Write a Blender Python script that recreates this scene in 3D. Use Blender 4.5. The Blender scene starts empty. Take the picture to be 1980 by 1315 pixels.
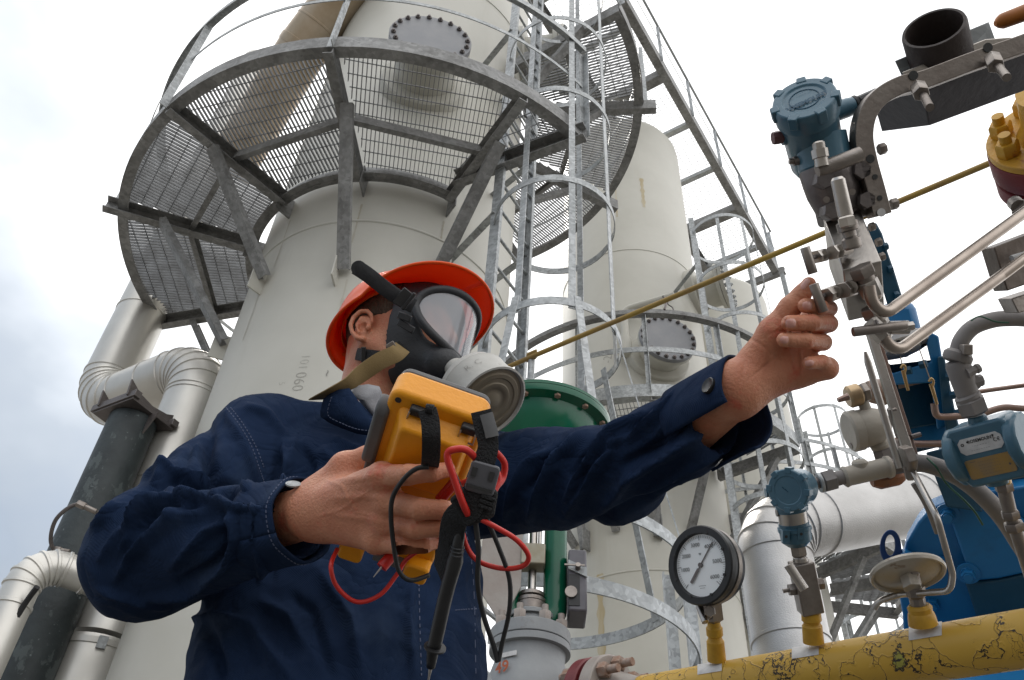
import bpy, math, random
import numpy as np
from mathutils import Vector, Matrix
random.seed(7); RNG = np.random.default_rng(7)
R = math.radians
SC = bpy.context.scene
COL = SC.collection
# ---------------------------------------------------------------- camera (its lens centre is the world origin)
CX, CY, F = 990.0, 657.5, 1700.0            # photograph is 1980 x 1315, focal length in pixels
MC = np.array([[0.99799491, -0.06329425, 0.0], [-0.04344514, -0.6850232, 0.72722468], [0.04602914, 0.72576653, 0.6863995]])
GZ = -0.55                                   # ground level
cam = bpy.data.objects.new("camera", bpy.data.cameras.new("camera"))
COL.objects.link(cam); SC.camera = cam
cam.data.sensor_width = 36; cam.data.lens = 36 * F / 1980
cam.data.clip_start = 0.02; cam.data.clip_end = 2000
r_, u_, f_ = MC[:, 0], MC[:, 1], MC[:, 2]
cam.matrix_world = Matrix(((r_[0], u_[0], -f_[0], 0), (r_[1], u_[1], -f_[1], 0), (r_[2], u_[2], -f_[2], 0), (0, 0, 0, 1)))
# ---------------------------------------------------------------- sky
SUN_AZ, SUN_EL = R(-24), R(57)               # azimuth measured from +Y towards +X
w = bpy.data.worlds.new("World"); SC.world = w; w.use_nodes = True
nt = w.node_tree; nt.nodes.clear()
N = nt.nodes.new; L = nt.links.new
out = N("ShaderNodeOutputWorld"); mixs = N("ShaderNodeMixShader")
bg1 = N("ShaderNodeBackground"); bg2 = N("ShaderNodeBackground")
sky = N("ShaderNodeTexSky"); sky.sky_type = 'NISHITA'; sky.sun_disc = False
sky.sun_elevation = SUN_EL; sky.sun_rotation = SUN_AZ
bg1.inputs[1].default_value = 0.12; L(sky.outputs[0], bg1.inputs[0])
tc = N("ShaderNodeTexCoord")
nz = N("ShaderNodeTexNoise"); nz.inputs['Scale'].default_value = 2.6; nz.inputs['Detail'].default_value = 5; nz.inputs['Roughness'].default_value = .5
mp = N("ShaderNodeMapping"); mp.inputs['Location'].default_value = (3.1, 1.7, .6); mp.inputs['Scale'].default_value = (1, 1, 1.6)
L(tc.outputs['Generated'], mp.inputs[0]); L(mp.outputs[0], nz.inputs['Vector'])
# large scale brightness: darker cloud low on the left, bright overhead and to the right
dotd = N("ShaderNodeVectorMath"); dotd.operation = 'DOT_PRODUCT'; L(tc.outputs['Generated'], dotd.inputs[0])
dv = Vector((0.60, 0.0, 0.80)).normalized(); dotd.inputs[1].default_value = dv
mr = N("ShaderNodeMapRange"); mr.inputs[1].default_value = 0.02; mr.inputs[2].default_value = 0.40; L(dotd.outputs['Value'], mr.inputs[0])
add = N("ShaderNodeMath"); add.operation = 'ADD'
m2 = N("ShaderNodeMath"); m2.operation = 'MULTIPLY_ADD'; m2.inputs[1].default_value = 1.9; m2.inputs[2].default_value = -0.80; L(nz.outputs['Fac'], m2.inputs[0])
L(mr.outputs[0], add.inputs[0]); L(m2.outputs[0], add.inputs[1])
ramp = N("ShaderNodeValToRGB"); e = ramp.color_ramp.elements
e[0].position = 0.0; e[0].color = (.30, .345, .405, 1); e[1].position = 1.0; e[1].color = (1.1, 1.1, 1.1, 1)
a = e.new(.35); a.color = (.41, .455, .515, 1); a = e.new(.62); a.color = (.60, .64, .69, 1)
L(add.outputs[0], ramp.inputs[0]); L(ramp.outputs[0], bg2.inputs[0]); bg2.inputs[1].default_value = 1.0
cov = N("ShaderNodeMapRange"); cov.inputs[1].default_value = .30; cov.inputs[2].default_value = .42; cov.inputs[3].default_value = .88; cov.inputs[4].default_value = 1.0
L(nz.outputs['Fac'], cov.inputs[0]); L(cov.outputs[0], mixs.inputs[0])
L(bg1.outputs[0], mixs.inputs[1]); L(bg2.outputs[0], mixs.inputs[2]); L(mixs.outputs[0], out.inputs[0])
sl = bpy.data.lights.new("sun", 'SUN'); sl.energy = 2.6; sl.angle = R(10); sl.color = (1, .95, .88)
so = bpy.data.objects.new("sun", sl); COL.objects.link(so)
sd = Vector((math.sin(SUN_AZ) * math.cos(SUN_EL), math.cos(SUN_AZ) * math.cos(SUN_EL), math.sin(SUN_EL)))
so.rotation_euler = sd.to_track_quat('Z', 'Y').to_euler(); so.location = sd * 30
SC.view_settings.view_transform = 'Standard'; SC.view_settings.look = 'None'
SC.view_settings.exposure = 0.68; SC.view_settings.gamma = 1; SC.view_settings.use_curve_mapping = False
SC.render.engine = 'CYCLES'
SC.cycles.max_bounces = 7; SC.cycles.caustics_reflective = False; SC.cycles.caustics_refractive = False
# ---------------------------------------------------------------- places in the scene
def V(*a): return np.array(a, float)
def ray(px, py): return MC @ np.array([(px - CX) / F, -(py - CY) / F, 1.0])
def at(px, py, d): return ray(px, py) * d
def atz(px, py, z): r = ray(px, py); return r * z / r[2]
def proj(P):
    c = np.asarray(P, float) @ MC
    return np.stack([CX + F * c[..., 0] / c[..., 2], CY - F * c[..., 1] / c[..., 2]], -1)
def nrm(v): v = np.asarray(v, float); return v / max(np.linalg.norm(v), 1e-9)
def on_cyl(px, py, X, Y, r):
    q = ray(px, py); a = q[0]**2 + q[1]**2; b = -2*(q[0]*X + q[1]*Y); c = X*X + Y*Y - r*r
    return q * ((-b - math.sqrt(max(b*b - 4*a*c, 0))) / (2*a))
RIGHT, UPV, FWD = MC[:, 0], MC[:, 1], MC[:, 2]
UP = V(0, 0, 1)
# ---------------------------------------------------------------- materials
MATS = {}
def mat(name, col, rough=.5, metal=0., col2=None, scale=8., lo=.35, hi=.65, bump=0., bscale=60., det=4., coat=0., rough2=None, trans=0., ior=1.45, sss=0., sheen=0., alpha=1., spec=.5, stretch=(1, 1, 1)):
    m = bpy.data.materials.new(name); m.use_nodes = True; MATS[name] = m
    n = m.node_tree.nodes; l = m.node_tree.links.new; b = n['Principled BSDF']
    b.inputs['Base Color'].default_value = (*col, 1); b.inputs['Roughness'].default_value = rough; b.inputs['Metallic'].default_value = metal
    b.inputs['Coat Weight'].default_value = coat; b.inputs['Coat Roughness'].default_value = .12
    b.inputs['Transmission Weight'].default_value = trans; b.inputs['IOR'].default_value = ior; b.inputs['Alpha'].default_value = alpha
    b.inputs['Subsurface Weight'].default_value = sss; b.inputs['Subsurface Radius'].default_value = (.012, .004, .002); b.inputs['Subsurface Scale'].default_value = 1
    b.inputs['Sheen Weight'].default_value = sheen; b.inputs['Specular IOR Level'].default_value = spec
    t = n.new("ShaderNodeTexCoord"); mpn = n.new("ShaderNodeMapping"); mpn.inputs['Scale'].default_value = stretch; l(t.outputs['Object'], mpn.inputs[0])
    m['co'] = 1
    if col2 is not None or rough2 is not None:
        z = n.new("ShaderNodeTexNoise"); z.inputs['Scale'].default_value = scale; z.inputs['Detail'].default_value = det; z.inputs['Roughness'].default_value = .6
        l(mpn.outputs[0], z.inputs['Vector'])
        rg = n.new("ShaderNodeMapRange"); rg.inputs[1].default_value = lo; rg.inputs[2].default_value = hi; l(z.outputs['Fac'], rg.inputs[0])
        if col2 is not None:
            mx = n.new("ShaderNodeMix"); mx.data_type = 'RGBA'; mx.inputs[6].default_value = (*col, 1); mx.inputs[7].default_value = (*col2, 1)
            l(rg.outputs[0], mx.inputs[0]); l(mx.outputs[2], b.inputs['Base Color'])
        if rough2 is not None:
            r2 = n.new("ShaderNodeMapRange"); r2.inputs[3].default_value = rough; r2.inputs[4].default_value = rough2; l(rg.outputs[0], r2.inputs[0]); l(r2.outputs[0], b.inputs['Roughness'])
    if bump:
        z2 = n.new("ShaderNodeTexNoise"); z2.inputs['Scale'].default_value = bscale; z2.inputs['Detail'].default_value = 3; l(mpn.outputs[0], z2.inputs['Vector'])
        bp = n.new("ShaderNodeBump"); bp.inputs['Strength'].default_value = bump; bp.inputs['Distance'].default_value = .01
        l(z2.outputs['Fac'], bp.inputs['Height']); l(bp.outputs[0], b.inputs['Normal'])
    return m
def spots(m, col, scale, thr, soft=.03, z=1.0, kind='NOISE', strength=1., seed=0, stretch=(1, 1, 1)):
    """blend a second patchy colour over a material's base colour"""
    n = m.node_tree.nodes; l = m.node_tree.links.new; b = n['Principled BSDF']
    t = n.new("ShaderNodeTexCoord"); mp_ = n.new("ShaderNodeMapping"); mp_.inputs['Location'].default_value = (seed * 3.3, seed * 1.7, seed); mp_.inputs['Scale'].default_value = stretch; l(t.outputs['Object'], mp_.inputs[0])
    nn = n.new("ShaderNodeTexNoise"); nn.inputs['Scale'].default_value = scale; nn.inputs['Detail'].default_value = 6; nn.inputs['Roughness'].default_value = .65; l(mp_.outputs[0], nn.inputs['Vector'])
    rg = n.new("ShaderNodeMapRange"); rg.inputs[1].default_value = thr; rg.inputs[2].default_value = thr + soft; rg.inputs[4].default_value = strength; l(nn.outputs['Fac'], rg.inputs[0])
    mx = n.new("ShaderNodeMix"); mx.data_type = 'RGBA'; s = b.inputs['Base Color']
    if s.is_linked: l(s.links[0].from_socket, mx.inputs[6])
    else: mx.inputs[6].default_value = s.default_value
    mx.inputs[7].default_value = (*col, 1); l(rg.outputs[0], mx.inputs[0]); l(mx.outputs[2], s)
    return m
def spangle(m, scale=70, amt=.18):
    n = m.node_tree.nodes; l = m.node_tree.links.new; b = n['Principled BSDF']; s = b.inputs['Base Color']
    t = n.new("ShaderNodeTexCoord"); v = n.new("ShaderNodeTexVoronoi"); v.inputs['Scale'].default_value = scale; l(t.outputs['Object'], v.inputs['Vector'])
    h = n.new("ShaderNodeHueSaturation"); rr = n.new("ShaderNodeMapRange"); rr.inputs[3].default_value = 1 - amt; rr.inputs[4].default_value = 1 + amt
    sp = n.new("ShaderNodeSeparateColor"); l(v.outputs['Color'], sp.inputs[0]); l(sp.outputs[0], rr.inputs[0]); l(rr.outputs[0], h.inputs['Value'])
    l(s.links[0].from_socket, h.inputs['Color']); l(h.outputs[0], s); return m
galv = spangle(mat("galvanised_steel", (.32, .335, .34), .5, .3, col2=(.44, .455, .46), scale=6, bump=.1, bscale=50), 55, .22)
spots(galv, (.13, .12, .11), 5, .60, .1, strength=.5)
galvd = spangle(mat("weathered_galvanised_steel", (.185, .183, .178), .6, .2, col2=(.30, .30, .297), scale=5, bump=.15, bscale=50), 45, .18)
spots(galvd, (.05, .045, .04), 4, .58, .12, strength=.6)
grate = mat("grating_steel", (.27, .275, .28), .55, .35, col2=(.17, .17, .17), scale=9)
cream = mat("cream_tank_paint", (.49, .475, .42), .42, 0, col2=(.55, .535, .48), scale=1.3, bump=.05, bscale=14, rough2=.55)
spots(cream, (.40, .37, .29), 2.6, .60, .14, strength=.30, stretch=(1, 1, .10)); spots(cream, (.36, .27, .15), 3.2, .70, .05, strength=.35, seed=6, stretch=(1, 1, .16)); spots(cream, (.35, .31, .25), 26, .72, .03, strength=.55, seed=2)
cream2 = mat("grey_cover_paint", (.23, .235, .25), .5, 0, col2=(.27, .27, .28), scale=5, bump=.04)
alu = mat("aluminium_cladding", (.66, .64, .595), .38, .6, col2=(.56, .54, .50), scale=3, rough2=.42, bump=.06, bscale=9, stretch=(1, 1, .6))
spots(alu, (.42, .39, .35), 2.2, .60, .15, strength=.5, stretch=(1, 1, .5))
alub = mat("stucco_aluminium_cladding", (.46, .45, .44), .38, .8, col2=(.35, .34, .33), scale=3, bump=.22, bscale=170)
steel = mat("stainless_steel", (.46, .43, .40), .27, 1., col2=(.36, .33, .30), scale=14, rough2=.4, bump=.04, bscale=160)
steeld = mat("dull_stainless_steel", (.30, .27, .245), .38, .9, col2=(.22, .19, .17), scale=18, rough2=.5, bump=.08, bscale=120)
darkst = mat("dark_tarnished_steel", (.12, .105, .10), .45, .6, col2=(.17, .15, .145), scale=10, bump=.15, bscale=70)
blackpole = mat("black_flaking_paint", (.018, .024, .026), .55, 0, col2=(.035, .045, .047), scale=5, bump=.3, bscale=30)
spots(blackpole, (.10, .12, .12), 9, .57, .04, strength=.55, stretch=(1, 1, .6)); spots(blackpole, (.17, .20, .20), 22, .66, .03, strength=.6, seed=4)
txblue = mat("blue_instrument_enamel", (.045, .125, .185), .35, 0, col2=(.065, .155, .215), scale=12, bump=.05, bscale=90, coat=.25)
spots(txblue, (.13, .12, .11), 30, .68, .04, strength=.5)
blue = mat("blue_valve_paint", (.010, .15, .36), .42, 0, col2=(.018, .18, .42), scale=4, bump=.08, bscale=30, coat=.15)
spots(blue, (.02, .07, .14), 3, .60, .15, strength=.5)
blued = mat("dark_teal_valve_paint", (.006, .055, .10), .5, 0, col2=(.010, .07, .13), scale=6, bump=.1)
green = mat("green_valve_enamel", (.001, .085, .042), .22, 0, col2=(.002, .12, .06), scale=4, coat=.2, spec=.35, bump=.05, bscale=25)
spots(green, (.15, .16, .13), 40, .74, .02, strength=.6); spots(green, (.10, .03, .015), 9, .70, .05, strength=.7, seed=5)
greym = mat("grey_valve_paint", (.25, .26, .27), .5, 0, col2=(.31, .32, .32), scale=6, bump=.08)
spots(greym, (.16, .13, .11), 11, .64, .06, strength=.4)
beige = mat("beige_cast_housing", (.36, .33, .28), .5, 0, col2=(.42, .38, .32), scale=9, bump=.12, bscale=60)
condg = mat("grey_conduit", (.20, .185, .18), .6, 0, col2=(.25, .23, .22), scale=9, bump=.1)
black = mat("black_plastic", (.012, .012, .013), .42, 0, col2=(.02, .02, .021), scale=20, bump=.05)
webb = mat("black_webbing", (.010, .010, .011), .8, 0, bump=.5, bscale=450)
redrub = mat("red_silicone_cable", (.52, .022, .015), .35, 0)
blkrub = mat("black_cable", (.018, .018, .019), .5, 0)
brass = mat("brass", (.55, .38, .16), .35, .9, col2=(.36, .24, .12), scale=15)
rust = mat("rusty_steel", (.30, .17, .11), .7, .2, col2=(.42, .36, .32), scale=22, bump=.3)
maroon = mat("maroon_flange_paint", (.13, .012, .016), .5, 0, col2=(.18, .022, .025), scale=7, bump=.1)
greyfl = mat("grey_flange_paint", (.30, .25, .22), .55, 0, col2=(.36, .33, .30), scale=9, bump=.1)
white = mat("white_label", (.68, .67, .66), .5, 0, col2=(.5, .49, .48), scale=30)
ink = mat("dark_ink", (.03, .03, .03), .6)
inkp = mat("faded_ink", (.27, .26, .235), .7)
redink = mat("red_marker", (.42, .10, .04), .6)
ground_m = mat("gravel_and_concrete", (.10, .097, .09), .9, 0, col2=(.15, .145, .135), scale=4, bump=.4, bscale=30)
# ---------------------------------------------------------------- mesh builder
WL = {}
class MB:
    def __init__(s): s.v = []; s.f = []; s.m = []; s.n = 0
    def add(s, v, f, mi=0):
        s.v.append(np.asarray(v, float)); s.f += [tuple(i + s.n for i in q) for q in f]; s.m += [mi] * len(f); s.n += len(v); return s
    def box(s, c, size, ax=None, mi=0):
        """ax: 3 row vectors"""
        A = np.eye(3) if ax is None else np.array(ax, float); h = np.array(size, float) / 2
        v = [c + (A.T @ (h * V(i, j, k))) for i in (-1, 1) for j in (-1, 1) for k in (-1, 1)]
        return s.add(v, [(0, 1, 3, 2), (4, 6, 7, 5), (0, 4, 5, 1), (2, 3, 7, 6), (0, 2, 6, 4), (1, 5, 7, 3)] if np.linalg.det(A) > 0 else [(2, 3, 1, 0), (5, 7, 6, 4), (1, 5, 4, 0), (6, 7, 3, 2), (4, 6, 2, 0), (3, 7, 5, 1)], mi)
    def beam(s, a, b, w, h, up=UP, off=(0, 0), mi=0):
        a = np.asarray(a, float); b = np.asarray(b, float); x = nrm(b - a); sd_ = np.cross(up, x); sd_ = nrm(sd_) if np.linalg.norm(sd_) > 1e-4 else nrm(np.cross(V(1, 0, 0), x)); u = np.cross(x, sd_)
        return s.box((a + b) / 2 + sd_ * off[0] + u * off[1], (np.linalg.norm(b - a), w, h), (x, sd_, u), mi)
    def channel(s, a, b, w, h, t=.008, up=UP, flip=1):
        """web of height h, two flanges of width w to one side"""
        s.beam(a, b, t, h, up); s.beam(a, b, w - t, t, up, off=(flip * w / 2, h / 2 - t / 2)); s.beam(a, b, w - t, t, up, off=(flip * w / 2, -h / 2 + t / 2)); return s
    def angle(s, a, b, w, h, t=.008, up=UP, flip=1):
        s.beam(a, b, t, h, up); s.beam(a, b, w - t, t, up, off=(flip * w / 2, -h / 2 + t / 2)); return s
    def tube(s, pts, r, n=14, cap=True, mi=0, ell=None, up0=None, closed=False):
        P = [np.asarray(p, float) for p in pts]; K = len(P); rr = r if hasattr(r, '__len__') else [r] * K
        if closed: T = [nrm(P[(i + 1) % K] - P[i - 1]) for i in range(K)]
        else: T = [nrm(P[min(i + 1, K - 1)] - P[max(i - 1, 0)]) for i in range(K)]
        u = up0 if up0 is not None else (UP if abs(T[0][2]) < .9 else V(1, 0, 0))
        u = nrm(u - T[0] * (u @ T[0])); vs = []
        for i in range(K):
            u = nrm(u - T[i] * (u @ T[i])); w_ = np.cross(T[i], u)
            for k in range(n):
                a = 2 * math.pi * k / n; e1, e2 = (1, 1) if ell is None else ell
                vs.append(P[i] + rr[i] * (math.cos(a) * u * e1 + math.sin(a) * w_ * e2))
        fs = [(i*n + k, i*n + (k+1) % n, (i+1)*n + (k+1) % n, (i+1)*n + k) for i in range(K-1) for k in range(n)]
        if closed: fs += [((K-1)*n + k, (K-1)*n + (k+1) % n, (k+1) % n, k) for k in range(n)]
        elif cap: fs += [tuple(range(n))[::-1], tuple((K-1)*n + k for k in range(n))]
        return s.add(vs, fs, mi)
    def cyl(s, a, b, r, r2=None, n=24, mi=0): return s.tube([a, b], [r, r if r2 is None else r2], n, True, mi)
    def lathe(s, c, ax, prof, n=32, mi=0, up0=None, ph=0.0, cap=True):
        """prof: (distance along ax, radius)"""
        ax = nrm(ax); u = up0 if up0 is not None else (UP if abs(ax[2]) < .9 else V(1, 0, 0)); u = nrm(u - ax * (u @ ax)); w_ = np.cross(ax, u); c = np.asarray(c, float); vs = []
        for d, r in prof:
            for k in range(n):
                a = 2 * math.pi * (k + ph) / n; vs.append(c + ax * d + max(r, 1e-4) * (math.cos(a) * u + math.sin(a) * w_))
        K = len(prof); fs = [(i*n + k, i*n + (k+1) % n, (i+1)*n + (k+1) % n, (i+1)*n + k) for i in range(K-1) for k in range(n)]
        if cap: fs += [tuple(range(n))[::-1], tuple((K-1)*n + k for k in range(n))]
        return s.add(vs, fs, mi)
    def hexn(s, a, b, r, mi=0, ph=0): 
        L_ = np.linalg.norm(np.asarray(b) - a); c = min(.12 * r, L_ / 4)
        return s.lathe(a, np.asarray(b, float) - a, [(0, r * .93), (c, r), (L_ - c, r), (L_, r * .93)], 6, mi, ph=ph)
    def prism(s, poly, c, ax, h, mi=0):
        """poly in plane (ax[0], ax[1]), extruded +-h/2 along ax[2]"""
        A = np.array(ax, float); n = len(poly); c = np.asarray(c, float)
        v = [c + A[0]*p[0] + A[1]*p[1] + A[2]*sg*h/2 for sg in (-1, 1) for p in poly]
        fs = [tuple(range(n))[::-1], tuple(range(n, 2*n))] + [(k, (k+1) % n, n + (k+1) % n, n + k) for k in range(n)]
        return s.add(v, fs, mi)
    def sweep(s, prof, path, frames, closed=False, mi=0, cap=True):
        """prof 2D points swept along path with frames (u, w)"""
        n = len(prof); K = len(path); vs = [np.asarray(path[i]) + frames[i][0]*p[0] + frames[i][1]*p[1] for i in range(K) for p in prof]
        fs = [(i*n + k, i*n + (k+1) % n, (i+1)*n + (k+1) % n, (i+1)*n + k) for i in range(K-1) for k in range(n)]
        if closed: fs += [((K-1)*n + k, (K-1)*n + (k+1) % n, (k+1) % n, k) for k in range(n)]
        elif cap: fs += [tuple(range(n))[::-1], tuple((K-1)*n + k for k in range(n))]
        return s.add(vs, fs, mi)
    def arc(s, c, r, z, a0, a1, prof, n=40, closed=False, mi=0):
        """sweep a (radial, up) profile along a horizontal arc, angles in degrees"""
        A = [R(a0 + (a1 - a0) * i / n) for i in range(n if closed else n + 1)]
        path = [V(c[0] + r*math.cos(t), c[1] + r*math.sin(t), z) for t in A]; fr = [(V(math.cos(t), math.sin(t), 0), UP) for t in A]
        return s.sweep(prof, path, fr, closed, mi)
    def grid(s, P, mi=0, flip=False):
        P = np.asarray(P); a, b = P.shape[:2]
        f = [(i*b + j, (i+1)*b + j, (i+1)*b + j+1, i*b + j+1) for i in range(a-1) for j in range(b-1)]
        return s.add(P.reshape(-1, 3), [q[::-1] for q in f] if flip else f, mi)
    def build(s, name, mats, parent=None, loc=None, bevel=0, seg=2, sharp=38, solid=0, sub=0, fix=True):
        loc = V(0, 0, 0) if loc is None else np.asarray(loc, float)
        base = WL[parent.name] if parent is not None else loc
        me = bpy.data.meshes.new(name); vv = np.concatenate(s.v) - base
        me.from_pydata(vv.tolist(), [], s.f)
        for m_ in (mats if isinstance(mats, (list, tuple)) else [mats]): me.materials.append(m_)
        me.polygons.foreach_set('material_index', s.m)
        me.polygons.foreach_set('use_smooth', [True] * len(s.f))
        me.update()
        if fix:
            import bmesh
            bm = bmesh.new(); bm.from_mesh(me); bmesh.ops.recalc_face_normals(bm, faces=bm.faces); bm.to_mesh(me); bm.free()
        me.set_sharp_from_angle(angle=R(sharp))
        o = bpy.data.objects.new(name, me); COL.objects.link(o)
        if parent is not None: o.parent = parent
        else: o.location = loc
        WL[o.name] = base
        if sub: md = o.modifiers.new("subdiv", 'SUBSURF'); md.levels = md.render_levels = sub
        if solid: md = o.modifiers.new("solid", 'SOLIDIFY'); md.thickness = solid; md.offset = 0
        if bevel: md = o.modifiers.new("bevel", 'BEVEL'); md.width = bevel; md.segments = seg; md.limit_method = 'ANGLE'; md.angle_limit = R(50)
        return o
def thing(name, label, cat, loc, group=None):
    o = bpy.data.objects.new(name, None); COL.objects.link(o); o.location = loc; o.empty_display_size = .05
    WL[o.name] = np.asarray(loc, float); o['label'] = label; o['category'] = cat
    if group: o['group'] = group
    return o
def tag(o, label, cat, group=None):
    o['label'] = label; o['category'] = cat
    if group: o['group'] = group
    return o
def put(src, name, parent, loc, rot=None):
    """another instance of a mesh part"""
    o = bpy.data.objects.new(name, src.data); COL.objects.link(o); o.parent = parent; o.location = np.asarray(loc) - WL[parent.name]; WL[o.name] = np.asarray(loc)
    for md in src.modifiers:
        k = o.modifiers.new(md.name, md.type)
        if md.type == 'BEVEL': k.width = md.width; k.segments = md.segments; k.limit_method = 'ANGLE'; k.angle_limit = md.angle_limit
    if rot is not None: o.rotation_euler = Matrix(np.array(rot).T.tolist()).to_euler()
    return o
def basis(ax, up=UP):
    """rows: two in-plane vectors and the axis"""
    ax = nrm(ax); u = up - ax * (up @ ax)
    if np.linalg.norm(u) < 1e-3: u = V(1, 0, 0) - ax * ax[0]
    u = nrm(u); return np.array([np.cross(u, ax), u, ax])
HEXB = {}
def bolts(parent, c, ax, r, n, size, m_, name="bolt", h=None, stud=0., ph=0.5, skip=()):
    """a ring of hexagon bolts, each an object"""
    B = basis(ax); h = h or size * .8; key = (round(size, 4), round(h, 4), m_.name, round(stud, 4))
    for k in range(n):
        if k in skip: continue
        a = 2 * math.pi * (k + ph) / n; p = np.asarray(c) + r * (math.cos(a) * B[0] + math.sin(a) * B[1])
        if key not in HEXB:
            mb = MB(); W_ = WL[parent.name]; mb.lathe(W_, UP, [(0, size * .95), (h * .12, size), (h * .85, size), (h, size * .85)], 6)
            if stud: mb.cyl(W_ + UP*h, W_ + UP*(h + stud), size * .52, n=12)
            o = mb.build(name, m_, parent); HEXB[key] = o; o.location = p - WL[parent.name]; WL[o.name] = p
            o.rotation_euler = Matrix(B.T.tolist()).to_euler()
        else: put(HEXB[key], name, parent, p, B)
def text_mesh(mb, s, fn, size, depth=.0006, mi=0, bold=0.0):
    """letters as thin solid shapes; fn maps (x, y, up) to a place"""
    cu = bpy.data.curves.new("t", 'FONT'); cu.body = s; cu.size = size; cu.align_x = 'CENTER'; cu.align_y = 'CENTER'; cu.resolution_u = 3; cu.offset = bold
    o = bpy.data.objects.new("t", cu); COL.objects.link(o)
    dg = bpy.context.evaluated_depsgraph_get(); me = o.evaluated_get(dg).to_mesh()
    vs = [fn(v.co.x, v.co.y, depth) for v in me.vertices]; fs = [tuple(p.vertices) for p in me.polygons]
    if vs: mb.add(vs, fs, mi)
    o.evaluated_get(dg).to_mesh_clear(); bpy.data.objects.remove(o); bpy.data.curves.remove(cu)
def bez(pts, n=8, closed=False):
    """smooth Catmull-Rom path through points"""
    P = [np.asarray(p, float) for p in pts]; K = len(P); o = []
    for i in range(K if closed else K - 1):
        p0, p1, p2, p3 = (P[(i-1) % K], P[i], P[(i+1) % K], P[(i+2) % K]) if closed else (P[max(i-1, 0)], P[i], P[i+1], P[min(i+2, K-1)])
        for k in range(n):
            t = k / n; o.append(.5 * ((2*p1) + (-p0 + p2)*t + (2*p0 - 5*p1 + 4*p2 - p3)*t*t + (-p0 + 3*p1 - 3*p2 + p3)*t**3))
    if not closed: o.append(P[-1])
    return o
def elbow(pts, rad, n=8):
    """polyline with its inner corners rounded to a bend radius"""
    P = [np.asarray(p, float) for p in pts]; o = [P[0]]
    for i in range(1, len(P) - 1):
        a = nrm(P[i-1] - P[i]); b = nrm(P[i+1] - P[i]); th = math.acos(np.clip(a @ b, -1, 1)); d = min(rad / math.tan(th / 2), np.linalg.norm(P[i-1]-P[i])*.49 if i > 1 else 1e9, np.linalg.norm(P[i+1]-P[i])*.49 if i < len(P)-2 else 1e9)
        rr = d * math.tan(th / 2); c = P[i] + nrm(a + b) * rr / math.sin(th / 2); s0 = P[i] + a*d - c; s1 = P[i] + b*d - c; om = math.acos(np.clip(nrm(s0) @ nrm(s1), -1, 1))
        for k in range(n + 1):
            t = k / n; o.append(c + (math.sin((1-t)*om)*s0 + math.sin(t*om)*s1) / max(math.sin(om), 1e-6))
    o.append(P[-1]); return o
# ================================================================ ground
g = MB(); g.box(V(0, 0, GZ - .05), (800, 800, .1)); o = g.build("ground", ground_m); o['kind'] = 'structure'
# ================================================================ pressure vessels
V1 = (-1.047, 4.947); V2 = (1.642, 8.70); V3 = (3.30, 10.0)
def vessel(c, r, ztop, label, welds, skirt=None):
    t = thing("pressure_vessel", label, "pressure vessel", V(c[0], c[1], GZ), None)
    mb = MB(); prof = [(GZ, r*1.0), (ztop, r)] + [(ztop + .5*r*math.sin(a), r*math.cos(a)) for a in np.linspace(.12, math.pi/2, 10)]
    mb.lathe(V(c[0], c[1], 0), UP, prof, 128); mb.build("shell", cream, t, sharp=60)
    for z in welds:
        mb = MB(); mb.arc(c, r, z, 0, 360, [(-.004, -.013), (.006, -.009), (.008, 0), (.006, .009), (-.004, .013)], 128, True); mb.build("weld_seam", cream, t, sharp=60)
    mb = MB(); mb.lathe(V(c[0], c[1], GZ), UP, [(0, r + .16), (.04, r + .16), (.045, r), (.045, r)], 64); mb.build("base_ring", greym, t)
    return t
def manway(t, c, r, ang, z, rf, n, size, out=.30, tilt=0, bm=cream2):
    ax = V(math.cos(R(ang)), math.sin(R(ang)), 0); p = V(c[0], c[1], z) + ax * r
    mw = MB(); mw.cyl(p - ax*.15, p + ax*out, rf*.76, n=48)
    mw.lathe(p + ax*(out*.15), ax, [(-.25, rf*1.1), (0.0, rf*1.08), (.012, rf*1.04), (.012, rf*.9)], 48)
    m = mw.build("manway_neck", cream, t)
    mb = MB(); mb.lathe(p + ax*out, ax, [(0, rf), (.05, rf)], 64); mb.build("flange", cream, t, bevel=.004)
    mb = MB(); mb.lathe(p + ax*(out + .056), ax, [(0, rf), (.05, rf), (.052, rf - .01), (.052, rf*.98)], 64); mb.build("cover", bm, t, bevel=.004)
    bolts(t, p + ax*(out + .108), ax, rf*.90, n, size, darkst if bm is cream2 else galv, "cover_bolt", h=size*.9, stud=size*.5)
    return p, ax
v1 = vessel(V1, 1.0, 13.0, "large cream pressure vessel behind the man in the helmet, ringed by the round platform", (3.1, 4.78, 8.6))
v2 = vessel(V2, .95, 12.28, "slimmer cream pressure vessel in the middle, with rust streaks and a round grey manway", (9.15, 4.35, 2.9))
v3 = vessel(V3, .80, 10.25, "low cream pressure vessel furthest right, half hidden behind the man's raised hand", (7.3,))
def facing(c): return V(c[0], c[1], 0)
# vessel one: manway above the platform
q = on_cyl(832, 78, *V1, 1.42); a1 = math.degrees(math.atan2(q[1]-V1[1], q[0]-V1[0])); manway(v1, V1, 1.0, a1, q[2], .335, 20, .021, out=.34, bm=cream2)
q2 = on_cyl(1291, 655, *V2, 1.29); a2 = math.degrees(math.atan2(q2[1]-V2[1], q2[0]-V2[0])); manway(v2, V2, .95, a2, q2[2], .345, 20, .026, out=.25)
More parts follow.
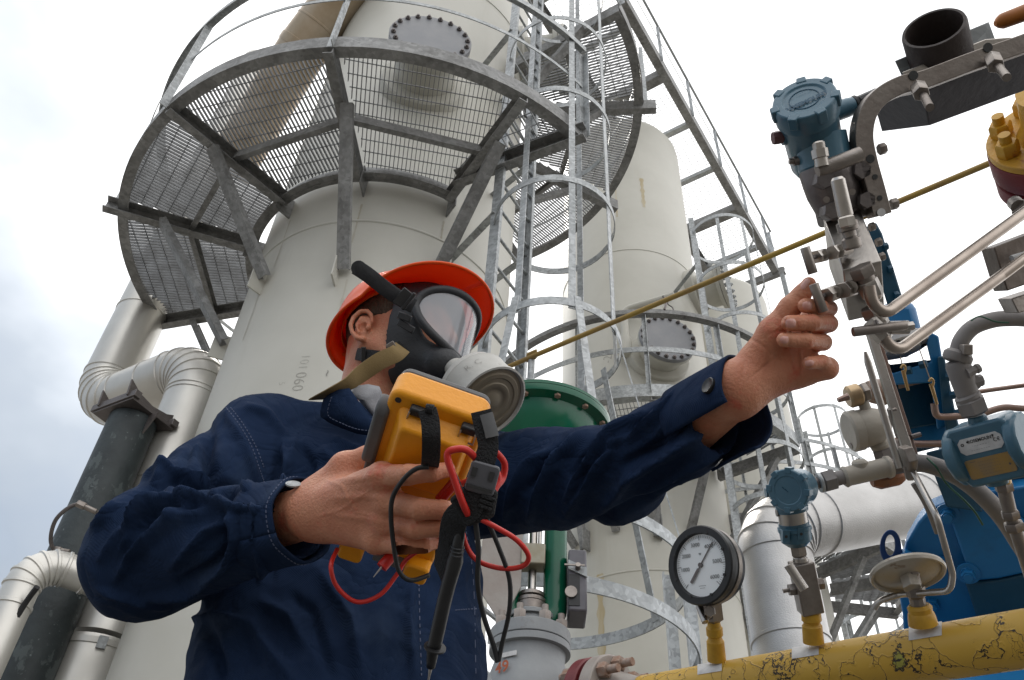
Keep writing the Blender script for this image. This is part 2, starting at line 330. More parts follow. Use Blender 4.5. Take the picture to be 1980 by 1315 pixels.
# side manway with white flanges seen edge on, right of vessel one and of vessel two
manway(v1, V1, 1.0, -12, 8.45, .36, 20, .022, out=.36, bm=cream)
manway(v2, V2, .95, -29, 8.85, .33, 20, .03, out=.34, bm=cream)
def on_shell(mb, s, c, r, px, py, size, rot=90, bold=0.0, dz=0):
    q = on_cyl(px, py, c[0], c[1], r); a0 = math.atan2(q[1]-c[1], q[0]-c[0]); cr, sr = math.cos(R(rot)), math.sin(R(rot))
    def fn(x, y, d):
        u, v_ = x*cr - y*sr, x*sr + y*cr
        a = a0 + u / r; return V(c[0] + (r + .003)*math.cos(a), c[1] + (r + .003)*math.sin(a), q[2] + v_)
    text_mesh(mb, s, fn, size, bold=bold)
mb = MB(); on_shell(mb, "060", V1, 1.0, 578, 738, .10, -90, -.003); on_shell(mb, "101", V1, 1.0, 588, 700, .085, -90, -.003); on_shell(mb, "5", V1, 1.0, 545, 742, .06, -90, -.002); on_shell(mb, "~", V1, 1.0, 632, 722, .08); mb.build("lettering", inkp, v1, fix=False)
mb = MB(); on_shell(mb, "-23", V2, .95, 1176, 690, .16, 80, -.004); mb.build("lettering", inkp, v2, fix=False)
# vertical rust stain runs under the brackets of the middle vessel
def shell_patch(name, c, r, px, py0, py1, wpx, m_, parent):
    t0 = on_cyl(px, py0, *c, r); b0 = on_cyl(px, py1, *c, r); a0 = math.atan2(t0[1]-c[1], t0[0]-c[0]); w_ = wpx; P = []
    for i in range(26):
        z = t0[2] + (b0[2]-t0[2])*i/25; hw = w_*(.5 + .12*math.sin(i*1.3) + .1*math.sin(i*.7))
        P.append([V(c[0] + (r+.002)*math.cos(a0 + hw*k/r), c[1] + (r+.002)*math.sin(a0 + hw*k/r), z) for k in np.linspace(-1, 1, 7)])
    mb = MB(); mb.grid(P); return mb.build(name, m_, parent, fix=False)
stain = mat("rust_stain_run", (.44, .36, .22), .6, 0, col2=(.54, .49, .38), scale=9, stretch=(1, 1, .15))
shell_patch("rust_stain", V2, .95, 1160, 1110, 1290, .07, stain, v2)
stain2 = mat("pale_rust_run", (.40, .36, .28), .6, 0, col2=(.50, .48, .42), scale=14, stretch=(1, 1, .1))
for px, y0, y1, w_ in ((700, 395, 470, .012), (562, 425, 500, .010), (858, 428, 470, .012), (672, 540, 640, .012), (500, 572, 640, .010)): shell_patch("rust_stain", V1, 1.0, px, y0, y1, w_, stain2, v1)
for px, y0, y1, w_ in ((1240, 345, 400, .05), (1190, 360, 420, .02)): shell_patch("rust_stain", V2, .95, px, y0, y1, w_, stain, v2)
# ladder davit arm above the middle manway (white pipe hook)
mb = MB(); pa = on_cyl(1210, 670, *V2, 1.05); top = pa + UP*.62; q_ = on_cyl(1290, 580, *V2, 1.30); ax2 = V(math.cos(R(a2)), math.sin(R(a2)), 0)
e1 = V(top[0], top[1], top[2]); e2 = e1 + nrm(q_ - e1)*.66; e2[2] = e1[2]
mb.tube(elbow([pa, e1, e2], .10), .05, 14); mb.cyl(pa - UP*.12, pa + UP*.12, .075); mb.build("davit_arm", cream, v2)
mb = MB(); h0 = e2 - nrm(e2-e1)*.09 - UP*.05; mb.tube(bez([h0, h0 - UP*.07, h0 + RIGHT*.05 - UP*.13, h0 + RIGHT*.05 - UP*.2, h0 - UP*.23]), .008, 8); mb.build("lifting_hook", darkst, v2)
# ================================================================ gratings and platforms
def sector_grating(name, c, ri, ro, a0, a1, z, m_, parent, adir=None, pitch=.03, cross=.1, depth=.028, thick=.004):
    """bearing bars parallel to the middle radius of the sector, cross bars square to them"""
    am = R((a0 + a1)/2 if adir is None else adir); d = V(math.cos(am), math.sin(am)); e_ = V(-d[1], d[0]); mb = MB()
    A0, A1 = R(a0), R(a1)
    def inside(x, y):
        rr = np.hypot(x, y); t = np.arctan2(y, x); t = A0 + np.mod(t - A0, 2*math.pi); return (rr > ri) & (rr < ro) & (t < A1)
    for (u, v_, p, dep, zz, th) in ((d, e_, pitch, depth, z, thick), (e_, d, cross, .007, z + depth*.3, .005)):
        for k in np.arange(-ro, ro, p):
            s_ = np.arange(-ro, ro, .01); x = v_[0]*k + u[0]*s_; y = v_[1]*k + u[1]*s_; ins = inside(x, y)
            i = 0
            while i < len(s_):
                if ins[i]:
                    j = i
                    while j + 1 < len(s_) and ins[j+1]: j += 1
                    if j - i > 2: mb.beam(V(c[0]+x[i], c[1]+y[i], zz), V(c[0]+x[j], c[1]+y[j], zz), th, dep)
                    i = j + 1
                else: i += 1
    return mb.build(name, m_, parent, fix=False)
def rad(c, r, a, z): return V(c[0] + r*math.cos(R(a)), c[1] + r*math.sin(R(a)), z)
def flatarc(mb, c, r, z, a0, a1, h=.12, t=.008, lip=.06, n=60, closed=False):
    mb.arc(c, r, z, a0, a1, [(0, -h/2), (t, -h/2), (t, h/2), (0, h/2)], n, closed)
    if lip: mb.arc(c, r, z, a0, a1, [(-lip, -h/2), (-.0005, -h/2), (-.0005, -h/2 + t), (-lip, -h/2 + t)], n, closed)
# --- main round platform
ZP = 5.2
RO = 2.097
AN = [162.7 - 360, -162.5, -132.0, -95.8, -60.0]       # radial beams
P1 = thing("access_platform", "large round steel grating platform overhead around the cream vessel, seen from below", "platform", rad(V1, 1.6, -100, ZP))
AEND = -47.0
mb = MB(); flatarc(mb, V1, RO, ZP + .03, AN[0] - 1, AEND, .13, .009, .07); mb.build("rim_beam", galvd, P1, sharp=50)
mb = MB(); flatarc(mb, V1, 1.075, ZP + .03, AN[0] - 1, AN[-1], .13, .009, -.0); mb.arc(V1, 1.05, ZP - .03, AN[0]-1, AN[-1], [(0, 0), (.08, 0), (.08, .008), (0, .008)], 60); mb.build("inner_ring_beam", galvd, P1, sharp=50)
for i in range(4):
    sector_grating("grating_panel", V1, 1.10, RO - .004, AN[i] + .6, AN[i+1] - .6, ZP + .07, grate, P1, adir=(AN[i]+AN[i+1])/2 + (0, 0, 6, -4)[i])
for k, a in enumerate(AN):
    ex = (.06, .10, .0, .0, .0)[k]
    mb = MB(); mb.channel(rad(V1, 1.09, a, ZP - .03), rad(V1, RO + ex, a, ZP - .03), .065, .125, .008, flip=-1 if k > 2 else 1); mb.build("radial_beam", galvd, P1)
    if k < 4:
        a_ = (AN[k] + AN[k+1])/2
        mb = MB(); mb.channel(rad(V1, 1.57, AN[k] + 1.2, ZP - .01), rad(V1, 1.57, AN[k+1] - 1.2, ZP - .01), .04, .08, .006); mb.build("cross_beam", galvd, P1)
# last bay, cut square for the ladder
endA = V(.42, 3.39, ZP - .03); endB = V(-.47, 3.86, ZP - .03)
mb = MB(); mb.channel(endA, endB, .07, .15, .009); mb.build("end_beam", galvd, P1)
mb = MB(); d_ = nrm(endB - endA)
pr = rad(V1, 1.2, -60, ZP); pr2 = rad(V1, RO, -60, ZP)
for k in np.arange(.03, .99, .045):
    a_ = endA + (endB - endA)*k + UP*.10; best = None
    dr = nrm(V(-d_[1], d_[0], 0)); dr = dr if dr[1] < 0 else -dr
    for s_ in np.arange(.02, 1.2, .01):
        q = a_ + dr*s_; v_ = q[:2] - V(*V1); t_ = math.degrees(math.atan2(v_[1], v_[0]))
        if np.hypot(*v_) > RO - .01 or t_ < -59.4: break
        best = q
    if best is not None: mb.beam(a_, best, .004, .028)
for s_ in np.arange(.05, 1.0, .1):
    ps = []
    for k in np.arange(0, 1, .01):
        q = endA + (endB - endA)*k + dr*s_ + UP*.11; v_ = q[:2] - V(*V1); t_ = math.degrees(math.atan2(v_[1], v_[0]))
        if np.hypot(*v_) < RO - .01 and t_ > -59.4: ps.append(q)
    if len(ps) > 3: mb.beam(ps[0], ps[-1], .005, .008)
mb.build("grating_panel", grate, P1, fix=False)
# vessel clips and knee braces
for a in (-132.0, -95.8, -60.0, -162.5):
    mb = MB(); c_ = rad(V1, 1.05, a, ZP - .05); rd = V(math.cos(R(a)), math.sin(R(a)), 0); tg = V(-rd[1], rd[0], 0)
    mb.box(c_ + tg*.012, (.17, .012, .20), (rd, tg, UP)); mb.build("vessel_clip", galvd, P1, bevel=.002)
def brace(a, r0, zb, w_=.085, fl=1, a_b=None, base=True):
    a_b = a if a_b is None else a_b
    t_ = rad(V1, r0, a, ZP - .10); b_ = rad(V1, 1.05, a_b, zb)
    rd = V(math.cos(R(a_b)), math.sin(R(a_b)), 0); tg = V(-rd[1], rd[0], 0)
    mb = MB(); mb.channel(t_ + tg*.012*fl, b_ + tg*.012*fl, .05, w_, .008, up=tg, flip=1); mb.build("knee_brace", galvd, P1)
    if base:
        mb = MB(); mb.box(rad(V1, 1.04, a_b, zb) - tg*.03*fl, (.14, .012, .22), (rd, tg, UP)); o = mb.build("brace_clip", cream, P1, bevel=.002)
        bolts(P1, rad(V1, 1.07, a_b, zb + .05) - tg*.036*fl, -tg*fl, .035, 2, .012, darkst, "clip_bolt")
brace(-131.5, 1.74, 4.36); brace(-95.3, 1.74, 4.22); brace(-59.0, 1.74, 4.45, fl=-1); brace(-160.5, 1.78, 4.12); brace(162.7-360, 1.75, 4.0)
# guard rail
PO = [AN[1] - 33, AN[1], AN[2], AN[3], AEND + .3]
mb = MB(); mb.arc(V1, RO + .035, ZP + 1.12, -225, AEND, [(-.03, -.004), (.03, -.004), (.03, .004), (-.03, .004)], 70); mb.arc(V1, RO + .06, ZP + 1.09, -225, AEND, [(0, -.03), (.006, -.03), (.006, .024), (0, .024)], 70); mb.build("top_rail", galv, P1, sharp=50)
mb = MB(); mb.arc(V1, RO + .02, ZP + .60, -225, AEND, [(0, -.018), (.006, -.018), (.006, .018), (0, .018)], 70); mb.build("middle_rail", galv, P1, sharp=50)
for a in (AN[0], AN[1], AN[2], AN[3], AEND + .6):
    mb = MB(); b_ = rad(V1, RO + .035, a, ZP + .0); rd = nrm(b_ - V(*V1, ZP)); tg = V(-rd[1], rd[0], 0)
    mb.angle(b_ - UP*.04, b_ + UP*1.09, .045, .055, .006, up=rd, flip=1); mb.build("rail_post", galv, P1)
# --- upper platform around the right side of the same vessel
ZU = 7.8
P2 = thing("access_platform", "higher half round grating platform right of the big vessel, behind the ladder cage", "platform", rad(V1, 1.7, 10, ZU))
AU = [-34, -6.5, 25.5, 60]
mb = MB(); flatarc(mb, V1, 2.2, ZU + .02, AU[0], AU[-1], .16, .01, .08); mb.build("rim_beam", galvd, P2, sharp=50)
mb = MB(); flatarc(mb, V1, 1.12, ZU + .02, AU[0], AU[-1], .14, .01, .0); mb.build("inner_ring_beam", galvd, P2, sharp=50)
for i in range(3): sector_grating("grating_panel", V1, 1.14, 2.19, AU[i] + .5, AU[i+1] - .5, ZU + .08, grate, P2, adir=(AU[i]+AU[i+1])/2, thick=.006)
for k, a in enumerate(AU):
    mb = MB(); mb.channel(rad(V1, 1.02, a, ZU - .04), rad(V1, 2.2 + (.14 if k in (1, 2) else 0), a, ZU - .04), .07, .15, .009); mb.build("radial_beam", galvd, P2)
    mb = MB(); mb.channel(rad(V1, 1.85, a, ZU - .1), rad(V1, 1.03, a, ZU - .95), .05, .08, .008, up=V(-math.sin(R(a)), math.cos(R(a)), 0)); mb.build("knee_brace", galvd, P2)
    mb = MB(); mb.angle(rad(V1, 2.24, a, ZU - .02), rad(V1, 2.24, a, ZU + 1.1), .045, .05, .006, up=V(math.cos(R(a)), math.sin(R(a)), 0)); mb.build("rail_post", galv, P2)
for i in range(3):
    mb = MB(); mb.channel(rad(V1, 1.62, AU[i]+1, ZU - .01), rad(V1, 1.62, AU[i+1]-1, ZU - .01), .04, .08, .006); mb.build("cross_beam", galvd, P2)
for z_, nm, hh in ((ZU + 1.1, "top_rail", .05), (ZU + .55, "middle_rail", .035)):
    mb = MB(); mb.arc(V1, 2.245, z_, -6, AU[-1], [(0, -hh/2), (.007, -hh/2), (.007, hh/2), (0, hh/2)], 50); mb.build(nm, galv, P2, sharp=50)
# --- walkway running from the upper platform to the right
WK = thing("elevated_walkway", "straight elevated grating walkway running away overhead to the right, with hand rail", "walkway", V(2.4, 7.3, 13.0))
ZW = 13.0; wa = atz(1190, -40, ZW); wb = atz(1500, 512, ZW); wd = nrm(wb - wa); wb = wb + wd*.1; wn = V(-wd[1], wd[0], 0)       # right edge, away
Wd = 1.25
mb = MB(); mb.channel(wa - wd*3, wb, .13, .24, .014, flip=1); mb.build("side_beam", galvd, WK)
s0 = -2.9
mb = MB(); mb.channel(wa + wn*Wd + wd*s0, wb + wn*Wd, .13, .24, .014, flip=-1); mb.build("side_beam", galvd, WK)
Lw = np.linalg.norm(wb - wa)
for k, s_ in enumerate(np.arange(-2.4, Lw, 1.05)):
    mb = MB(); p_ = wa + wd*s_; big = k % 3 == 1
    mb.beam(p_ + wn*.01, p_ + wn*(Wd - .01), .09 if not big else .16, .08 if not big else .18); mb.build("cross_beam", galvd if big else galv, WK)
mb = MB()
for s_ in np.arange(-2.2, Lw - .02, .07): mb.beam(wa + wd*s_ + wn*.08 + UP*.085, wa + wd*s_ + wn*(Wd - .08) + UP*.085, .0022, .014)
for k in np.arange(.1, Wd - .05, .11): mb.beam(wa - wd*2.2 + wn*k + UP*.087, wb + wn*k + UP*.087, .003, .003)
mb.build("grating_panel", grate, WK, fix=False)
for s_ in np.arange(.35, Lw, 1.18):
    mb = MB(); p_ = wa + wd*s_ - wn*.02; mb.beam(p_ - UP*.05, p_ + UP*1.08, .05, .012, up=wd); mb.build("rail_post", galv, WK)
mb = MB(); mb.tube([wa - wd*3 + UP*1.09 - wn*.03, wb + UP*1.09 - wn*.03], .022, 10); mb.build("hand_rail", galv, WK)
mb = MB(); mb.tube([wa - wd*3 + UP*.55 - wn*.03, wb + UP*.55 - wn*.03], .006, 8); mb.build("middle_rail", galv, WK)
mb = MB(); mb.angle(wb - UP*.05 + wn*.02, wb + UP*1.1 + wn*.02, .06, .06, .007, up=wn); mb.angle(wb - UP*1.5 - wn*.05, wb + UP*.0 - wn*.05, .08, .08, .007, up=wn); mb.build("end_post", galv, WK)
mb = MB(); mb.channel(wb + wn*Wd*1.2 - UP*.10, wb - wn*.12 - UP*.10, .08, .16, .01); mb.build("end_beam", galvd, WK)
# --- platform of the middle vessel
ZM = 5.8
P3 = thing("access_platform", "round steel platform on the middle vessel, partly hidden by the outstretched arm", "platform", rad(V2, 1.5, -80, ZM))
AM = [-150, -118, -96, -72, -40]
mb = MB(); flatarc(mb, V2, 1.93, ZM + .02, AM[0], AM[-1], .16, .01, .08); mb.build("rim_beam", galv, P3, sharp=50)
mb = MB(); flatarc(mb, V2, 1.02, ZM + .02, AM[0], AM[-1], .12, .01, .0); mb.build("inner_ring_beam", galvd, P3, sharp=50)
for i in range(4): sector_grating("grating_panel", V2, 1.03, 1.92, AM[i]+.5, AM[i+1]-.5, ZM + .07, grate, P3, pitch=.04)
for a in AM:
    mb = MB(); mb.channel(rad(V2, .97, a, ZM - .04), rad(V2, 1.93, a, ZM - .04), .06, .13, .008); mb.build("radial_beam", galvd, P3)
    mb = MB(); mb.channel(rad(V2, 1.7, a, ZM - .1), rad(V2, .98, a, ZM - 1.0), .05, .08, .008, up=V(-math.sin(R(a)), math.cos(R(a)), 0)); mb.build("knee_brace", galvd, P3)
    mb = MB(); mb.angle(rad(V2, 1.96, a, ZM - .02), rad(V2, 1.96, a, ZM + 1.08), .045, .05, .006, up=V(math.cos(R(a)), math.sin(R(a)), 0)); mb.build("rail_post", galv, P3)
mb = MB(); mb.arc(V2, 1.96, ZM + 1.10, AM[0], AM[-1], [(-.04, -.03), (.04, -.03), (.04, .03), (-.04, .03)], 60); mb.build("top_rail", galvd, P3, sharp=50)
mb = MB(); mb.arc(V2, 1.96, ZM + .56, AM[0], AM[-1], [(0, -.035), (.008, -.035), (.008, .035), (0, .035)], 60); mb.build("middle_rail", galv, P3, sharp=50)
# clips on the shell of the middle vessel (for a lower cage and pipe guides)
for px, py in ((1135, 1050), (1270, 1025)):
    q = on_cyl(px, py, *V2, .95); a = math.degrees(math.atan2(q[1]-V2[1], q[0]-V2[0])); rd = V(math.cos(R(a)), math.sin(R(a)), 0); tg = V(-rd[1], rd[0], 0)
    mb = MB(); mb.box(q + rd*.05 + tg*.04, (.13, .012, .24), (rd, tg, UP)); mb.channel(q + rd*.16 + UP*.42, q + rd*.06 - UP*.1, .05, .08, .008, up=tg); mb.build("pipe_guide_clip", galvd, v2, bevel=.002)
# ================================================================ ladders
def ladder(label, A, B, z0, z1, cage=None, group=None, rs=.28, hoops=(), nbars=5, m_=galv, cr=.36, srs=.07):
    """A, B: plan positions of the two stringers; cage: side on which the cage bulges (+-1)"""
    A = np.array(A, float); B = np.array(B, float); d = nrm(B - A); n_ = V(-d[1], d[0]); mid = (A + B)/2
    t = thing("caged_ladder", label, "ladder", V(mid[0], mid[1], z0), group)
    a3 = lambda p, z: V(p[0], p[1], z); up = V(d[0], d[1], 0)
    for s_, P_ in ((-1, A), (1, B)):
        mb = MB(); mb.channel(a3(P_, z0), a3(P_, z1), .03, srs, .007, up=V(n_[0], n_[1], 0), flip=-s_); mb.build("stringer", m_, t)
    zs = np.arange(z0 + .2, z1 - .05, rs); src = None
    for z in zs:
        c_ = a3(mid, z)
        if src is None:
            mb = MB(); mb.cyl(a3(A, z), a3(B, z), .0115, n=8); src = mb.build("rung", m_, t); o0 = z
        else:
            o_ = bpy.data.objects.new("rung", src.data); COL.objects.link(o_); o_.parent = t; o_.location = (0, 0, z - o0)
    if cage:
        hw = np.linalg.norm(B - A)/2; nn = n_*cage; half = math.acos(min(hw/cr, .98)); cc = mid + nn*cr*math.sin(half)
        base = math.atan2(nn[1], nn[0]); span = math.pi/2 + half
        for z in hoops:
            th = np.linspace(base - span, base + span, 36); path = [a3(cc + cr*V(math.cos(k), math.sin(k)), z) for k in th]; fr = [(V(math.cos(k), math.sin(k), 0), UP) for k in th]
            mb = MB(); mb.sweep([(0, -.028), (.006, -.028), (.006, .028), (0, .028)], path, fr); mb.build("cage_hoop", m_, t, sharp=50)
        if hoops:
            for k in np.linspace(-span*.62, span*.62, nbars):
                p_ = cc + (cr - .004)*V(math.cos(base + k), math.sin(base + k)); rd = V(math.cos(base + k), math.sin(base + k), 0)
                mb = MB(); mb.beam(a3(p_, min(hoops) - .04), a3(p_, max(hoops) + .04), .042, .006, up=rd); mb.build("cage_bar", m_, t)
    return t
G = "caged ladders on the vessels"
L1 = ladder("big caged ladder right of the large vessel, passing the end of the round platform", (-.16, 3.66), (.07, 4.02), GZ, 9.3, cage=-1, hoops=(3.40, 4.50, 5.55, 6.6, 7.7, 8.8), group=G, cr=.39)
for z in (2.4, 3.5, 4.6, 5.7, 7.1):
    mb = MB(); q = V(-.16, 3.66, z); tq = V(*(V(*V1) + nrm(V(-.16, 3.66) - V(*V1))*1.0), z); mb.beam(q, tq, .05, .008); q = V(.07, 4.02, z); tq = V(*(V(*V1) + nrm(V(.0, 4.2) - V(*V1))*.99), z); mb.beam(q, tq, .05, .008); mb.build("standoff_bracket", galv, L1)
# flared foot of the cage: two wide hoops and the posts they stand on
cc = (.20, 3.60)
mb = MB(); mb.arc(cc, .655, 1.93, -150, 110, [(0, -.03), (.007, -.03), (.007, .03), (0, .03)], 50); mb.build("cage_hoop", galv, L1, sharp=50)
mb = MB(); mb.arc((.16, 3.45), .66, 1.50, -150, 5, [(0, -.03), (.007, -.03), (.007, .03), (0, .03)], 40); mb.build("cage_hoop", galv, L1, sharp=50)
for px, py, w_ in ((1335, 1180, .055), (1298, 1200, .05)):
    q = at(px, py, 3.75); mb = MB(); mb.angle(V(q[0], q[1], GZ), V(q[0], q[1], 1.95), .035, w_, .006, up=RIGHT); mb.build("cage_post", galv, L1)
for a_ in (-70, -20, 30, -120):
    c0 = V(cc[0] + .655*math.cos(R(a_)), cc[1] + .655*math.sin(R(a_)), 1.93); c1 = V(.2 + .39*math.cos(R(a_)), 3.6 + .39*math.sin(R(a_)), 3.40)
    mb = MB(); mb.beam(c0, c1, .042, .006, up=nrm(V(c0[0]-cc[0], c0[1]-cc[1], 0))); mb.build("cage_bar", galv, L1)
L2 = ladder("caged ladder on the right side of the middle vessel, under the walkway", (2.24, 7.20), (2.37, 7.58), 1.5, 9.2, cage=-1, hoops=(4.75, 5.35, 6.25, 7.15, 8.0, 8.9), group=G, cr=.40)
for z in (6.6, 8.3):
    mb = MB(); mb.beam(V(2.24, 7.20, z), V(2.0, 7.85, z), .05, .008); mb.build("standoff_bracket", galv, L2)
# trussed post pair and diagonal behind the raised forearm
L3 = ladder("small caged ladder far off at the right edge of the vessels, against the sky", (4.72, 11.1), (4.95, 11.45), 2.2, 9.15, cage=-1, hoops=(5.6, 6.5, 7.4, 8.25, 9.1), group=G, cr=.40, nbars=5)
# --- platform on the furthest vessel
ZF = 5.35
P4 = thing("access_platform", "low round platform far off behind the aluminium clad pipe, with its railing", "platform", rad(V3, 1.4, -60, ZF))
AF = [-120, -85, -55, -25, 5]
mb = MB(); flatarc(mb, V3, 1.75, ZF + .02, AF[0], AF[-1], .18, .01, .08); mb.build("rim_beam", galvd, P4, sharp=50)
for i in range(4): sector_grating("grating_panel", V3, .85, 1.74, AF[i]+.5, AF[i+1]-.5, ZF + .07, grate, P4, pitch=.045)
for a in AF:
    mb = MB(); mb.channel(rad(V3, .82, a, ZF - .04), rad(V3, 1.75, a, ZF - .04), .06, .13, .008); mb.build("radial_beam", galvd, P4)
    mb = MB(); mb.channel(rad(V3, 1.5, a, ZF - .1), rad(V3, .83, a, ZF - .9), .05, .08, .008, up=V(-math.sin(R(a)), math.cos(R(a)), 0)); mb.build("knee_brace", galvd, P4)
for a in np.arange(AF[0], AF[-1] + 1, 12.5):
    mb = MB(); mb.angle(rad(V3, 1.78, a, ZF - .02), rad(V3, 1.78, a, ZF + 1.08), .035, .04, .006, up=V(math.cos(R(a)), math.sin(R(a)), 0)); mb.build("rail_post", galv, P4)
for z_, nm in ((ZF + 1.1, "top_rail"), (ZF + .75, "middle_rail"), (ZF + .4, "middle_rail")):
    mb = MB(); mb.arc(V3, 1.78, z_, AF[0], AF[-1], [(0, -.025), (.008, -.025), (.008, .025), (0, .025)], 60); mb.build(nm, galv, P4, sharp=50)
# far pipe rack with railings, low at the right between the blue valve and the yellow pipe
RK = thing("pipe_rack", "distant steel rack with a barred railing, low at the right behind the hand wheel", "rack", V(4.6, 11.5, GZ))
ra, rb = at(1560, 1235, 13.0), at(1790, 1120, 14.0); ra[2] = rb[2] = 4.1
for k in range(3):
    mb = MB(); mb.beam(ra + UP*(.5*k), rb + UP*(.5*k), .05, .06); mb.build("rail", galvd, RK)
for k in np.linspace(0, 1, 16):
    mb = MB(); q = ra + (rb - ra)*k; mb.beam(q - UP*.1, q + UP*1.05, .035, .035); mb.build("upright", galvd, RK)
for k in (0, 1):
    mb = MB(); q = ra + (rb - ra)*k; mb.beam(V(q[0], q[1], GZ), q, .16, .16); mb.build("leg", galvd, RK)
# ================================================================ insulated pipes at the left
def clad_pipe(label, pts, r, bend, m_=alu, rings=(), gores=True, group=None, name="insulated_pipe", gore_n=6, ringstep=.75):
    t = thing(name, label, "pipe", V(*pts[0][:2], GZ), group)
    P = [np.asarray(p, float) for p in pts]; path = elbow(P, bend, 14)
    mb = MB(); mb.tube(path, r, 40, cap=True); mb.build("cladding", m_, t, sharp=60)
    Lc = [0]
    for i in range(1, len(path)): Lc.append(Lc[-1] + np.linalg.norm(path[i] - path[i-1]))
    def pos(s_):
        i = max(1, min(np.searchsorted(Lc, s_), len(path)-1)); k = (s_ - Lc[i-1]) / max(Lc[i]-Lc[i-1], 1e-6); return path[i-1] + (path[i]-path[i-1])*k, nrm(path[i]-path[i-1])
    s_ = ringstep*.6
    while s_ < Lc[-1] - .05:
        i = max(1, min(np.searchsorted(Lc, s_), len(path)-1))
        if Lc[i]-Lc[i-1] > .25:
            p, d = pos(s_); mb = MB(); mb.lathe(p - d*.012, d, [(0, r), (.004, r+.006), (.02, r+.006), (.024, r)], 40, cap=False); mb.build("seam_band", m_, t)
        s_ += ringstep
    # raised gores round every bend
    for i in range(1, len(P)-1):
        a = nrm(P[i-1]-P[i]); b = nrm(P[i+1]-P[i]); th = math.acos(np.clip(a@b, -1, 1)); d = bend/math.tan(th/2); c = P[i] + nrm(a+b)*bend/math.sin(th/2); s0 = P[i]+a*d-c; s1 = P[i]+b*d-c; om = math.acos(np.clip(nrm(s0)@nrm(s1), -1, 1))
        for k in range(gore_n + 1):
            tt = k/gore_n; q = c + (math.sin((1-tt)*om)*s0 + math.sin(tt*om)*s1)/math.sin(om); ax = nrm(np.cross(np.cross(s0, s1), q - c))
            mb = MB(); mb.lathe(q - ax*.011, ax, [(0, r-.001), (.005, r+.007), (.017, r+.007), (.022, r-.001)], 40, cap=False); mb.build("elbow_seam", m_, t)
    return t
def vline(px, py, d, py2):
    """point straight above/below `at(px,py,d)` that shows at image height py2"""
    p = at(px, py, d); lo, hi = -6.0, 40.0
    for _ in range(50):
        m_ = (lo + hi)/2; y = proj(V(p[0], p[1], m_))[1]
        if y > py2: lo = m_
        else: hi = m_
    return V(p[0], p[1], lo)
GP = "insulated pipes left of the large vessel"
# big loop: down from the sky, round, and down again beside the vessel
A_ = at(232, 690, 7.0); Aup = V(A_[0], A_[1], 8.5)
a_bot = vline(232, 690, 7.0, 820)
B_ = at(385, 750, 6.3); b_top = vline(385, 750, 6.3, 668)
a_bot = at(186, 792, 6.85); A_ = a_bot; 
zc = a_bot[2]; b_top = V(B_[0], B_[1], at(400, 668, 6.3)[2])
clad_pipe("shiny clad pipe looping round in front of the sky and down behind the man's shoulder", [V(a_bot[0], a_bot[1], 9.4), a_bot, b_top, V(b_top[0], b_top[1], at(214, 1225, 4.9)[2])], .205, .31, group=GP)
q = V(b_top[0], b_top[1], at(214, 1240, 4.9)[2])
t = thing("pipe_collar", "wide metal collar low on the clad pipe, beside the foot of the large vessel", "collar", V(q[0], q[1], GZ))
mb = MB(); mb.lathe(q, -UP, [(0, .19), (.01, .235), (.03, .24), (.9, .24), (.92, .25), (2.6, .25)], 48); mb.build("drum", alu, t, sharp=50)
mb = MB(); mb.lathe(q - UP*.03, -UP, [(0, .24), (.003, .246), (.035, .246), (.038, .24)], 48, cap=False); mb.build("band", alu, t)
mb = MB(); fr_ = nrm(V(-q[0], -q[1], 0)); mb.box(q - UP*.06 + fr_*.247, (.05, .012, .07), (np.cross(UP, fr_), fr_, UP)); mb.build("band_buckle", galv, t, bevel=.002)
# tan pipe at the top, behind the platform, leaning into the vessel
clad_pipe("tan weathered pipe high up behind the round platform, running up beside the vessel", [at(440, 330, 9.2), at(585, 95, 9.0), at(710, -70, 9.0)], .25, .3, m_=mat("weathered_tan_cladding", (.40, .31, .21), .4, .6, col2=(.52, .43, .33), scale=3, stretch=(1, 1, .4)), group=GP, ringstep=1.1)
# lower left pipe
p0_ = at(215, 1120, 4.6); p1_ = at(62, 1092, 4.4); p1_[2] = p0_[2] = (p0_[2]+p1_[2])/2
clad_pipe("slim clad pipe bending down at the lower left corner, beside the black pole", [p0_ + nrm(p0_-p1_)*.6, p1_, V(p1_[0], p1_[1], GZ)], .085, .15, group=GP, ringstep=.45, gore_n=5)
# black pole and the shoe on top of it
pt = at(262, 805, 5.75); pb = V(pt[0], pt[1], GZ)
PL = thing("support_pole", "thick black flaking steel pole standing left of the man, holding up the clad pipe", "pole", pb)
mb = MB(); mb.lathe(pb, UP, [(0, .15), (pt[2]-GZ - .05, .15)], 48); mb.build("pole", blackpole, PL, sharp=60)
mb = MB(); mb.box(V(pb[0], pb[1], GZ + .015), (.5, .5, .03)); mb.build("base_plate", blackpole, PL, bevel=.004)
dp = nrm((b_top - a_bot)*V(1, 1, 0)); dn = V(-dp[1], dp[0], 0)
mb = MB(); mb.box(pt - UP*.03, (.36, .36, .03), (dp, dn, UP)); mb.build("top_plate", darkst, PL, bevel=.003)
for s_ in (-1, 1):
    mb = MB(); mb.prism([(-.20, 0), (.20, 0), (.21, .12), (.12, .07), (0, .05), (-.12, .07), (-.21, .12)], pt + dp*s_*.13 - UP*.01, (dn, UP, dp), .014); mb.build("saddle_plate", darkst, PL, bevel=.002)
    mb = MB(); mb.beam(pt + dn*s_*.165 - dp*.2 - UP*.005, pt + dn*s_*.165 + dp*.2 - UP*.005, .05, .05); mb.build("clamp_bar", darkst, PL, bevel=.003)
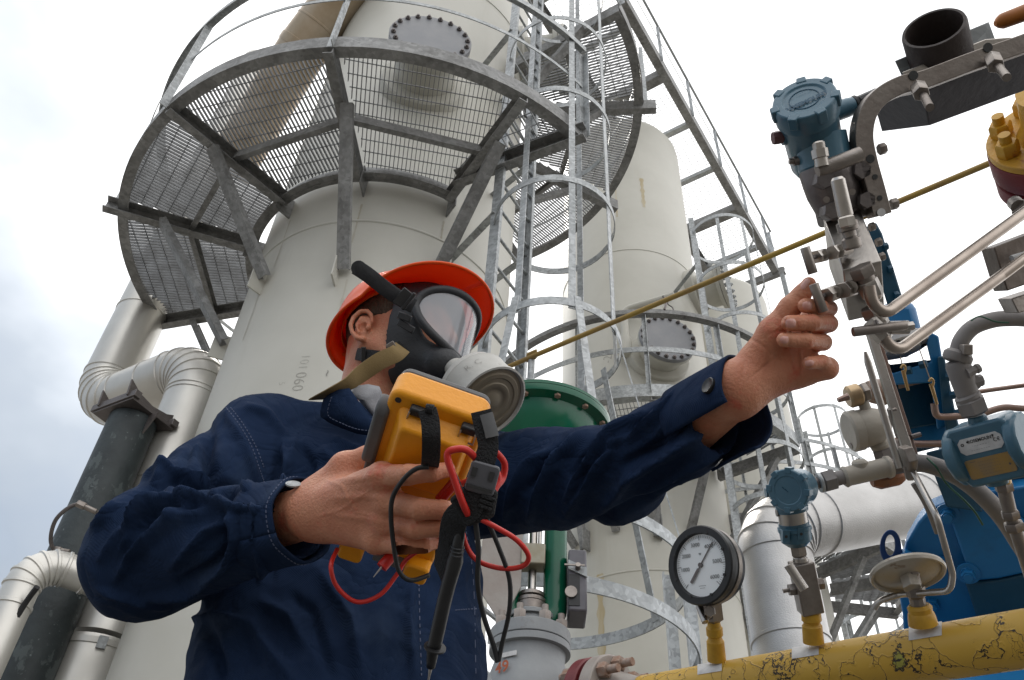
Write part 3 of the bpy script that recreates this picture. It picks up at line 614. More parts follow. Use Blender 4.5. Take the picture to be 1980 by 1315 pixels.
for s_ in (-1, 1):
    for k in (-1, 1):
        mb = MB(); mb.prism([(0, 0), (.09, 0), (0, -.16)], pt + dp*(.14*s_) * (1) + dn*0 - UP*.045, (dp*s_, UP, dn), .012); mb.build("gusset", darkst, PL) if k == 1 else None
# cable loop on the pole
CB = thing("cable", "thin bare cable looping off the black pole beside the man's elbow", "cable", at(155, 980, 4.9))
mb = MB(); mb.tube(bez([at(190, 992, 4.75), at(150, 975, 4.72), at(110, 1002, 4.7), at(98, 1045, 4.7), at(112, 1070, 4.72), at(132, 1065, 4.75)], 8), .011, 8); mb.build("cable_sheath", darkst, CB)
for (a_, b_) in (((150, 973), (186, 990)), ((106, 1063), (134, 1068))):
    mb = MB(); A2, B2 = at(*a_, 4.72), at(*b_, 4.72); mb.hexn(A2, A2 + (B2-A2)*.4, .022); mb.cyl(A2 + (B2-A2)*.4, B2, .015, n=12); mb.build("cable_gland", steeld, CB)
mb = MB(); mb.tube(bez([at(72, 1135, 4.2), at(50, 1165, 4.2), at(20, 1215, 4.15), at(0, 1258, 4.1), at(-40, 1400, 4.0)], 8), .014, 8)
tag(mb.build("cable", blkrub, None, at(20, 1215, 4.15)), "black cable running down the slim pipe at the lower left corner", "cable")
# ================================================================ green diaphragm valve behind the arm
GD = 2.75
vc = at(1068, 800, GD); vax = UP
def vz(px, py, d=GD): return vline(1031, 1060, d, py)[2]
vx = vline(1031, 1060, GD, 1060); gx, gy = vx[0], vx[1]
def gp(py): return V(gx, gy, vz(1031, py))
GV = thing("control_valve", "green dished control valve actuator on a grey body, behind the man's outstretched arm", "valve", V(gx, gy, GZ))
zr = gp(838)[2]
mb = MB(); c_ = V(gx, gy, zr)
mb.lathe(c_, UP, [(-.33, .045), (-.29, .062), (-.245, .067), (-.225, .095), (-.215, .12), (-.195, .128), (-.15, .16), (-.10, .195), (-.05, .215), (-.02, .222), (-.012, .255), (0, .258), (.010, .258), (.012, .0)], 72); mb.build("diaphragm_dish", green, GV, sharp=30)
mb = MB(); mb.lathe(c_ + UP*.0125, UP, [(0, .258), (.012, .258), (.02, .215), (.09, .17), (.14, .08), (.15, 0)], 64); mb.build("top_cover", green, GV, sharp=30)
bolts(GV, c_ - UP*.014, -UP, .238, 14, .011, rust, "rim_bolt")
bolts(GV, c_ - UP*.222, -UP, .108, 8, .007, steeld, "neck_bolt")
yb = gp(1215)[2]                                   # foot of the yoke
for s_ in (-1, 1):
    o_ = RIGHT*V(1, 1, 0); o_ = nrm(o_)*s_*.070
    pth = elbow([V(gx, gy, yb + .01) + o_*.2, V(gx, gy, yb + .02) + o_*1.0, V(gx, gy, zr - .30) + o_*1.0, V(gx, gy, zr - .24) + o_*.4], .05, 6)
    mb = MB(); mb.tube(pth, .036, 16, ell=(1.0, .85)); mb.build("yoke_arm", green, GV, sharp=60)
ra_ = nrm(RIGHT*V(1, 1, 0)); fa_ = V(-ra_[1], ra_[0], 0)
mb = MB(); mb.cyl(V(gx, gy, yb), V(gx, gy, zr - .25), .013, n=16); mb.cyl(V(gx - .0, gy, yb + .24) + ra_*.02 - fa_*.01, V(gx, gy, zr - .25) + ra_*.02 - fa_*.01, .006, n=12); mb.build("valve_stem", steel, GV)
mb = MB(); mb.box(V(gx, gy, gp(1085)[2]) - fa_*.02, (.075, .06, .07), (ra_, fa_, UP)); mb.build("stem_clamp", mat("dull_bronze", (.27, .235, .16), .5, .3, col2=(.34, .32, .26), scale=18), GV, bevel=.004)
mb = MB()
for k, (zz, r0) in enumerate(((.0, .04), (.02, .045), (.035, .03), (.06, .032))): mb.cyl(V(gx, gy, gp(1150)[2] - zz), V(gx, gy, gp(1150)[2] - zz - .012), r0, n=24)
mb.cyl(V(gx, gy, yb), V(gx, gy, gp(1170)[2]), .045, n=24); mb.build("packing_gland", steeld, GV, bevel=.001)
mb = MB(); g0 = V(gx, gy, gp(1120)[2]) - ra_*.098 - fa_*.04; mb.prism([(-.055, .20), (.035, .21), (.035, -.05), (-.01, -.15), (-.03, -.15), (-.09, -.06), (-.09, .1)], g0 + ra_*.03, (ra_, UP, fa_), .008); mb.build("bracket_plate", greyfl, GV, bevel=.001)
mb = MB(); g0 = V(gx, gy, gp(1135)[2]) + ra_*.135; mb.box(g0, (.055, .12, .20), (ra_, fa_, UP)); mb.build("positioner_box", mat("grey_box_paint", (.10, .095, .11), .5, 0, col2=(.14, .135, .15), scale=9), GV, bevel=.006)
mb = MB(); mb.prism([(-.028, .03), (.028, .005), (.028, -.025), (-.028, .0)], g0 - fa_*.064 + UP*.03, (ra_, UP, fa_), .006); mb.build("scale_plate", galv, GV)
mb = MB(); mb.cyl(g0 - fa_*.06 + UP*.03, g0 - fa_*.085 + UP*.035, .008, n=10); mb.beam(g0 - fa_*.08 + UP*.035 - ra_*.04, g0 - fa_*.08 + UP*.035 + ra_*.02, .005, .005); mb.build("travel_pointer", steeld, GV); mb = MB(); mb.cyl(g0 - fa_*.06 - UP*.045 - ra_*.02, g0 - fa_*.07 - UP*.045 - ra_*.02, .018, n=16); mb.build("cam_wheel", steeld, GV)
mb = MB(); mb.box(g0 - ra_*.01 - fa_*.0605 - UP*.035, (.032, .004, .10), (ra_, fa_, UP)); mb.build("box_opening", black, GV)
# grey body
zb = gp(1238)[2]
mb = MB(); mb.lathe(V(gx, gy, zb), UP, [(-.02, .117), (0, .117), (.018, .117), (.02, .070), (.06, .06), (yb - zb + .02, .07), (yb - zb + .035, .07)], 48); mb.build("bonnet_flange", greym, GV, bevel=.002, sharp=30)
bolts(GV, V(gx, gy, zb + .02), UP, .094, 8, .019, greyfl, "bonnet_nut", h=.028, stud=.02)
mb = MB(); mb.lathe(V(gx, gy, zb - .023), -UP, [(0, .117), (.02, .117), (.022, .103), (.05, .100), (.10, .116), (.19, .135), (.28, .125), (.34, .10), (.36, 0)], 48); mb.cyl(V(gx, gy, zb - .19) - ra_*.30, V(gx, gy, zb - .19) + ra_*.02, .08, n=32); mb.build("valve_body", greym, GV, sharp=30)
def onbody(py, px, s, size, m_, r=.1165, dz=0):
    a0 = math.atan2(-gy + 0, -gx); q = on_cyl(px, py, gx, gy, r); a0 = math.atan2(q[1]-gy, q[0]-gx)
    mb = MB(); text_mesh(mb, s, lambda x, y, d: V(gx + (r + .0025)*math.cos(a0 + x/r), gy + (r + .0025)*math.sin(a0 + x/r), q[2] + y), size, bold=.0008); mb.build("marking", m_, GV, fix=False)
onbody(1291, 971, "49", .045, redink, .123)
mb = MB(); q = on_cyl(985, 1266, gx, gy, .106); rd = nrm(q*V(1, 1, 0) - V(gx, gy, 0)); tg = V(-rd[1], rd[0], 0); mb.box(q + rd*.004, (.05, .003, .013), (tg, rd, UP)); mb.build("small_label", white, GV)
mb = MB(); mb.lathe(V(gx, gy, GZ), UP, [(0, .12), (.04, .12), (.05, .07), (zb - .36 - GZ, .07)], 32); mb.build("support_leg", greym, GV)
# ================================================================ big stucco clad pipe
e_top = at(1490, 1022, 4.7); xr = at(1900, 955, 5.75)
clad_pipe("big dimpled silver clad pipe bending from vertical to the right, behind the small blue transmitter", [V(e_top[0], e_top[1], GZ), e_top, e_top + nrm(xr - e_top)*2.6], .187, .27, m_=alub, ringstep=.95, gore_n=4, group=None)
# ================================================================ instruments at the right
def iv(dx, dy, dz=0., d=1.): return (dx*RIGHT - dy*UPV + dz*FWD) * d / F
def s_(px, d): return px * d / F
def oax(p_img, p_dir, k):
    """unit axis: image direction p_dir, leaning towards the camera by k (0..1)"""
    f0 = FWD if p_img is None else nrm(ray(*p_img)); v = nrm(V(p_dir[0], p_dir[1])); m = math.sqrt(1 - k*k)
    t = v[0]*RIGHT - v[1]*UPV; t = nrm(t - f0*(t@f0)); return t*m - f0*k
def path_px(pts): return [at(*p) for p in pts]
# ---- yellow pipe, crackled paint
yel = bpy.data.materials.new("cracked_yellow_paint"); yel.use_nodes = True
n = yel.node_tree.nodes; l = yel.node_tree.links.new; b = n['Principled BSDF']; b.inputs['Roughness'].default_value = .42
tcx = n.new("ShaderNodeTexCoord")
nzd = n.new("ShaderNodeTexNoise"); nzd.inputs['Scale'].default_value = 9; nzd.inputs['Detail'].default_value = 5; l(tcx.outputs['Object'], nzd.inputs['Vector'])
mxv = n.new("ShaderNodeMix"); mxv.data_type = 'RGBA'; mxv.blend_type = 'LINEAR_LIGHT'; mxv.inputs[0].default_value = .16; l(tcx.outputs['Object'], mxv.inputs[6]); l(nzd.outputs['Color'], mxv.inputs[7])
vo = n.new("ShaderNodeTexVoronoi"); vo.feature = 'DISTANCE_TO_EDGE'; vo.inputs['Scale'].default_value = 11; l(mxv.outputs[2], vo.inputs['Vector'])
vo2 = n.new("ShaderNodeTexVoronoi"); vo2.feature = 'DISTANCE_TO_EDGE'; vo2.inputs['Scale'].default_value = 30; l(mxv.outputs[2], vo2.inputs['Vector'])
wn_ = n.new("ShaderNodeTexNoise"); wn_.inputs['Scale'].default_value = 7; l(tcx.outputs['Object'], wn_.inputs['Vector'])
wr = n.new("ShaderNodeMapRange"); wr.inputs[1].default_value = .36; wr.inputs[2].default_value = .68; wr.inputs[3].default_value = .005; wr.inputs[4].default_value = .018; l(wn_.outputs['Fac'], wr.inputs[0])
lt = n.new("ShaderNodeMath"); lt.operation = 'LESS_THAN'; l(vo.outputs['Distance'], lt.inputs[0]); l(wr.outputs[0], lt.inputs[1])
wr2 = n.new("ShaderNodeMapRange"); wr2.inputs[1].default_value = .56; wr2.inputs[2].default_value = .80; wr2.inputs[3].default_value = 0; wr2.inputs[4].default_value = .03; l(wn_.outputs['Fac'], wr2.inputs[0])
lt2 = n.new("ShaderNodeMath"); lt2.operation = 'LESS_THAN'; l(vo2.outputs['Distance'], lt2.inputs[0]); l(wr2.outputs[0], lt2.inputs[1])
mxx = n.new("ShaderNodeMath"); mxx.operation = 'MAXIMUM'; l(lt.outputs[0], mxx.inputs[0]); l(lt2.outputs[0], mxx.inputs[1])
pn = n.new("ShaderNodeTexNoise"); pn.inputs['Scale'].default_value = 4.5; pn.inputs['Detail'].default_value = 8; pn.inputs['Roughness'].default_value = .62; l(tcx.outputs['Object'], pn.inputs['Vector'])
c1 = n.new("ShaderNodeMix"); c1.data_type = 'RGBA'; c1.inputs[6].default_value = (.64, .40, .065, 1); c1.inputs[7].default_value = (.55, .32, .04, 1); l(pn.outputs['Fac'], c1.inputs[0])
pk = n.new("ShaderNodeTexNoise"); pk.inputs['Scale'].default_value = 90; pk.inputs['Detail'].default_value = 4; l(tcx.outputs['Object'], pk.inputs['Vector'])
pr_ = n.new("ShaderNodeMapRange"); pr_.inputs[1].default_value = .56; pr_.inputs[2].default_value = .60; l(pk.outputs['Fac'], pr_.inputs[0])
old = n.new("ShaderNodeMix"); old.data_type = 'RGBA'; old.inputs[6].default_value = (.36, .33, .06, 1); old.inputs[7].default_value = (.03, .025, .02, 1); l(pr_.outputs[0], old.inputs[0])
pa_ = n.new("ShaderNodeMapRange"); pa_.inputs[1].default_value = .660; pa_.inputs[2].default_value = .663; l(pn.outputs['Fac'], pa_.inputs[0])
c2 = n.new("ShaderNodeMix"); c2.data_type = 'RGBA'; l(pa_.outputs[0], c2.inputs[0]); l(c1.outputs[2], c2.inputs[6]); l(old.outputs[2], c2.inputs[7])
pe = n.new("ShaderNodeMapRange"); pe.inputs[1].default_value = .648; pe.inputs[2].default_value = .651; l(pn.outputs['Fac'], pe.inputs[0])
pe2 = n.new("ShaderNodeMath"); pe2.operation = 'SUBTRACT'; l(pe.outputs[0], pe2.inputs[0]); l(pa_.outputs[0], pe2.inputs[1])
mx3 = n.new("ShaderNodeMath"); mx3.operation = 'MAXIMUM'; l(mxx.outputs[0], mx3.inputs[0]); l(pe2.outputs[0], mx3.inputs[1])
c3 = n.new("ShaderNodeMix"); c3.data_type = 'RGBA'; l(mx3.outputs[0], c3.inputs[0]); l(c2.outputs[2], c3.inputs[6]); c3.inputs[7].default_value = (.045, .03, .015, 1); l(c3.outputs[2], b.inputs['Base Color'])
hs = n.new("ShaderNodeMath"); hs.operation = 'MAXIMUM'; l(mx3.outputs[0], hs.inputs[0]); l(pa_.outputs[0], hs.inputs[1])
cur = n.new("ShaderNodeMapRange"); cur.inputs[1].default_value = 0; cur.inputs[2].default_value = .08; cur.inputs[3].default_value = 1.0; cur.inputs[4].default_value = .6; l(vo.outputs['Distance'], cur.inputs[0])
sb = n.new("ShaderNodeMath"); sb.operation = 'SUBTRACT'; l(cur.outputs[0], sb.inputs[0]); l(hs.outputs[0], sb.inputs[1])
bp = n.new("ShaderNodeBump"); bp.inputs['Strength'].default_value = .7; bp.inputs['Distance'].default_value = .004; l(sb.outputs[0], bp.inputs['Height']); l(bp.outputs[0], b.inputs['Normal'])
yelp = mat("plain_yellow_paint", (.62, .36, .035), .45, 0, col2=(.5, .27, .03), scale=20, bump=.15, bscale=60)
spots(yelp, (.16, .10, .04), 18, .66, .04, strength=.6)
YA, YB = at(1190, 1360, 2.28), at(2150, 1208, 1.66); YB = YB + nrm(YB - YA)*1.6; yd = nrm(YB - YA)
YP = thing("yellow_pipe", "yellow pipe with cracked flaking paint crossing the lower right corner", "pipe", YA, None)
yr = .0555
mb = MB(); mb.tube([YA + yd*.07, YA + yd*.3, YA + yd*.8, YB], yr, 64); mb.build("pipe_run", yel, YP, sharp=60)
mb = MB(); mb.lathe(YA, yd, [(-.035, .118), (-.03, .122), (.0, .122), (.004, .118), (.005, .085), (.05, .066), (.075, yr + .001), (.09, yr)], 48); mb.build("weld_neck_flange", greyfl, YP, sharp=30)
mb = MB(); mb.lathe(YA, yd, [(-.085, .118), (-.08, .122), (-.052, .122), (-.047, .118)], 48); mb.lathe(YA, yd, [(-.0475, .088), (-.0345, .088)], 40); mb.build("mating_flange", maroon, YP, sharp=30)
bolts(YP, YA + yd*.004, yd, .096, 8, .021, rust, "flange_nut", h=.026, stud=.032, ph=.2)
bolts(YP, YA - yd*.086, -yd, .096, 8, .0212, rust, "flange_nut", h=.026, stud=.012, ph=-.2)
mb = MB(); mb.tube([YA - yd*.085, YA - yd*.6], yr, 40); mb.build("pipe_end", greym, YP, sharp=60)
def on_pipe(px, py, a, d, r):
    q = ray(px, py); qp = q - d*(q@d); ap = a - d*(a@d); A_ = qp@qp; B_ = -2*(qp@ap); C_ = ap@ap - r*r; return q*((-B_ - math.sqrt(max(B_*B_ - 4*A_*C_, 0)))/(2*A_))
def ypt(px):
    """point on the pipe axis that shows at column px"""
    lo, hi = 0., 1.
    for _ in range(40):
        k = (lo+hi)/2
        if proj(YA + (YB-YA)*k)[0] < px: lo = k
        else: hi = k
    return YA + (YB-YA)*lo
for px, py, w_ in ((1372, 1291, 47), (1557, 1259, 52), (1789, 1220, 64)):
    D = ypt(px) @ FWD; P = [[on_pipe(px + i*w_, py + j*.42*w_ - i*w_*.16, YA, yd, yr + .0012) for j in np.linspace(-.5, .5, 6)] for i in np.linspace(-.5, .5, 8)]
    mb = MB(); mb.grid(P); mb.build("white_sticker", white, YP, fix=False)
# ---- gauge on its tap
def tap(px, tops, mat_=None, n=20):
    """stub rising from the yellow pipe: list of (py, px, radius px)"""
    c_ = ypt(px); D = c_ @ FWD; return c_, D
def stack(parent, name, m_, D, pts, n=24, sharp=30, bevel=0):
    """a turned piece whose centre line and radii are given by picture positions (x, y, r) at depth D"""
    a = at(pts[0][0], pts[0][1], D); b_ = at(pts[-1][0], pts[-1][1], D); ax = nrm(b_ - a); prof = [((at(x, y, D) - a) @ ax, s_(r, D)) for x, y, r in pts]
    mb = MB(); mb.lathe(a, ax, prof, n); return mb.build(name, m_, parent, sharp=sharp, bevel=bevel)
DG = ypt(1385) @ FWD
GA = thing("pressure_gauge", "round dial pressure gauge with black case standing on the yellow pipe", "gauge", at(1388, 1262, DG))
stack(GA, "threaded_boss", yelp, DG, [(1386, 1277, 18), (1385, 1262, 17.5), (1384, 1240, 17), (1383.5, 1236, 14), (1383, 1231, 13), (1382.5, 1228, 16), (1381, 1214, 16), (1380.5, 1210, 13), (1380, 1200, 12)])
stack(GA, "valve_block", steeld, DG, [(1380, 1203, 12), (1378, 1196, 22), (1374, 1152, 22), (1373, 1146, 15), (1372, 1138, 10)], n=6)
mb = MB(); q = at(1352, 1172, DG*.985); q2 = at(1364, 1203, DG*.97); mb.cyl(q, q2, s_(7, DG), n=14); mb.build("needle_valve_handle", steel, GA)
mb = MB(); mb.cyl(at(1366, 1190, DG*.985), at(1378, 1190, DG), s_(8, DG), n=12); mb.hexn(at(1372, 1182, DG*.96), at(1374, 1182, DG), s_(11, DG)); mb.build("valve_stem", steeld, GA)
stack(GA, "gauge_neck", darkst, DG, [(1373, 1150, 12), (1371, 1138, 12), (1370, 1125, 9), (1368, 1110, 9)], n=8)
gax = oax((1357, 1093), (-.75, -.12), .80); gc = at(1357, 1093, DG*.98); Bg = basis(gax, UPV); gr = s_(72, DG)
mb = MB(); mb.lathe(gc, gax, [(-.055, gr*.55), (-.054, gr*.93), (-.03, gr*.97), (-.006, gr*.99), (-.004, gr*1.03), (.008, gr*1.03), (.012, gr*1.0), (.012, gr*.83), (.002, gr*.80), (.0, 0)], 64); mb.build("gauge_case", black, GA, sharp=30)
dial = mat("dial_white", (.80, .82, .82), .35, 0, coat=.6)
mb = MB(); mb.lathe(gc, gax, [(.0012, 0.0), (.0024, gr*.80), (.0026, 0)], 48); fc = mb.build("dial_face", dial, GA)
bx = nrm(RIGHT - gax*(RIGHT@gax)); by = nrm(np.cross(gax, bx)); bx = bx if np.cross(bx, by)@gax > 0 else -bx
def onface(c, h=.0035): return lambda x, y, d: gc + gax*(h + d) + bx*(c[0] + x) + by*(c[1] + y)
mb = MB()
for s0, a_ in (("1000", 188), ("2000", 150), ("3000", 105), ("4000", 55), ("5000", 5), ("6000", -38)):
    text_mesh(mb, s0, onface((gr*.52*math.cos(R(a_)), gr*.55*math.sin(R(a_)))), gr*.145)
text_mesh(mb, "w", onface((0, gr*.30)), gr*.13); text_mesh(mb, "------", onface((gr*.0, -gr*.52)), gr*.12); text_mesh(mb, "-----", onface((gr*.0, -gr*.58)), gr*.10)
for k in range(61):
    a_ = R(225 - 270*k/60); r0 = gr*(.70 if k % 10 else .64); c0 = V(math.cos(a_), math.sin(a_))
    mb.beam(gc + gax*.0036 + bx*c0[0]*r0 + by*c0[1]*r0, gc + gax*.0036 + bx*c0[0]*gr*.77 + by*c0[1]*gr*.77, .0012 if k % 10 == 0 else .0006, .0003, up=gax)
mb.build("dial_marks", ink, GA, fix=False)
mb = MB(); d2 = nrm(bx*.62 + by*.78); mb.beam(gc + gax*.005 - d2*gr*.55, gc + gax*.005 + d2*gr*.70, .003, .0008, up=gax); mb.beam(gc + gax*.0058 - d2*gr*.55, gc + gax*.0058 - d2*gr*.12, .007, .0008, up=gax); mb.cyl(gc + gax*.003, gc + gax*.008, gr*.06, n=20); mb.build("needle", darkst, GA)
for k in range(8):
    a_ = R(22 + k*45); c0 = gc + bx*gr*.84*math.cos(a_) + by*gr*.84*math.sin(a_)
    mb = MB(); mb.cyl(c0 + gax*.010, c0 + gax*.014, gr*.035, n=10); mb.build("bezel_screw", ink, GA)
glassm = mat("clear_glass", (1, 1, 1), .02, 0, trans=1.0, ior=1.25)
mb = MB(); mb.lathe(gc, gax, [(-.035, gr*.985), (-.0345, gr*1.0), (-.022, gr*1.0), (-.0215, gr*.985)], 64, cap=False); mb.build("case_band", steeld, GA)
# ---- small transmitter and its block valve
def tx_head(T, D, c, hax, r, L, lugs=8, capm=txblue, two=False):
    """round instrument housing with a castellated screw cap; hax = axis towards the cap"""
    B = basis(hax, UPV)
    mb = MB(); mb.lathe(c - hax*L, hax, [(0, r*.80), (L*.1, r*.92), (L*.75, r*.95), (L*.80, r*.98)], 40); mb.build("housing", txblue, T, sharp=30)
    mb = MB(); mb.lathe(c - hax*L*.22, hax, [(0, r*.98), (.002, r*1.04), (L*.22, r*1.05), (L*.27, r*1.0), (L*.27, r*.70), (L*.25, r*.68), (L*.25, 0)], 48)
    for k in range(lugs):
        a = 2*math.pi*k/lugs; d = math.cos(a)*B[0] + math.sin(a)*B[1]; mb.prism([(-r*.17, 0), (r*.17, 0), (r*.15, r*.28), (-r*.15, r*.28)], c + hax*(L*.05 - r*.20) + d*r*.84, (np.cross(hax, d), d, hax), r*.46)
    o = mb.build("screw_cap", capm, T, sharp=30, bevel=.0012); return B
DS = (ypt(1560) @ FWD)*.99
TS = thing("pressure_transmitter", "small blue transmitter on the yellow pipe, in front of the big silver pipe", "transmitter", at(1570, 1230, DS))
stack(TS, "threaded_boss", yelp, DS, [(1573, 1242, 20), (1572, 1228, 19.5), (1571, 1210, 19), (1570.5, 1206, 16), (1570, 1202, 16), (1569.5, 1199, 19), (1568, 1186, 18.5), (1567, 1181, 14), (1566, 1160, 13)])
mb = MB(); c_ = at(1558, 1135, DS); ba = nrm(iv(12, -75)*-1); w3 = nrm(np.cross(ba, -FWD)); mb.box(c_, (s_(100, DS), s_(42, DS), s_(40, DS)), (nrm(iv(18, 90)), nrm(iv(90, -18)), FWD)); mb.build("block_valve", steeld, TS, bevel=.003)
mb = MB(); mb.cyl(at(1524, 1092, DS*.965), at(1556, 1140, DS*.955), s_(9, DS), n=18); mb.build("valve_handle", steel, TS, bevel=.001)
mb = MB(); mb.cyl(at(1552, 1134, DS*.975), at(1552, 1134, DS*.955), s_(8, DS), n=14); mb.build("valve_stem", steeld, TS)
mb = MB(); mb.hexn(at(1577, 1130, DS), at(1592, 1128, DS), s_(12, DS)); mb.cyl(at(1570, 1131, DS), at(1580, 1130, DS), s_(8, DS)); mb.build("side_plug", steeld, TS)
mb = MB(); mb.hexn(at(1525, 1141, DS), at(1540, 1139, DS), s_(12, DS)); mb.cyl(at(1514, 1143, DS), at(1527, 1141, DS), s_(4, DS)); mb.build("bleed_plug", steeld, TS)
stack(TS, "adapter_nut", steel, DS, [(1549, 1092, 12), (1548, 1085, 15), (1547, 1078, 14), (1546, 1072, 9), (1546, 1066, 10)], n=20)
stack(TS, "hex_adapter", steeld, DS, [(1546, 1075, 13), (1545, 1072, 16), (1542, 1052, 16), (1541, 1048, 13)], n=6)
stack(TS, "sensor_module", txblue, DS, [(1542, 1055, 18), (1541, 1045, 29), (1539, 1033, 30), (1538, 1026, 30), (1537, 1025, 32), (1536, 1018, 32), (1535.5, 1016, 29), (1534, 1010, 29)], n=40)
for px, py in ((1518, 1036), (1547, 1031)):
    mb = MB(); q = at(px, py, DS*.985); mb.box(q, (s_(13, DS), s_(22, DS), s_(14, DS)), (RIGHT, UPV, FWD)); mb.cyl(q - FWD*s_(7.2, DS), q - FWD*s_(8, DS), s_(3, DS), n=10, mi=1); mb.build("mounting_lug", [txblue, ink], TS, bevel=.001)
stack(TS, "steel_collar", steel, DS, [(1536, 1018, 28), (1531, 985, 27.5)], n=40)
stack(TS, "lower_housing", txblue, DS, [(1532, 988, 30), (1529, 975, 31), (1524, 950, 33), (1522, 935, 30)], n=40)
hax = oax((1524, 948), (-.45, .12), .90); B = tx_head(TS, DS, at(1524, 948, DS*.965), hax, s_(38, DS), s_(60, DS), lugs=8)
mb = MB(); q = at(1524, 948, DS*.965) + hax*s_(60, DS)*.032; text_mesh(mb, "----", lambda x, y, d: q + hax*.0008 + nrm(iv(1, .8))*x + nrm(iv(.8, -1))*y, s_(20, DS)); mb.build("embossed_mark", blued, TS, fix=False)
stack(TS, "conduit_entry_left", txblue, DS, [(1510, 950, 15), (1488, 952, 14), (1487, 952, 9), (1480, 953, 9)], n=20).name = "conduit_entry"
stack(TS, "conduit_entry", txblue, DS, [(1545, 945, 17), (1572, 936, 16), (1573, 936, 11)], n=20)
mb = MB(); mb.cyl(at(1501, 991, DS), at(1516, 990, DS), s_(8, DS), n=10); mb.build("ground_screw", steeld, TS)
# conduit tee run to the right of it
CT = thing("conduit_fitting", "grey union and beige tee joining the small blue transmitter to the flexible hose", "conduit", at(1650, 918, DS))
stack(CT, "nipple", darkst, DS, [(1572, 936, 11), (1590, 932, 11)])
stack(CT, "lock_ring", galv, DS, [(1583, 934, 19), (1586, 933, 20), (1589, 932.5, 19)])
stack(CT, "union_nut", condg, DS, [(1589, 933, 15), (1592, 932, 22), (1612, 927, 22), (1615, 926, 16)], n=6)
stack(CT, "reducer", condg, DS, [(1613, 927, 14), (1632, 922, 14), (1633, 922, 17), (1640, 920, 18)])
stack(CT, "tee_body", beige, DS, [(1630, 923, 17), (1634, 922, 21), (1640, 920, 19), (1700, 907, 19), (1712, 905, 19), (1715, 904, 22), (1722, 902, 21)])
stack(CT, "tee_boss", beige, DS, [(1665, 915, 14), (1664, 903, 15), (1662, 894, 15), (1661, 890, 12)])
stack(CT, "lower_plug", mat("orange_rust_plug", (.32, .13, .06), .6, .2, col2=(.22, .12, .08), scale=40, bump=.2), DS*1.02, [(1685, 930, 12), (1700, 927, 20), (1735, 919, 20), (1745, 917, 14)], n=8)
stack(CT, "hose_socket", darkst, DS, [(1720, 903, 16), (1752, 897, 16)])
# hose
HZ = thing("flexible_hose", "thick grey flexible hose curving down from the conduit tee in front of the blue valve", "hose", at(1850, 930, DS*.97))
mb = MB(); mb.tube(bez([at(1755, 897, DS*.96), at(1790, 897, DS*.955), at(1840, 915, DS*.95), at(1885, 945, DS*.945), at(1930, 990, DS*.94), at(1965, 1040, DS*.94), at(2010, 1120, DS*.94), at(2080, 1300, DS*.95), at(2100, 1700, DS)], 10), s_(16.5, DS), 24); mb.build("hose_tube", condg, HZ, sharp=60)
mb = MB(); mb.tube(bez([at(1793, 886, DS*.94), at(1812, 905, DS*.925), at(1830, 935, DS*.94), at(1862, 965, DS*.925), at(1885, 990, DS*.925), at(1900, 1015, DS*.93)], 6), .0022, 8); mb.build("green_tie_wire", mat("green_wire", (.02, .09, .05), .5), HZ)
# block + bracket in the middle of the hose
mb = MB(); mb.hexn(at(1746, 888, DS*.93), at(1764, 884, DS*.93) , s_(25, DS), ph=.3); tg_ = mb.build("pipe_cross", steeld, CT, bevel=.001)
stack(CT, "cross_stub", steeld, DS*.93, [(1758, 900, 12), (1760, 925, 11), (1762, 928, 8)], n=6)
# ---- hand wheel valve
DH = (ypt(1785) @ FWD)*.99
HW = thing("hand_wheel_valve", "valve with a pale round hand wheel standing on the yellow pipe, before the blue casting", "valve", at(1785, 1190, DH))
stack(HW, "threaded_boss", yelp, DH, [(1785, 1207, 27), (1783, 1196, 26), (1781, 1186, 24), (1780.5, 1183, 22), (1779, 1174, 23), (1777, 1169, 18)])
stack(HW, "valve_body", brass if 0 else steeld, DH, [(1777, 1176, 15), (1773, 1155, 15), (1772, 1150, 19), (1768, 1134, 19), (1767, 1130, 14), (1764, 1112, 14), (1763, 1108, 17), (1761, 1098, 17), (1760, 1096, 11)], n=10)
wax = oax((1756, 1112), (-.34, -1), -.44); wc = at(1756, 1112, DH)
wheel = mat("dull_wheel_paint", (.42, .38, .32), .4, .35, col2=(.50, .46, .40), scale=9, bump=.1); spots(wheel, (.2, .12, .07), 18, .62, .06, strength=.6)
mb = MB(); wr_ = s_(70, DH); mb.lathe(wc, wax, [(-.004, 0), (-.004, wr_*.25), (.000, wr_*.80), (.004, wr_*.88), (-.003, wr_*.94), (-.002, wr_*.99), (.004, wr_*1.02), (.010, wr_*.99), (.011, wr_*.93), (.007, wr_*.8), (.004, 0)], 64); mb.build("hand_wheel", wheel, HW, sharp=30)
mb = MB(); mb.cyl(wc - wax*.03, wc - wax*.003, s_(18, DH), n=6); mb.cyl(wc + wax*.003, wc + wax*.02, s_(9, DH), n=12); mb.build("wheel_hub", wheel, HW, bevel=.001)
TB = thing("steel_tube", "thin bent steel tube running down before the blue casting, round the hand wheel", "tube", at(1830, 1050, 1.7))
mb = MB(); mb.tube(elbow([at(1690, 1178, DH*1.02), at(1697, 1163, DH*1.02), at(1735, 1150, DH*1.02), at(1838, 1143, DH*.95), at(1842, 1110, DH*.95), at(1812, 1000, DH*.94), at(1762, 905, DS*.93)], .03, 8), s_(6, DH), 14); mb.build("tube", steel, TB, sharp=60)
mb = MB(); mb.tube(bez([at(1766, 935, DS*.96), at(1790, 975, DS*.96), at(1812, 1030, DS*.97)], 8), s_(5, DS), 10); tag(mb.build("black_tube", condg, None, at(1766, 935, DS*.96)), "short dark grey tube beside the bent steel tube above the blue casting", "tube")
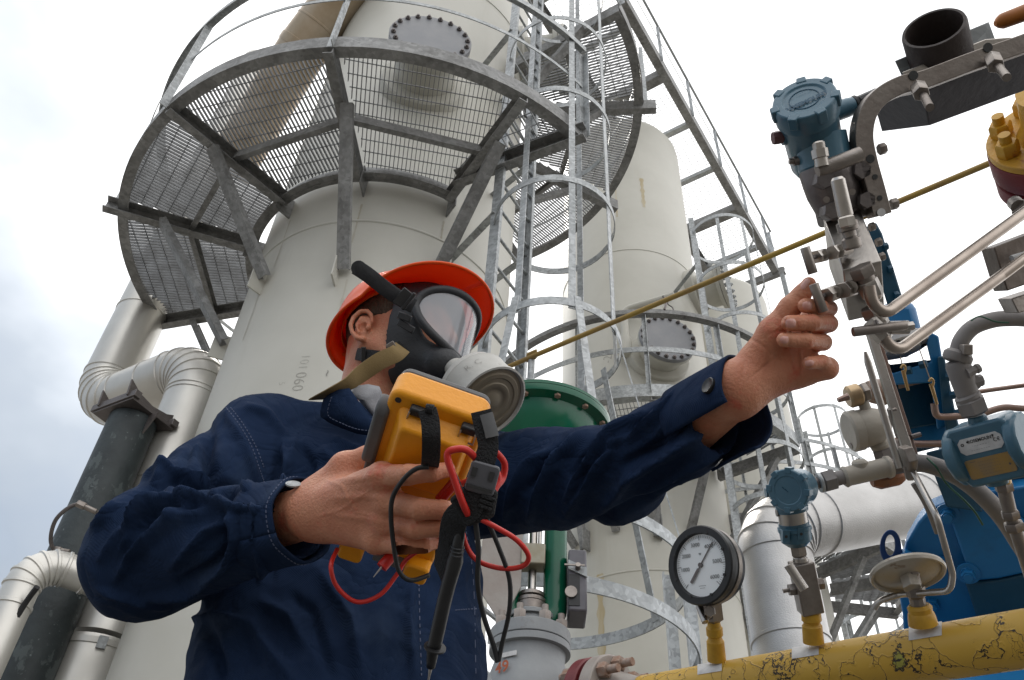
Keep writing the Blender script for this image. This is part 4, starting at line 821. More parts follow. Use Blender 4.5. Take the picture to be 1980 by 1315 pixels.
# ---- blue valve casting
DB = 2.75
BV = thing("blue_valve", "huge blue cast valve body with bolted round cover above the yellow pipe", "valve", at(1860, 1100, DB))
bax = oax(None, (-.45, .25), .86); Bb = basis(bax, UPV)
def bpt(px, py, h=0.):
    """where the sight line meets the cover plane lifted by h"""
    c0 = at(1860, 1090, DB) + bax*h; q = ray(px, py); return q*((c0@bax)/(q@bax))
def plate(name, m_, poly, h0, h1, bevel=.008, parent=BV):
    lo = [bpt(x, y, h1) for x, y in poly]; n_ = len(lo); hi = [p - bax*(h1 - h0) for p in lo]
    mb = MB(); mb.add(hi + lo, [tuple(range(n_)), tuple(range(n_, 2*n_))[::-1]] + [(k, n_ + k, n_ + (k+1) % n_, (k+1) % n_) for k in range(n_)]); return mb.build(name, m_, parent, bevel=bevel, seg=3)
arcp = [(1748, 1240), (1745, 1190), (1738, 1150), (1740, 1100), (1752, 1050), (1775, 1010), (1800, 983), (1826, 972), (1850, 962), (1880, 955), (2050, 930), (2100, 1240)]
plate("cover_disc", blue, arcp, -.10, -.02)
plate("cover_plate", blue, [(1826, 972), (1852, 962), (1905, 953), (1990, 1020), (2060, 1090), (1985, 1108), (1930, 1120), (1885, 1124), (1865, 1085)], -.018, .025)
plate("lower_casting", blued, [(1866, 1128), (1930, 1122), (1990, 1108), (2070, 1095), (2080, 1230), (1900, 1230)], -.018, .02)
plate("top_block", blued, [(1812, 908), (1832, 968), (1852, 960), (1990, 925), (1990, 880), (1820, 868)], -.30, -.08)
for px, py in ((1833, 993), (1872, 1108)):
    q = bpt(px, py, .025); mb = MB(); mb.lathe(q, bax, [(0, .034), (.006, .034), (.007, .022), (.008, .022), (.010, .021)], 32); mb.hexn(q + bax*.008, q + bax*.03, .02); mb.cyl(q + bax*.03, q + bax*.036, .013, n=16); mb.build("cover_bolt", blue, BV)
for px, py in ((1825, 1085), (1803, 1167), (1930, 1290)):
    q = bpt(px, py, -.02); mb = MB(); mb.hexn(q, q + bax*.02, .022); mb.cyl(q + bax*.02, q + bax*.03, .013, n=16); mb.build("rim_bolt", blue, BV)
# lifting lug, a plate with a hole
mb = MB(); K = 40; outer = []; inner = []
lug_c = (1722, 1060)
for k in range(K):
    a = 2*math.pi*k/K; rx, ry = 21 + 6*max(0, math.sin(a)), 36
    x, y = lug_c[0] + rx*math.cos(a)*1.0 + 8*max(0, math.sin(a)), lug_c[1] + ry*math.sin(a)
    outer.append((x, y)); inner.append((lug_c[0] - 1 + 9.5*math.cos(a), lug_c[1] - 6 + 20*math.sin(a)))
vs = []
for h in (-.015, .015):
    for ring in (outer, inner): vs += [bpt(x, y, h) for x, y in ring]
fs = []
for k in range(K):
    j = (k+1) % K; fs += [(k, j, K + j, K + k), (2*K + k, 3*K + k, 3*K + j, 2*K + j), (k, 2*K + k, 2*K + j, j), (K + k, K + j, 3*K + j, 3*K + k)]
mb.add(vs, fs); mb.build("lifting_lug", mat("deep_blue_paint", (.006, .035, .14), .4, 0, col2=(.01, .05, .18), scale=9), BV, bevel=.004)
plate("lug_foot", blue, [(1728, 1085), (1745, 1068), (1775, 1083), (1778, 1102), (1740, 1104), (1722, 1098)], -.02, .02)
q = bpt(1752, 1081, .02); mb = MB(); mb.hexn(q, q + bax*.02, .021); mb.cyl(q + bax*.02, q + bax*.027, .012, n=16); mb.build("lug_bolt", blue, BV)
mb = MB(); lowc = at(1890, 1330, 2.9); mb.lathe(lowc, oax(None, (.2, 1), .2), [(-.16, .3), (-.1, .42), (.1, .42), (.16, .3)], 48); mb.build("lower_body", blue, BV, sharp=30)
mb = MB(); mb.lathe(V(lowc[0], lowc[1], GZ), UP, [(0, .25), (.04, .25), (.05, .12), (lowc[2] - GZ - .1, .12)], 32); mb.build("support_leg", blued, BV)
# tower of the blue actuator: yoke box, mounting disc, cylinder and side plate
DA = 2.3
AC = thing("blue_actuator", "tall blue and teal actuator stack rising behind the steel manifold", "actuator", at(1780, 900, DA))
tdir = nrm(iv(-110, -330)); tw_ = nrm(iv(330, -75)); td = nrm(np.cross(tdir, tw_)); td = td if td@FWD > 0 else -td
def slab(name, m_, poly, d, th, bevel=.004, parent=AC, DD=None):
    """outline at picture positions, given real thickness away from the camera"""
    lo = [at(x, y, d) for x, y in poly]; hi = [p*(1 + th/d) for p in lo]; n_ = len(lo)
    mb = MB(); mb.add(lo + hi, [tuple(range(n_)), tuple(range(n_, 2*n_))[::-1]] + [(k, (k+1) % n_, n_ + (k+1) % n_, n_ + k) for k in range(n_)]); return mb.build(name, m_, parent, bevel=bevel)
slab("side_plate", blued, [(1694, 430), (1706, 452), (1716, 486), (1728, 520), (1752, 598), (1720, 604), (1690, 505), (1672, 440)], DA, .10)
slab("cylinder_block", blue, [(1706, 585), (1768, 583), (1782, 640), (1790, 668), (1724, 690), (1702, 640)], DA, .16, bevel=.02)
for k, (px, py) in enumerate(((1707, 478), (1716, 522), (1728, 572))):
    mb = MB(); mb.hexn(at(px, py, DA - .0), at(px + 9, py - 2, DA), s_(8, DA)); mb.build("plate_bolt", blued, AC)
da = oax(None, (.15, .9), .45)
mb = MB(); c_ = at(1742, 672, DA*.985); mb.lathe(c_, da, [(-.02, s_(50, DA)), (-.018, s_(52, DA)), (.0, s_(52, DA)), (.003, s_(50, DA)), (.003, s_(36, DA)), (.012, s_(33, DA)), (.012, 0)], 48); mb.build("mounting_disc", white, AC, sharp=30)
bolts(AC, c_ + da*.003, da, s_(44, DA), 6, .008, ink, "disc_screw", h=.003)
slab("yoke_box", blue, [(1712, 690), (1725, 722), (1800, 700), (1792, 668), (1795, 640), (1815, 650), (1830, 745), (1845, 820), (1812, 830), (1800, 740), (1722, 745), (1705, 690)], DA*.97, .20)
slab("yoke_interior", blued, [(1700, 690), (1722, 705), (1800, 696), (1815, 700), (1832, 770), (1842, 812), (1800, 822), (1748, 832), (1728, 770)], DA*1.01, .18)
slab("rusty_plate", rust, [(1735, 735), (1800, 712), (1805, 736), (1738, 752)], DA*.985, .03, bevel=.001)
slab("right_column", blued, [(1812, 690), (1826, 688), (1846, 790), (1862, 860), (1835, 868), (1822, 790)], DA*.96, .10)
for px, py in ((1748, 718), (1778, 706), (1830, 730), (1838, 765), (1846, 800)):
    mb = MB(); q = at(px, py, DA*.955); mb.hexn(q, q + iv(10, -3, -8, DA), .011); mb.build("yoke_bolt", blued, AC)
slab("lower_bracket", blue, [(1755, 828), (1850, 806), (1866, 862), (1768, 862)], DA*1.02, .12)
slab("pedestal", blued, [(1790, 875), (1850, 860), (1890, 940), (1900, 990), (1830, 980)], DA*1.1, .22)
slab("cross_bar", blued, [(1700, 872), (1822, 845), (1826, 862), (1712, 890)], DA*1.05, .06)
# copper lines looping in the yoke and the thin lines at the right
cu_ = mat("brown_tube", (.25, .16, .13), .38, .7, col2=(.30, .22, .19), scale=12)
for nm, pts, r, lab in (("impulse_line", [(1736, 815, DA*.97), (1740, 845, DA*.97), (1765, 858, DA*.96), (1830, 858, DA*.95)], 7, "brown tube curving out of the underside of the actuator, lower left one of the pair"),
                        ("impulse_line", [(1806, 780, DA*.95), (1812, 803, DA*.95), (1835, 806, DA*.95), (1870, 803, DA*.95)], 6.5, "brown tube elbow leaving the actuator towards the grey union"),
                        ("impulse_line", [(1838, 768, DA*1.0), (1890, 758, DA), (1990, 744, DA), (2400, 690, DA)], 4.5, "thin brown tube running to the right edge above the grey union"),
                        ("impulse_line", [(1900, 800, DA), (1940, 788, DA), (1985, 790, DA), (2100, 790, DA), (2400, 760, DA)], 6.5, "brown bent tube at the right edge level with the grey union"),
                        ("impulse_line", [(1955, 818, DA), (1990, 812, DA), (2400, 760, DA)], 6.5, "short brown tube end at the right edge beside the name plate transmitter")):
    mb = MB(); mb.tube(bez([at(*p) for p in pts], 8), s_(r, DA), 12); tag(mb.build(nm, cu_, None, at(*pts[0])), lab, "tube")
# seals hanging on wires
for k, (a_, b_, c2_, lab) in enumerate((((1741, 690), (1746, 712), (1756, 755), "little metal tag hanging on a wire under the pale disc, left one"), ((1778, 676), (1800, 738), (1812, 782), "longer metal tag on a wire beside the actuator yoke, right one"))):
    t = thing("hanging_tag", lab, "tag", at(*b_, DA*.93)); mb = MB(); mb.tube([at(*a_, DA*.93), at(*b_, DA*.93)], .0015, 6); mb.build("wire", steel, t)
    mb = MB(); mb.tube(bez([at(b_[0] - 4, b_[1], DA*.93), at(b_[0], b_[1] - 6, DA*.93), at(b_[0] + 5, b_[1], DA*.93), at(b_[0] + 2, b_[1] + 14, DA*.93)], 5), .003, 8); mb.tube([at(b_[0], b_[1] + 4, DA*.93), at(*c2_, DA*.93)], [.005, .0035], 8); mb.build("tag_body", brass, t)
# long stainless strips in front of the actuator
ST = thing("support_strut", "long narrow steel strut slanting down beside the actuator from the manifold to the hose fitting", "strut", at(1720, 780, 1.95))
mb = MB(); mb.beam(at(1682, 640, 1.95), at(1762, 895, 1.86), s_(17, 1.9), .012, up=FWD); mb.build("flat_bar", steel, ST, bevel=.001)
mb = MB(); mb.beam(at(1690, 640, 1.97), at(1772, 895, 1.90), s_(10, 1.9), .02, up=FWD); mb.build("flat_bar", maroon if 0 else cu_, ST, bevel=.001)
mb = MB(); mb.tube([at(1673, 680, 1.86), at(1678, 700, 1.86), at(1740, 905, 1.82)], [s_(3, 1.8), s_(7, 1.8), s_(7, 1.8)], 14)
tag(mb.build("pointed_rod", steel, None, at(1673, 680, 1.86)), "pointed steel rod left of the strut, its tip free below the fingers", "rod")
t = thing("rusty_valve", "small rusty valve low on the strut just above the hose fitting", "valve", at(1748, 850, 1.9)); mb = MB(); mb.box(at(1746, 862, 1.9), (s_(26, 1.9), s_(34, 1.9), .03), (nrm(iv(1, -.3)), nrm(iv(-.3, -1)), FWD)); mb.build("valve_body", rust, t, bevel=.003)
stack(t, "tube_fitting", steeld, 1.9, [(1742, 850, 6), (1740, 840, 9), (1736, 826, 9), (1732, 810, 11), (1726, 790, 11), (1724, 785, 6)], n=10)
mb = MB(); mb.cyl(at(1762, 845, 1.9), at(1780, 840, 1.9), s_(5, 1.9), n=8); mb.build("bleed_screw", darkst, t)
# ---- gold filter regulator and beige switch housing
SW = thing("switch_housing", "beige round switch housing with a brass fitting above it, left of the steel strut", "instrument", at(1680, 820, 2.05)); DW = 2.05
stack(SW, "brass_fitting", mat("gilded_brass", (.50, .37, .22), .35, .7, col2=(.38, .27, .16), scale=20), DW, [(1638, 769, 18), (1642, 768, 22), (1660, 762, 22), (1664, 761, 18), (1668, 760, 12)], n=30)
stack(SW, "brass_lever", cu_, DW*.98, [(1620, 774, 5), (1640, 767, 7)], n=10)
stack(SW, "hex_coupling", steeld, DW, [(1664, 761, 17), (1668, 760, 20), (1676, 757, 20), (1680, 756, 12)], n=6)
stack(SW, "cast_elbow", rust, DW*1.03, [(1675, 755, 18), (1690, 745, 24), (1712, 745, 26), (1722, 760, 20)], n=20)
stack(SW, "neck", beige, DW, [(1668, 775, 10), (1674, 792, 11), (1677, 800, 14)])
stack(SW, "round_cover", beige, DW, [(1640, 836, 36), (1644, 835, 40), (1660, 831, 40), (1662, 830.5, 35)], n=40)
stack(SW, "housing", beige, DW*1.0, [(1661, 831, 37), (1666, 830, 38), (1690, 822, 36), (1712, 816, 26)], n=40)
stack(SW, "lower_neck", beige, DW, [(1692, 835, 20), (1700, 855, 16), (1702, 860, 19), (1704, 866, 18)])
stack(SW, "union_nut", condg, DW, [(1703, 864, 13), (1705, 870, 19), (1709, 886, 19), (1710, 890, 13), (1714, 900, 11)], n=6)
for px, py in ((1637, 812), (1645, 862)):
    mb = MB(); mb.cyl(at(px, py, DW), at(px + 10, py - 3, DW), s_(6, DW), n=10); mb.build("cover_screw", steeld, SW)
# ---- name plate transmitter at the right edge, with its conduit above
DR = 1.75
TR = thing("name_plate_transmitter", "blue transmitter with a white and a gold name plate at the right edge", "transmitter", at(1915, 870, DR))
hx = nrm(at(2015, 846, DR*.958) - at(1915, 870, DR)); hy = nrm(iv(-26, -100)); hy = nrm(hy - hx*(hy@hx)); hz = np.cross(hx, hy); hz = hz if hz@FWD < 0 else -hz
c_ = at(1918, 868, DR); HWd, HHt = s_(120, DR), s_(118, DR)
mb = MB(); mb.prism([(-.5*HWd, -.38*HHt), (-.42*HWd, -.5*HHt), (.40*HWd, -.5*HHt), (.5*HWd, -.38*HHt), (.5*HWd, .40*HHt), (.42*HWd, .5*HHt), (-.42*HWd, .5*HHt), (-.5*HWd, .40*HHt)], c_, (hx, hy, hz), s_(70, DR)); mb.build("housing", txblue, TR, bevel=.006, seg=3)
for sg in (-1, 1):
    ee = c_ + hx*sg*HWd*.5; mb = MB(); mb.lathe(ee, hx*sg, [(-.012, s_(55, DR)), (-.01, s_(58, DR)), (.008, s_(58, DR)), (.012, s_(53, DR)), (.012, 0)], 12, ph=.5); o = mb.build("end_cap", txblue, TR, bevel=.003)
pl = c_ + hz*s_(35.5, DR)
oct_ = lambda w_, h_, c: [(-w_/2, -h_/2 + c), (-w_/2 + c, -h_/2), (w_/2 - c, -h_/2), (w_/2, -h_/2 + c), (w_/2, h_/2 - c), (w_/2 - c, h_/2), (-w_/2 + c, h_/2), (-w_/2, h_/2 - c)]
mb = MB(); mb.prism(oct_(s_(84, DR), s_(32, DR), s_(8, DR)), pl + hy*s_(21, DR) + hz*.0004, (hx, hy, hz), .0015); mb.build("white_plate", white, TR)
gold = mat("gold_plate", (.42, .26, .08), .3, .5, col2=(.34, .24, .13), scale=25)
mb = MB(); mb.prism(oct_(s_(88, DR), s_(38, DR), s_(3, DR)), pl - hy*s_(24, DR) + hz*.0004, (hx, hy, hz), .0015); mb.build("gold_plate", gold, TR)
mb = MB(); fp = lambda cx_, cy_: (lambda x, y, d: pl + hz*(.0014 + d) + hx*(s_(cx_, DR) + x) + hy*(s_(cy_, DR) + y))
text_mesh(mb, "ROSEMOUNT", fp(4, 29), s_(8.5, DR), bold=.0002); text_mesh(mb, "C€", fp(32, 22), s_(10, DR)); text_mesh(mb, "· – – – – – ·", fp(0, 20), s_(7, DR)); text_mesh(mb, "– – – – – – – –", fp(-3, 12), s_(6, DR)); text_mesh(mb, "o", fp(-33, 27), s_(12, DR), bold=.0003); text_mesh(mb, "•", fp(-22, 29), s_(12, DR), bold=.0003); text_mesh(mb, "•", fp(28, 31), s_(12, DR), bold=.0003)
mb.build("plate_lettering", ink, TR, fix=False)
mb = MB()
for k in range(5): text_mesh(mb, "-- --- -- ---- --- --", fp(0, -12 - 6*k), s_(6, DR))
text_mesh(mb, "-----", fp(-28, -9), s_(7, DR), bold=.0002); text_mesh(mb, "•", fp(36, -28), s_(14, DR), bold=.0004); mb.build("plate_lettering", darkst, TR, fix=False)
stack(TR, "conduit_boss", txblue, DR, [(1892, 818, 18), (1889, 806, 17), (1888, 803, 14)])
stack(TR, "lower_neck", txblue, DR, [(1925, 920, 24), (1930, 935, 20)])
FT = thing("steel_fitting_chain", "pale steel fittings stacked below the name plate transmitter, running off the right edge", "fitting", at(1945, 960, DR))
for k, (a_, b_, r, nn) in enumerate((((1938, 925), (1940, 935), 15, 20), ((1940, 934), (1943, 950), 17, 6), ((1943, 950), (1952, 990), 13, 20), ((1952, 988), (1956, 1003), 17, 6), ((1956, 1003), (1960, 1012), 12, 20), ((1959, 1010), (1964, 1026), 19, 6), ((1964, 1026), (2120, 1500), 12, 20))):
    mb = MB(); (mb.hexn(at(*a_, DR), at(*b_, DR), s_(r, DR)) if nn == 6 else mb.cyl(at(*a_, DR), at(*b_, DR), s_(r, DR))); mb.build("hex_nut" if nn == 6 else "tube_section", steeld if k else brass, FT)
CG = thing("conduit_union", "grey conduit union and tee hanging above the name plate transmitter", "conduit", at(1870, 740, DR)); 
stack(CG, "hose_clamp", condg, DR, [(1848, 700, 24), (1850, 694, 27), (1854, 686, 27), (1856, 680, 22)])
stack(CG, "y_fitting", condg, DR, [(1850, 698, 20), (1853, 706, 23), (1862, 738, 22), (1871, 764, 20)])
stack(CG, "side_plug", condg, DR, [(1868, 742, 17), (1888, 738, 16), (1889, 737, 12), (1898, 735, 12)], n=8)
stack(CG, "small_plug", condg, DR*.99, [(1868, 722, 12), (1886, 714, 8), (1888, 713, 10), (1894, 711, 9)], n=8)
stack(CG, "ring", condg, DR, [(1868, 762, 20), (1870, 765, 24), (1873, 771, 24), (1874, 773, 20)])
stack(CG, "union_nut", condg, DR, [(1873, 770, 22), (1875, 774, 29), (1884, 796, 28), (1886, 801, 19)], n=6)
stack(CG, "threaded_nipple", galv, DR, [(1886, 800, 14), (1889, 812, 14)])
mb = MB(); mb.box(at(1868, 676, DR*.985), (s_(18, DR), s_(20, DR), .02), (RIGHT, UPV, FWD)); mb.build("clamp_screw", steeld, CG, bevel=.002)
mb = MB(); mb.tube(bez([at(1851, 690, DR), at(1858, 660, DR), at(1880, 634, DR), at(1915, 620, DR), at(1950, 616, DR), at(2010, 619, DR), at(2200, 640, DR), at(2600, 640, DR*1.1)], 10), s_(15.5, DR), 24)
tag(mb.build("grey_conduit", condg, None, at(1880, 634, DR)), "grey bent conduit entering from the right edge above the grey union", "conduit")
mb = MB(); mb.tube(bez([at(1878, 620, DR*.975), at(1895, 612, DR*.98), at(1925, 622, DR*.985), at(1950, 624, DR*.985)], 6), .0016, 6); tag(mb.build("tie_wire", MATS["green_wire"], None, at(1900, 614, DR)), "thin green wire wrapped on the grey bent conduit at the right edge", "wire")
# ================================================================ manifold, upper transmitter, bracket
DM = 1.08
MF = thing("valve_manifold", "steel manifold block with bar handled valves that the man is turning", "manifold", at(1665, 520, DM))
def iw(x, y, D, dx, dy, dz): return nrm(at(x + dx, y + dy, D*(1 + dz/F)) - at(x, y, D))
kf = at(1667, 514, DM); bw = iw(1667, 514, DM, 59, -14, -14); bl = iw(1667, 514, DM, -27, -89, 92); bd = iw(1667, 514, DM, 30, 99, 92); bl = nrm(bl - bw*(bl@bw)); bd = nrm(np.cross(bw, bl)); bd = bd if bd@UPV < 0 else -bd
Lb, Db, Wb = s_(165, DM), s_(150, DM), s_(72, DM)
mb = MB(); mb.box(kf + bl*Lb/2 + bd*Db/2, (Wb, Lb, Db), (bw, bl, bd)); mb.build("block", steel, MF, bevel=.0015)
def fit(parent, name, m_, pts, D=DM, n=16):
    return stack(parent, name, m_, D, pts, n=n)
# ports on the underside and their tubes
def port(px, py, tb, d0):
    pp = bd*.75 + (-FWD)*.45; pp = nrm(pp); c0 = at(px, py, d0)
    mb = MB(); mb.hexn(c0 - pp*.014, c0 + pp*.0, s_(24, DM)); mb.cyl(c0, c0 + pp*.006, s_(17, DM), n=20); mb.build("port_hex", steeld, MF)
    mb = MB(); mb.hexn(c0 + pp*.006, c0 + pp*.026, s_(21, DM), ph=.2); mb.lathe(c0 + pp*.026, pp, [(0, s_(17, DM)), (.004, s_(15, DM)), (.006, s_(11, DM))], 24); mb.build("tube_nut", steel, MF); return c0 + pp*.03
port(1672, 535, None, DM*.985); port(1693, 612, None, DM*1.03)
D1, D2 = DM*.965, DM*1.0
tarn = mat("tarnished_steel_tube", (.40, .345, .30), .30, 1., col2=(.30, .25, .215), scale=10, rough2=.42)
t1 = elbow([at(1680, 553, D1), at(1692, 622, D1), at(1985, 408, D1*1.10), at(2100, 325, D1*1.14), at(2100, 325, D1*1.14) + (at(2100, 325, D1*1.14) - at(1985, 408, D1*1.10))*9], .022, 10)
t2 = elbow([at(1703, 630, D2), at(1716, 694, D2), at(1935, 534, D2*1.08), at(2100, 410, D2*1.12), at(2100, 410, D2*1.12) + (at(2100, 410, D2*1.12) - at(1935, 534, D2*1.08))*7], .025, 10)
for k, (tp, lab) in enumerate(((t1, "upper of the two bent steel tubes leaving the manifold to the right"), (t2, "lower of the two bent steel tubes leaving the manifold, passing behind the slotted bracket"))):
    mb = MB(); mb.tube(tp, s_(11.5, DM), 24); tag(mb.build("impulse_tube", tarn, None, tp[0], sharp=60), lab, "tube", None)
def tbar(a, b, stem_a, stem_b, D, hexes, dd=0.):
    mb = MB(); mb.lathe(at(*a, D), at(*b, D) - at(*a, D), [(0, s_(8.5, DM)), (.0008, s_(9.3, DM)), (np.linalg.norm(at(*b, D) - at(*a, D)) - .0008, s_(9.3, DM)), (np.linalg.norm(at(*b, D) - at(*a, D)), s_(8.5, DM))], 20); mb.build("bar_handle", steeld, MF)
    mb = MB(); mb.cyl(at(*stem_a, D), at(*stem_b, D + dd), s_(4.5, DM), n=12); mb.build("valve_stem", darkst, MF)
    for pts, r, nn in hexes:
        mb = MB(); A2, B2 = at(*pts[0], D + dd*.5), at(*pts[1], D + dd); (mb.hexn(A2, B2, s_(r, DM)) if nn == 6 else mb.cyl(A2, B2, s_(r, DM), n=18)); mb.build("bonnet_nut" if nn == 6 else "bonnet", steel, MF)
tbar((1556, 478), (1572, 529), (1565, 500), (1585, 494), DM*.985, [(((1577, 497), (1593, 493)), 14, 6), (((1593, 493), (1610, 489)), 8.5, 0), (((1608, 489), (1624, 485)), 15, 6), (((1622, 486), (1640, 482)), 12, 0)], .03)
tbar((1573, 549), (1592, 603), (1585, 574), (1600, 570), DM*.975, [(((1598, 572), (1618, 564)), 16, 6), (((1617, 565), (1632, 560)), 10, 0), (((1630, 562), (1648, 556)), 17, 6), (((1646, 556), (1662, 552)), 13, 0)], .03)
tbar((1649, 642), (1752, 629), (1697, 636), (1694, 622), DM*.97, [], .02)
mb = MB(); mb.hexn(at(1752, 632, DM*.98), at(1766, 630, DM*.98), s_(9, DM)); mb.cyl(at(1720, 634, DM*1.0), at(1756, 633, DM*1.0), s_(13, DM)); mb.hexn(at(1680, 622, DM*1.01), at(1712, 655, DM*1.0), s_(17, DM)); mb.build("lower_bonnet", steel, MF)
# front equalising valve on the bright face, reaching up to the transmitter
stack(MF, "equaliser_body", steeld, DM*.93, [(1650, 482, 14), (1648, 478, 18), (1645, 462, 18), (1644, 458, 13), (1641, 448, 13), (1640, 446, 20), (1637, 430, 20), (1636, 427, 14)], n=20)
stack(MF, "hex_gland", steel, DM*.92, [(1640, 440, 13), (1639, 437, 17), (1636, 421, 17), (1635, 418, 13)], n=6)
stack(MF, "long_barrel", steel, DM*.93, [(1636, 420, 12), (1635, 417, 14.5), (1621, 348, 13.5), (1619, 343, 10)], n=28)
for px, py in ((1694, 470), (1700, 498), (1681, 440)):
    mb = MB(); mb.hexn(at(px, py, DM*1.05), at(px + 10, py - 3, DM*1.05), s_(9, DM)); mb.build("side_plug", steeld, MF)
# ---- big transmitter
DT = 1.16
TT = thing("pressure_transmitter", "large teal blue transmitter high at the right with a notched screw cap, above the manifold", "transmitter", at(1600, 300, DT))
hax = oax((1556, 196), (-.22, -1.0), .60); cc_ = at(1556, 196, DT*.97); rT = s_(57, DT); B = tx_head(TT, DT, cc_, hax, rT, s_(165, DT), lugs=7)
mb = MB(); q = cc_ + hax*s_(165, DT)*.032; ux_ = nrm(iv(1, -.22)); ux_ = nrm(ux_ - hax*(ux_@hax)); uy_ = nrm(np.cross(hax, ux_)); uy_ = uy_ if uy_@UPV > 0 else -uy_
text_mesh(mb, "ROSEMOUNT", lambda x, y, d: q + hax*(d + .0012) + ux_*x + uy_*(y - s_(12, DT)), s_(13.5, DT), bold=.0005); text_mesh(mb, "-- ----- --", lambda x, y, d: q + hax*(d + .0012) + ux_*x + uy_*(y + s_(18, DT)), s_(12, DT)); mb.build("embossed_mark", blued, TT, fix=False)
mb = MB(); mb.lathe(q, hax, [(0, rT*.50), (.0006, rT*.50), (.0006, rT*.47), (0, rT*.47)], 40, cap=False); mb.build("cap_ring", blued, TT)
stack(TT, "conduit_entry", txblue, DT, [(1560, 262, 16), (1520, 263, 17), (1514, 264, 17)], n=24)
stack(TT, "entry_plug", mat("purple_brown_plug", (.13, .06, .06), .5, 0), DT, [(1515, 264, 12), (1502, 266, 13), (1494, 268, 12)], n=8)
stack(TT, "conduit_entry", txblue, DT, [(1600, 222, 19), (1636, 208, 19), (1650, 204, 17)], n=24)
stack(TT, "cable_gland", black, DT, [(1648, 205, 13), (1652, 203, 18), (1657, 201, 18), (1659, 200, 12), (1662, 199, 14), (1696, 184, 14), (1698, 183, 8)], n=12)
stack(TT, "neck_cone", txblue, DT, [(1583, 268, 52), (1592, 305, 50), (1596, 318, 52), (1598, 325, 48)], n=40)
stack(TT, "sensor_module", darkst, DT, [(1597, 318, 50), (1599, 326, 53), (1606, 350, 52), (1612, 372, 50), (1622, 410, 40)], n=40)
mb = MB(); c_ = at(1621, 372, DT*1.01); mb.box(c_, (s_(84, DT), s_(118, DT), s_(80, DT)), (nrm(iv(95, -22)), nrm(iv(-24, -100)), FWD)); mb.build("process_flange", darkst, TT, bevel=.006, seg=3)
for a_, b_, r in (((1584, 352), (1577, 356), 19), ((1598, 412), (1593, 416), 17), ((1655, 335), (1660, 332), 18), ((1664, 392), (1670, 392), 17)):
    mb = MB(); mb.hexn(at(*a_, DT*.99), at(*a_, DT*.99) - FWD*s_(34, DT), s_(r, DT)); mb.build("flange_bolt", darkst, TT)
for a_ in ((1598, 386), (1648, 371)):
    mb = MB(); mb.cyl(at(*a_, DT*.97), at(*a_, DT*.94), s_(6, DT), n=12); mb.build("drain_screw", steeld, TT)
mb = MB(); mb.cyl(at(1534, 312, DT), at(1548, 310, DT), s_(9, DT), n=12); mb.cyl(at(1526, 312, DT), at(1535, 312, DT), s_(6, DT), n=12); mb.build("ground_screw", steeld, TT)
stack(TT, "vent_cap", steel, DT*.93, [(1582, 274, 9), (1583, 277, 12), (1585, 288, 12), (1585, 289, 16), (1588, 305, 16), (1588, 306, 13), (1590, 322, 14)], n=12)
stack(TT, "vent_arm", steeld, DT*.94, [(1580, 330, 12), (1600, 323, 15), (1640, 308, 15), (1664, 298, 15)], n=24)
# ---- curved bracket
BK = thing("mounting_bracket", "curved drilled steel bracket carrying the teal transmitter from the dark box beam", "bracket", at(1700, 250, DT))
ctr = [(2060, 52), (1975, 85), (1880, 118), (1790, 152), (1745, 163), (1705, 185), (1680, 218), (1672, 262), (1680, 310), (1695, 365), (1708, 415)]
pth = bez([at(x, y, DT*(.97)) for x, y in ctr], 6); K = len(pth); fr = []
for i in range(K):
    T = nrm(pth[min(i+1, K-1)] - pth[max(i-1, 0)]); w3 = nrm(np.cross(T, FWD)); fr.append((w3, nrm(np.cross(T, w3))))
hw = s_(17, DT); dp_ = s_(34, DT)
sg_ = 1 if fr[0][1]@FWD > 0 else -1
mb = MB(); mb.sweep([(-hw, 0), (hw, 0), (hw, sg_*dp_), (-hw, sg_*dp_)], pth, fr); mb.build("bent_bar", steeld, BK, sharp=40, bevel=.001)
for px, py, r in ((1683, 307, 8), (1692, 342, 5), (1701, 383, 5), (1766, 146, 9), (1910, 92, 9)):
    k = min(range(K), key=lambda i: np.linalg.norm(proj(pth[i]) - V(px, py))); q = at(px, py, (pth[k]@FWD)*1.0 - .0006)
    mb = MB(); mb.cyl(q, q - FWD*.0006, s_(r, DT), n=20); mb.build("bolt_hole", ink, BK)
mb = MB(); q = at(1704, 411, DT*.968); mb.cyl(q, q - FWD*.0006, s_(8, DT), n=20); mb.build("slot_sky_disc", white, BK)  # solid white disc painted as the bright sky showing through the slot
for a_, b_ in (((1699, 290), (1712, 286)), ((1722, 396), (1735, 393))):
    mb = MB(); mb.hexn(at(*a_, DT*.99), at(*b_, DT*.99), s_(11, DT)); mb.build("bracket_nut", steeld, BK)
# dark box beam with the open pipe stub and its clamp
BX = thing("box_beam", "dark steel box beam at the upper right corner carrying the bracket", "beam", at(1900, 150, 1.3))
lo = [at(1785, 178, 1.22), at(1797, 243, 1.30), at(2050, 150, 1.36), at(2040, 60, 1.28)]; lo[2] = lo[2] + (lo[2] - lo[1])*3; lo[3] = lo[3] + (lo[3] - lo[0])*3
mb = MB(); hi = [p + iv(-4, -40, 220, 1.25) for p in lo]; mb.add(lo + hi, [(0, 1, 2, 3), (7, 6, 5, 4), (0, 4, 5, 1), (1, 5, 6, 2), (2, 6, 7, 3), (3, 7, 4, 0)]); mb.build("beam_profile", mat("black_purple_steel", (.022, .020, .026), .6, .0, col2=(.04, .036, .042), scale=12, bump=.1), BX, bevel=.002)
CL = thing("pipe_clamp", "black open pipe stub clamped on a galvanised plate at the upper right", "clamp", at(1810, 110, 1.22))
cax = oax((1815, 92), (-.25, -1.0), .58); c0 = at(1815, 92, 1.24); rs = s_(58, 1.24)
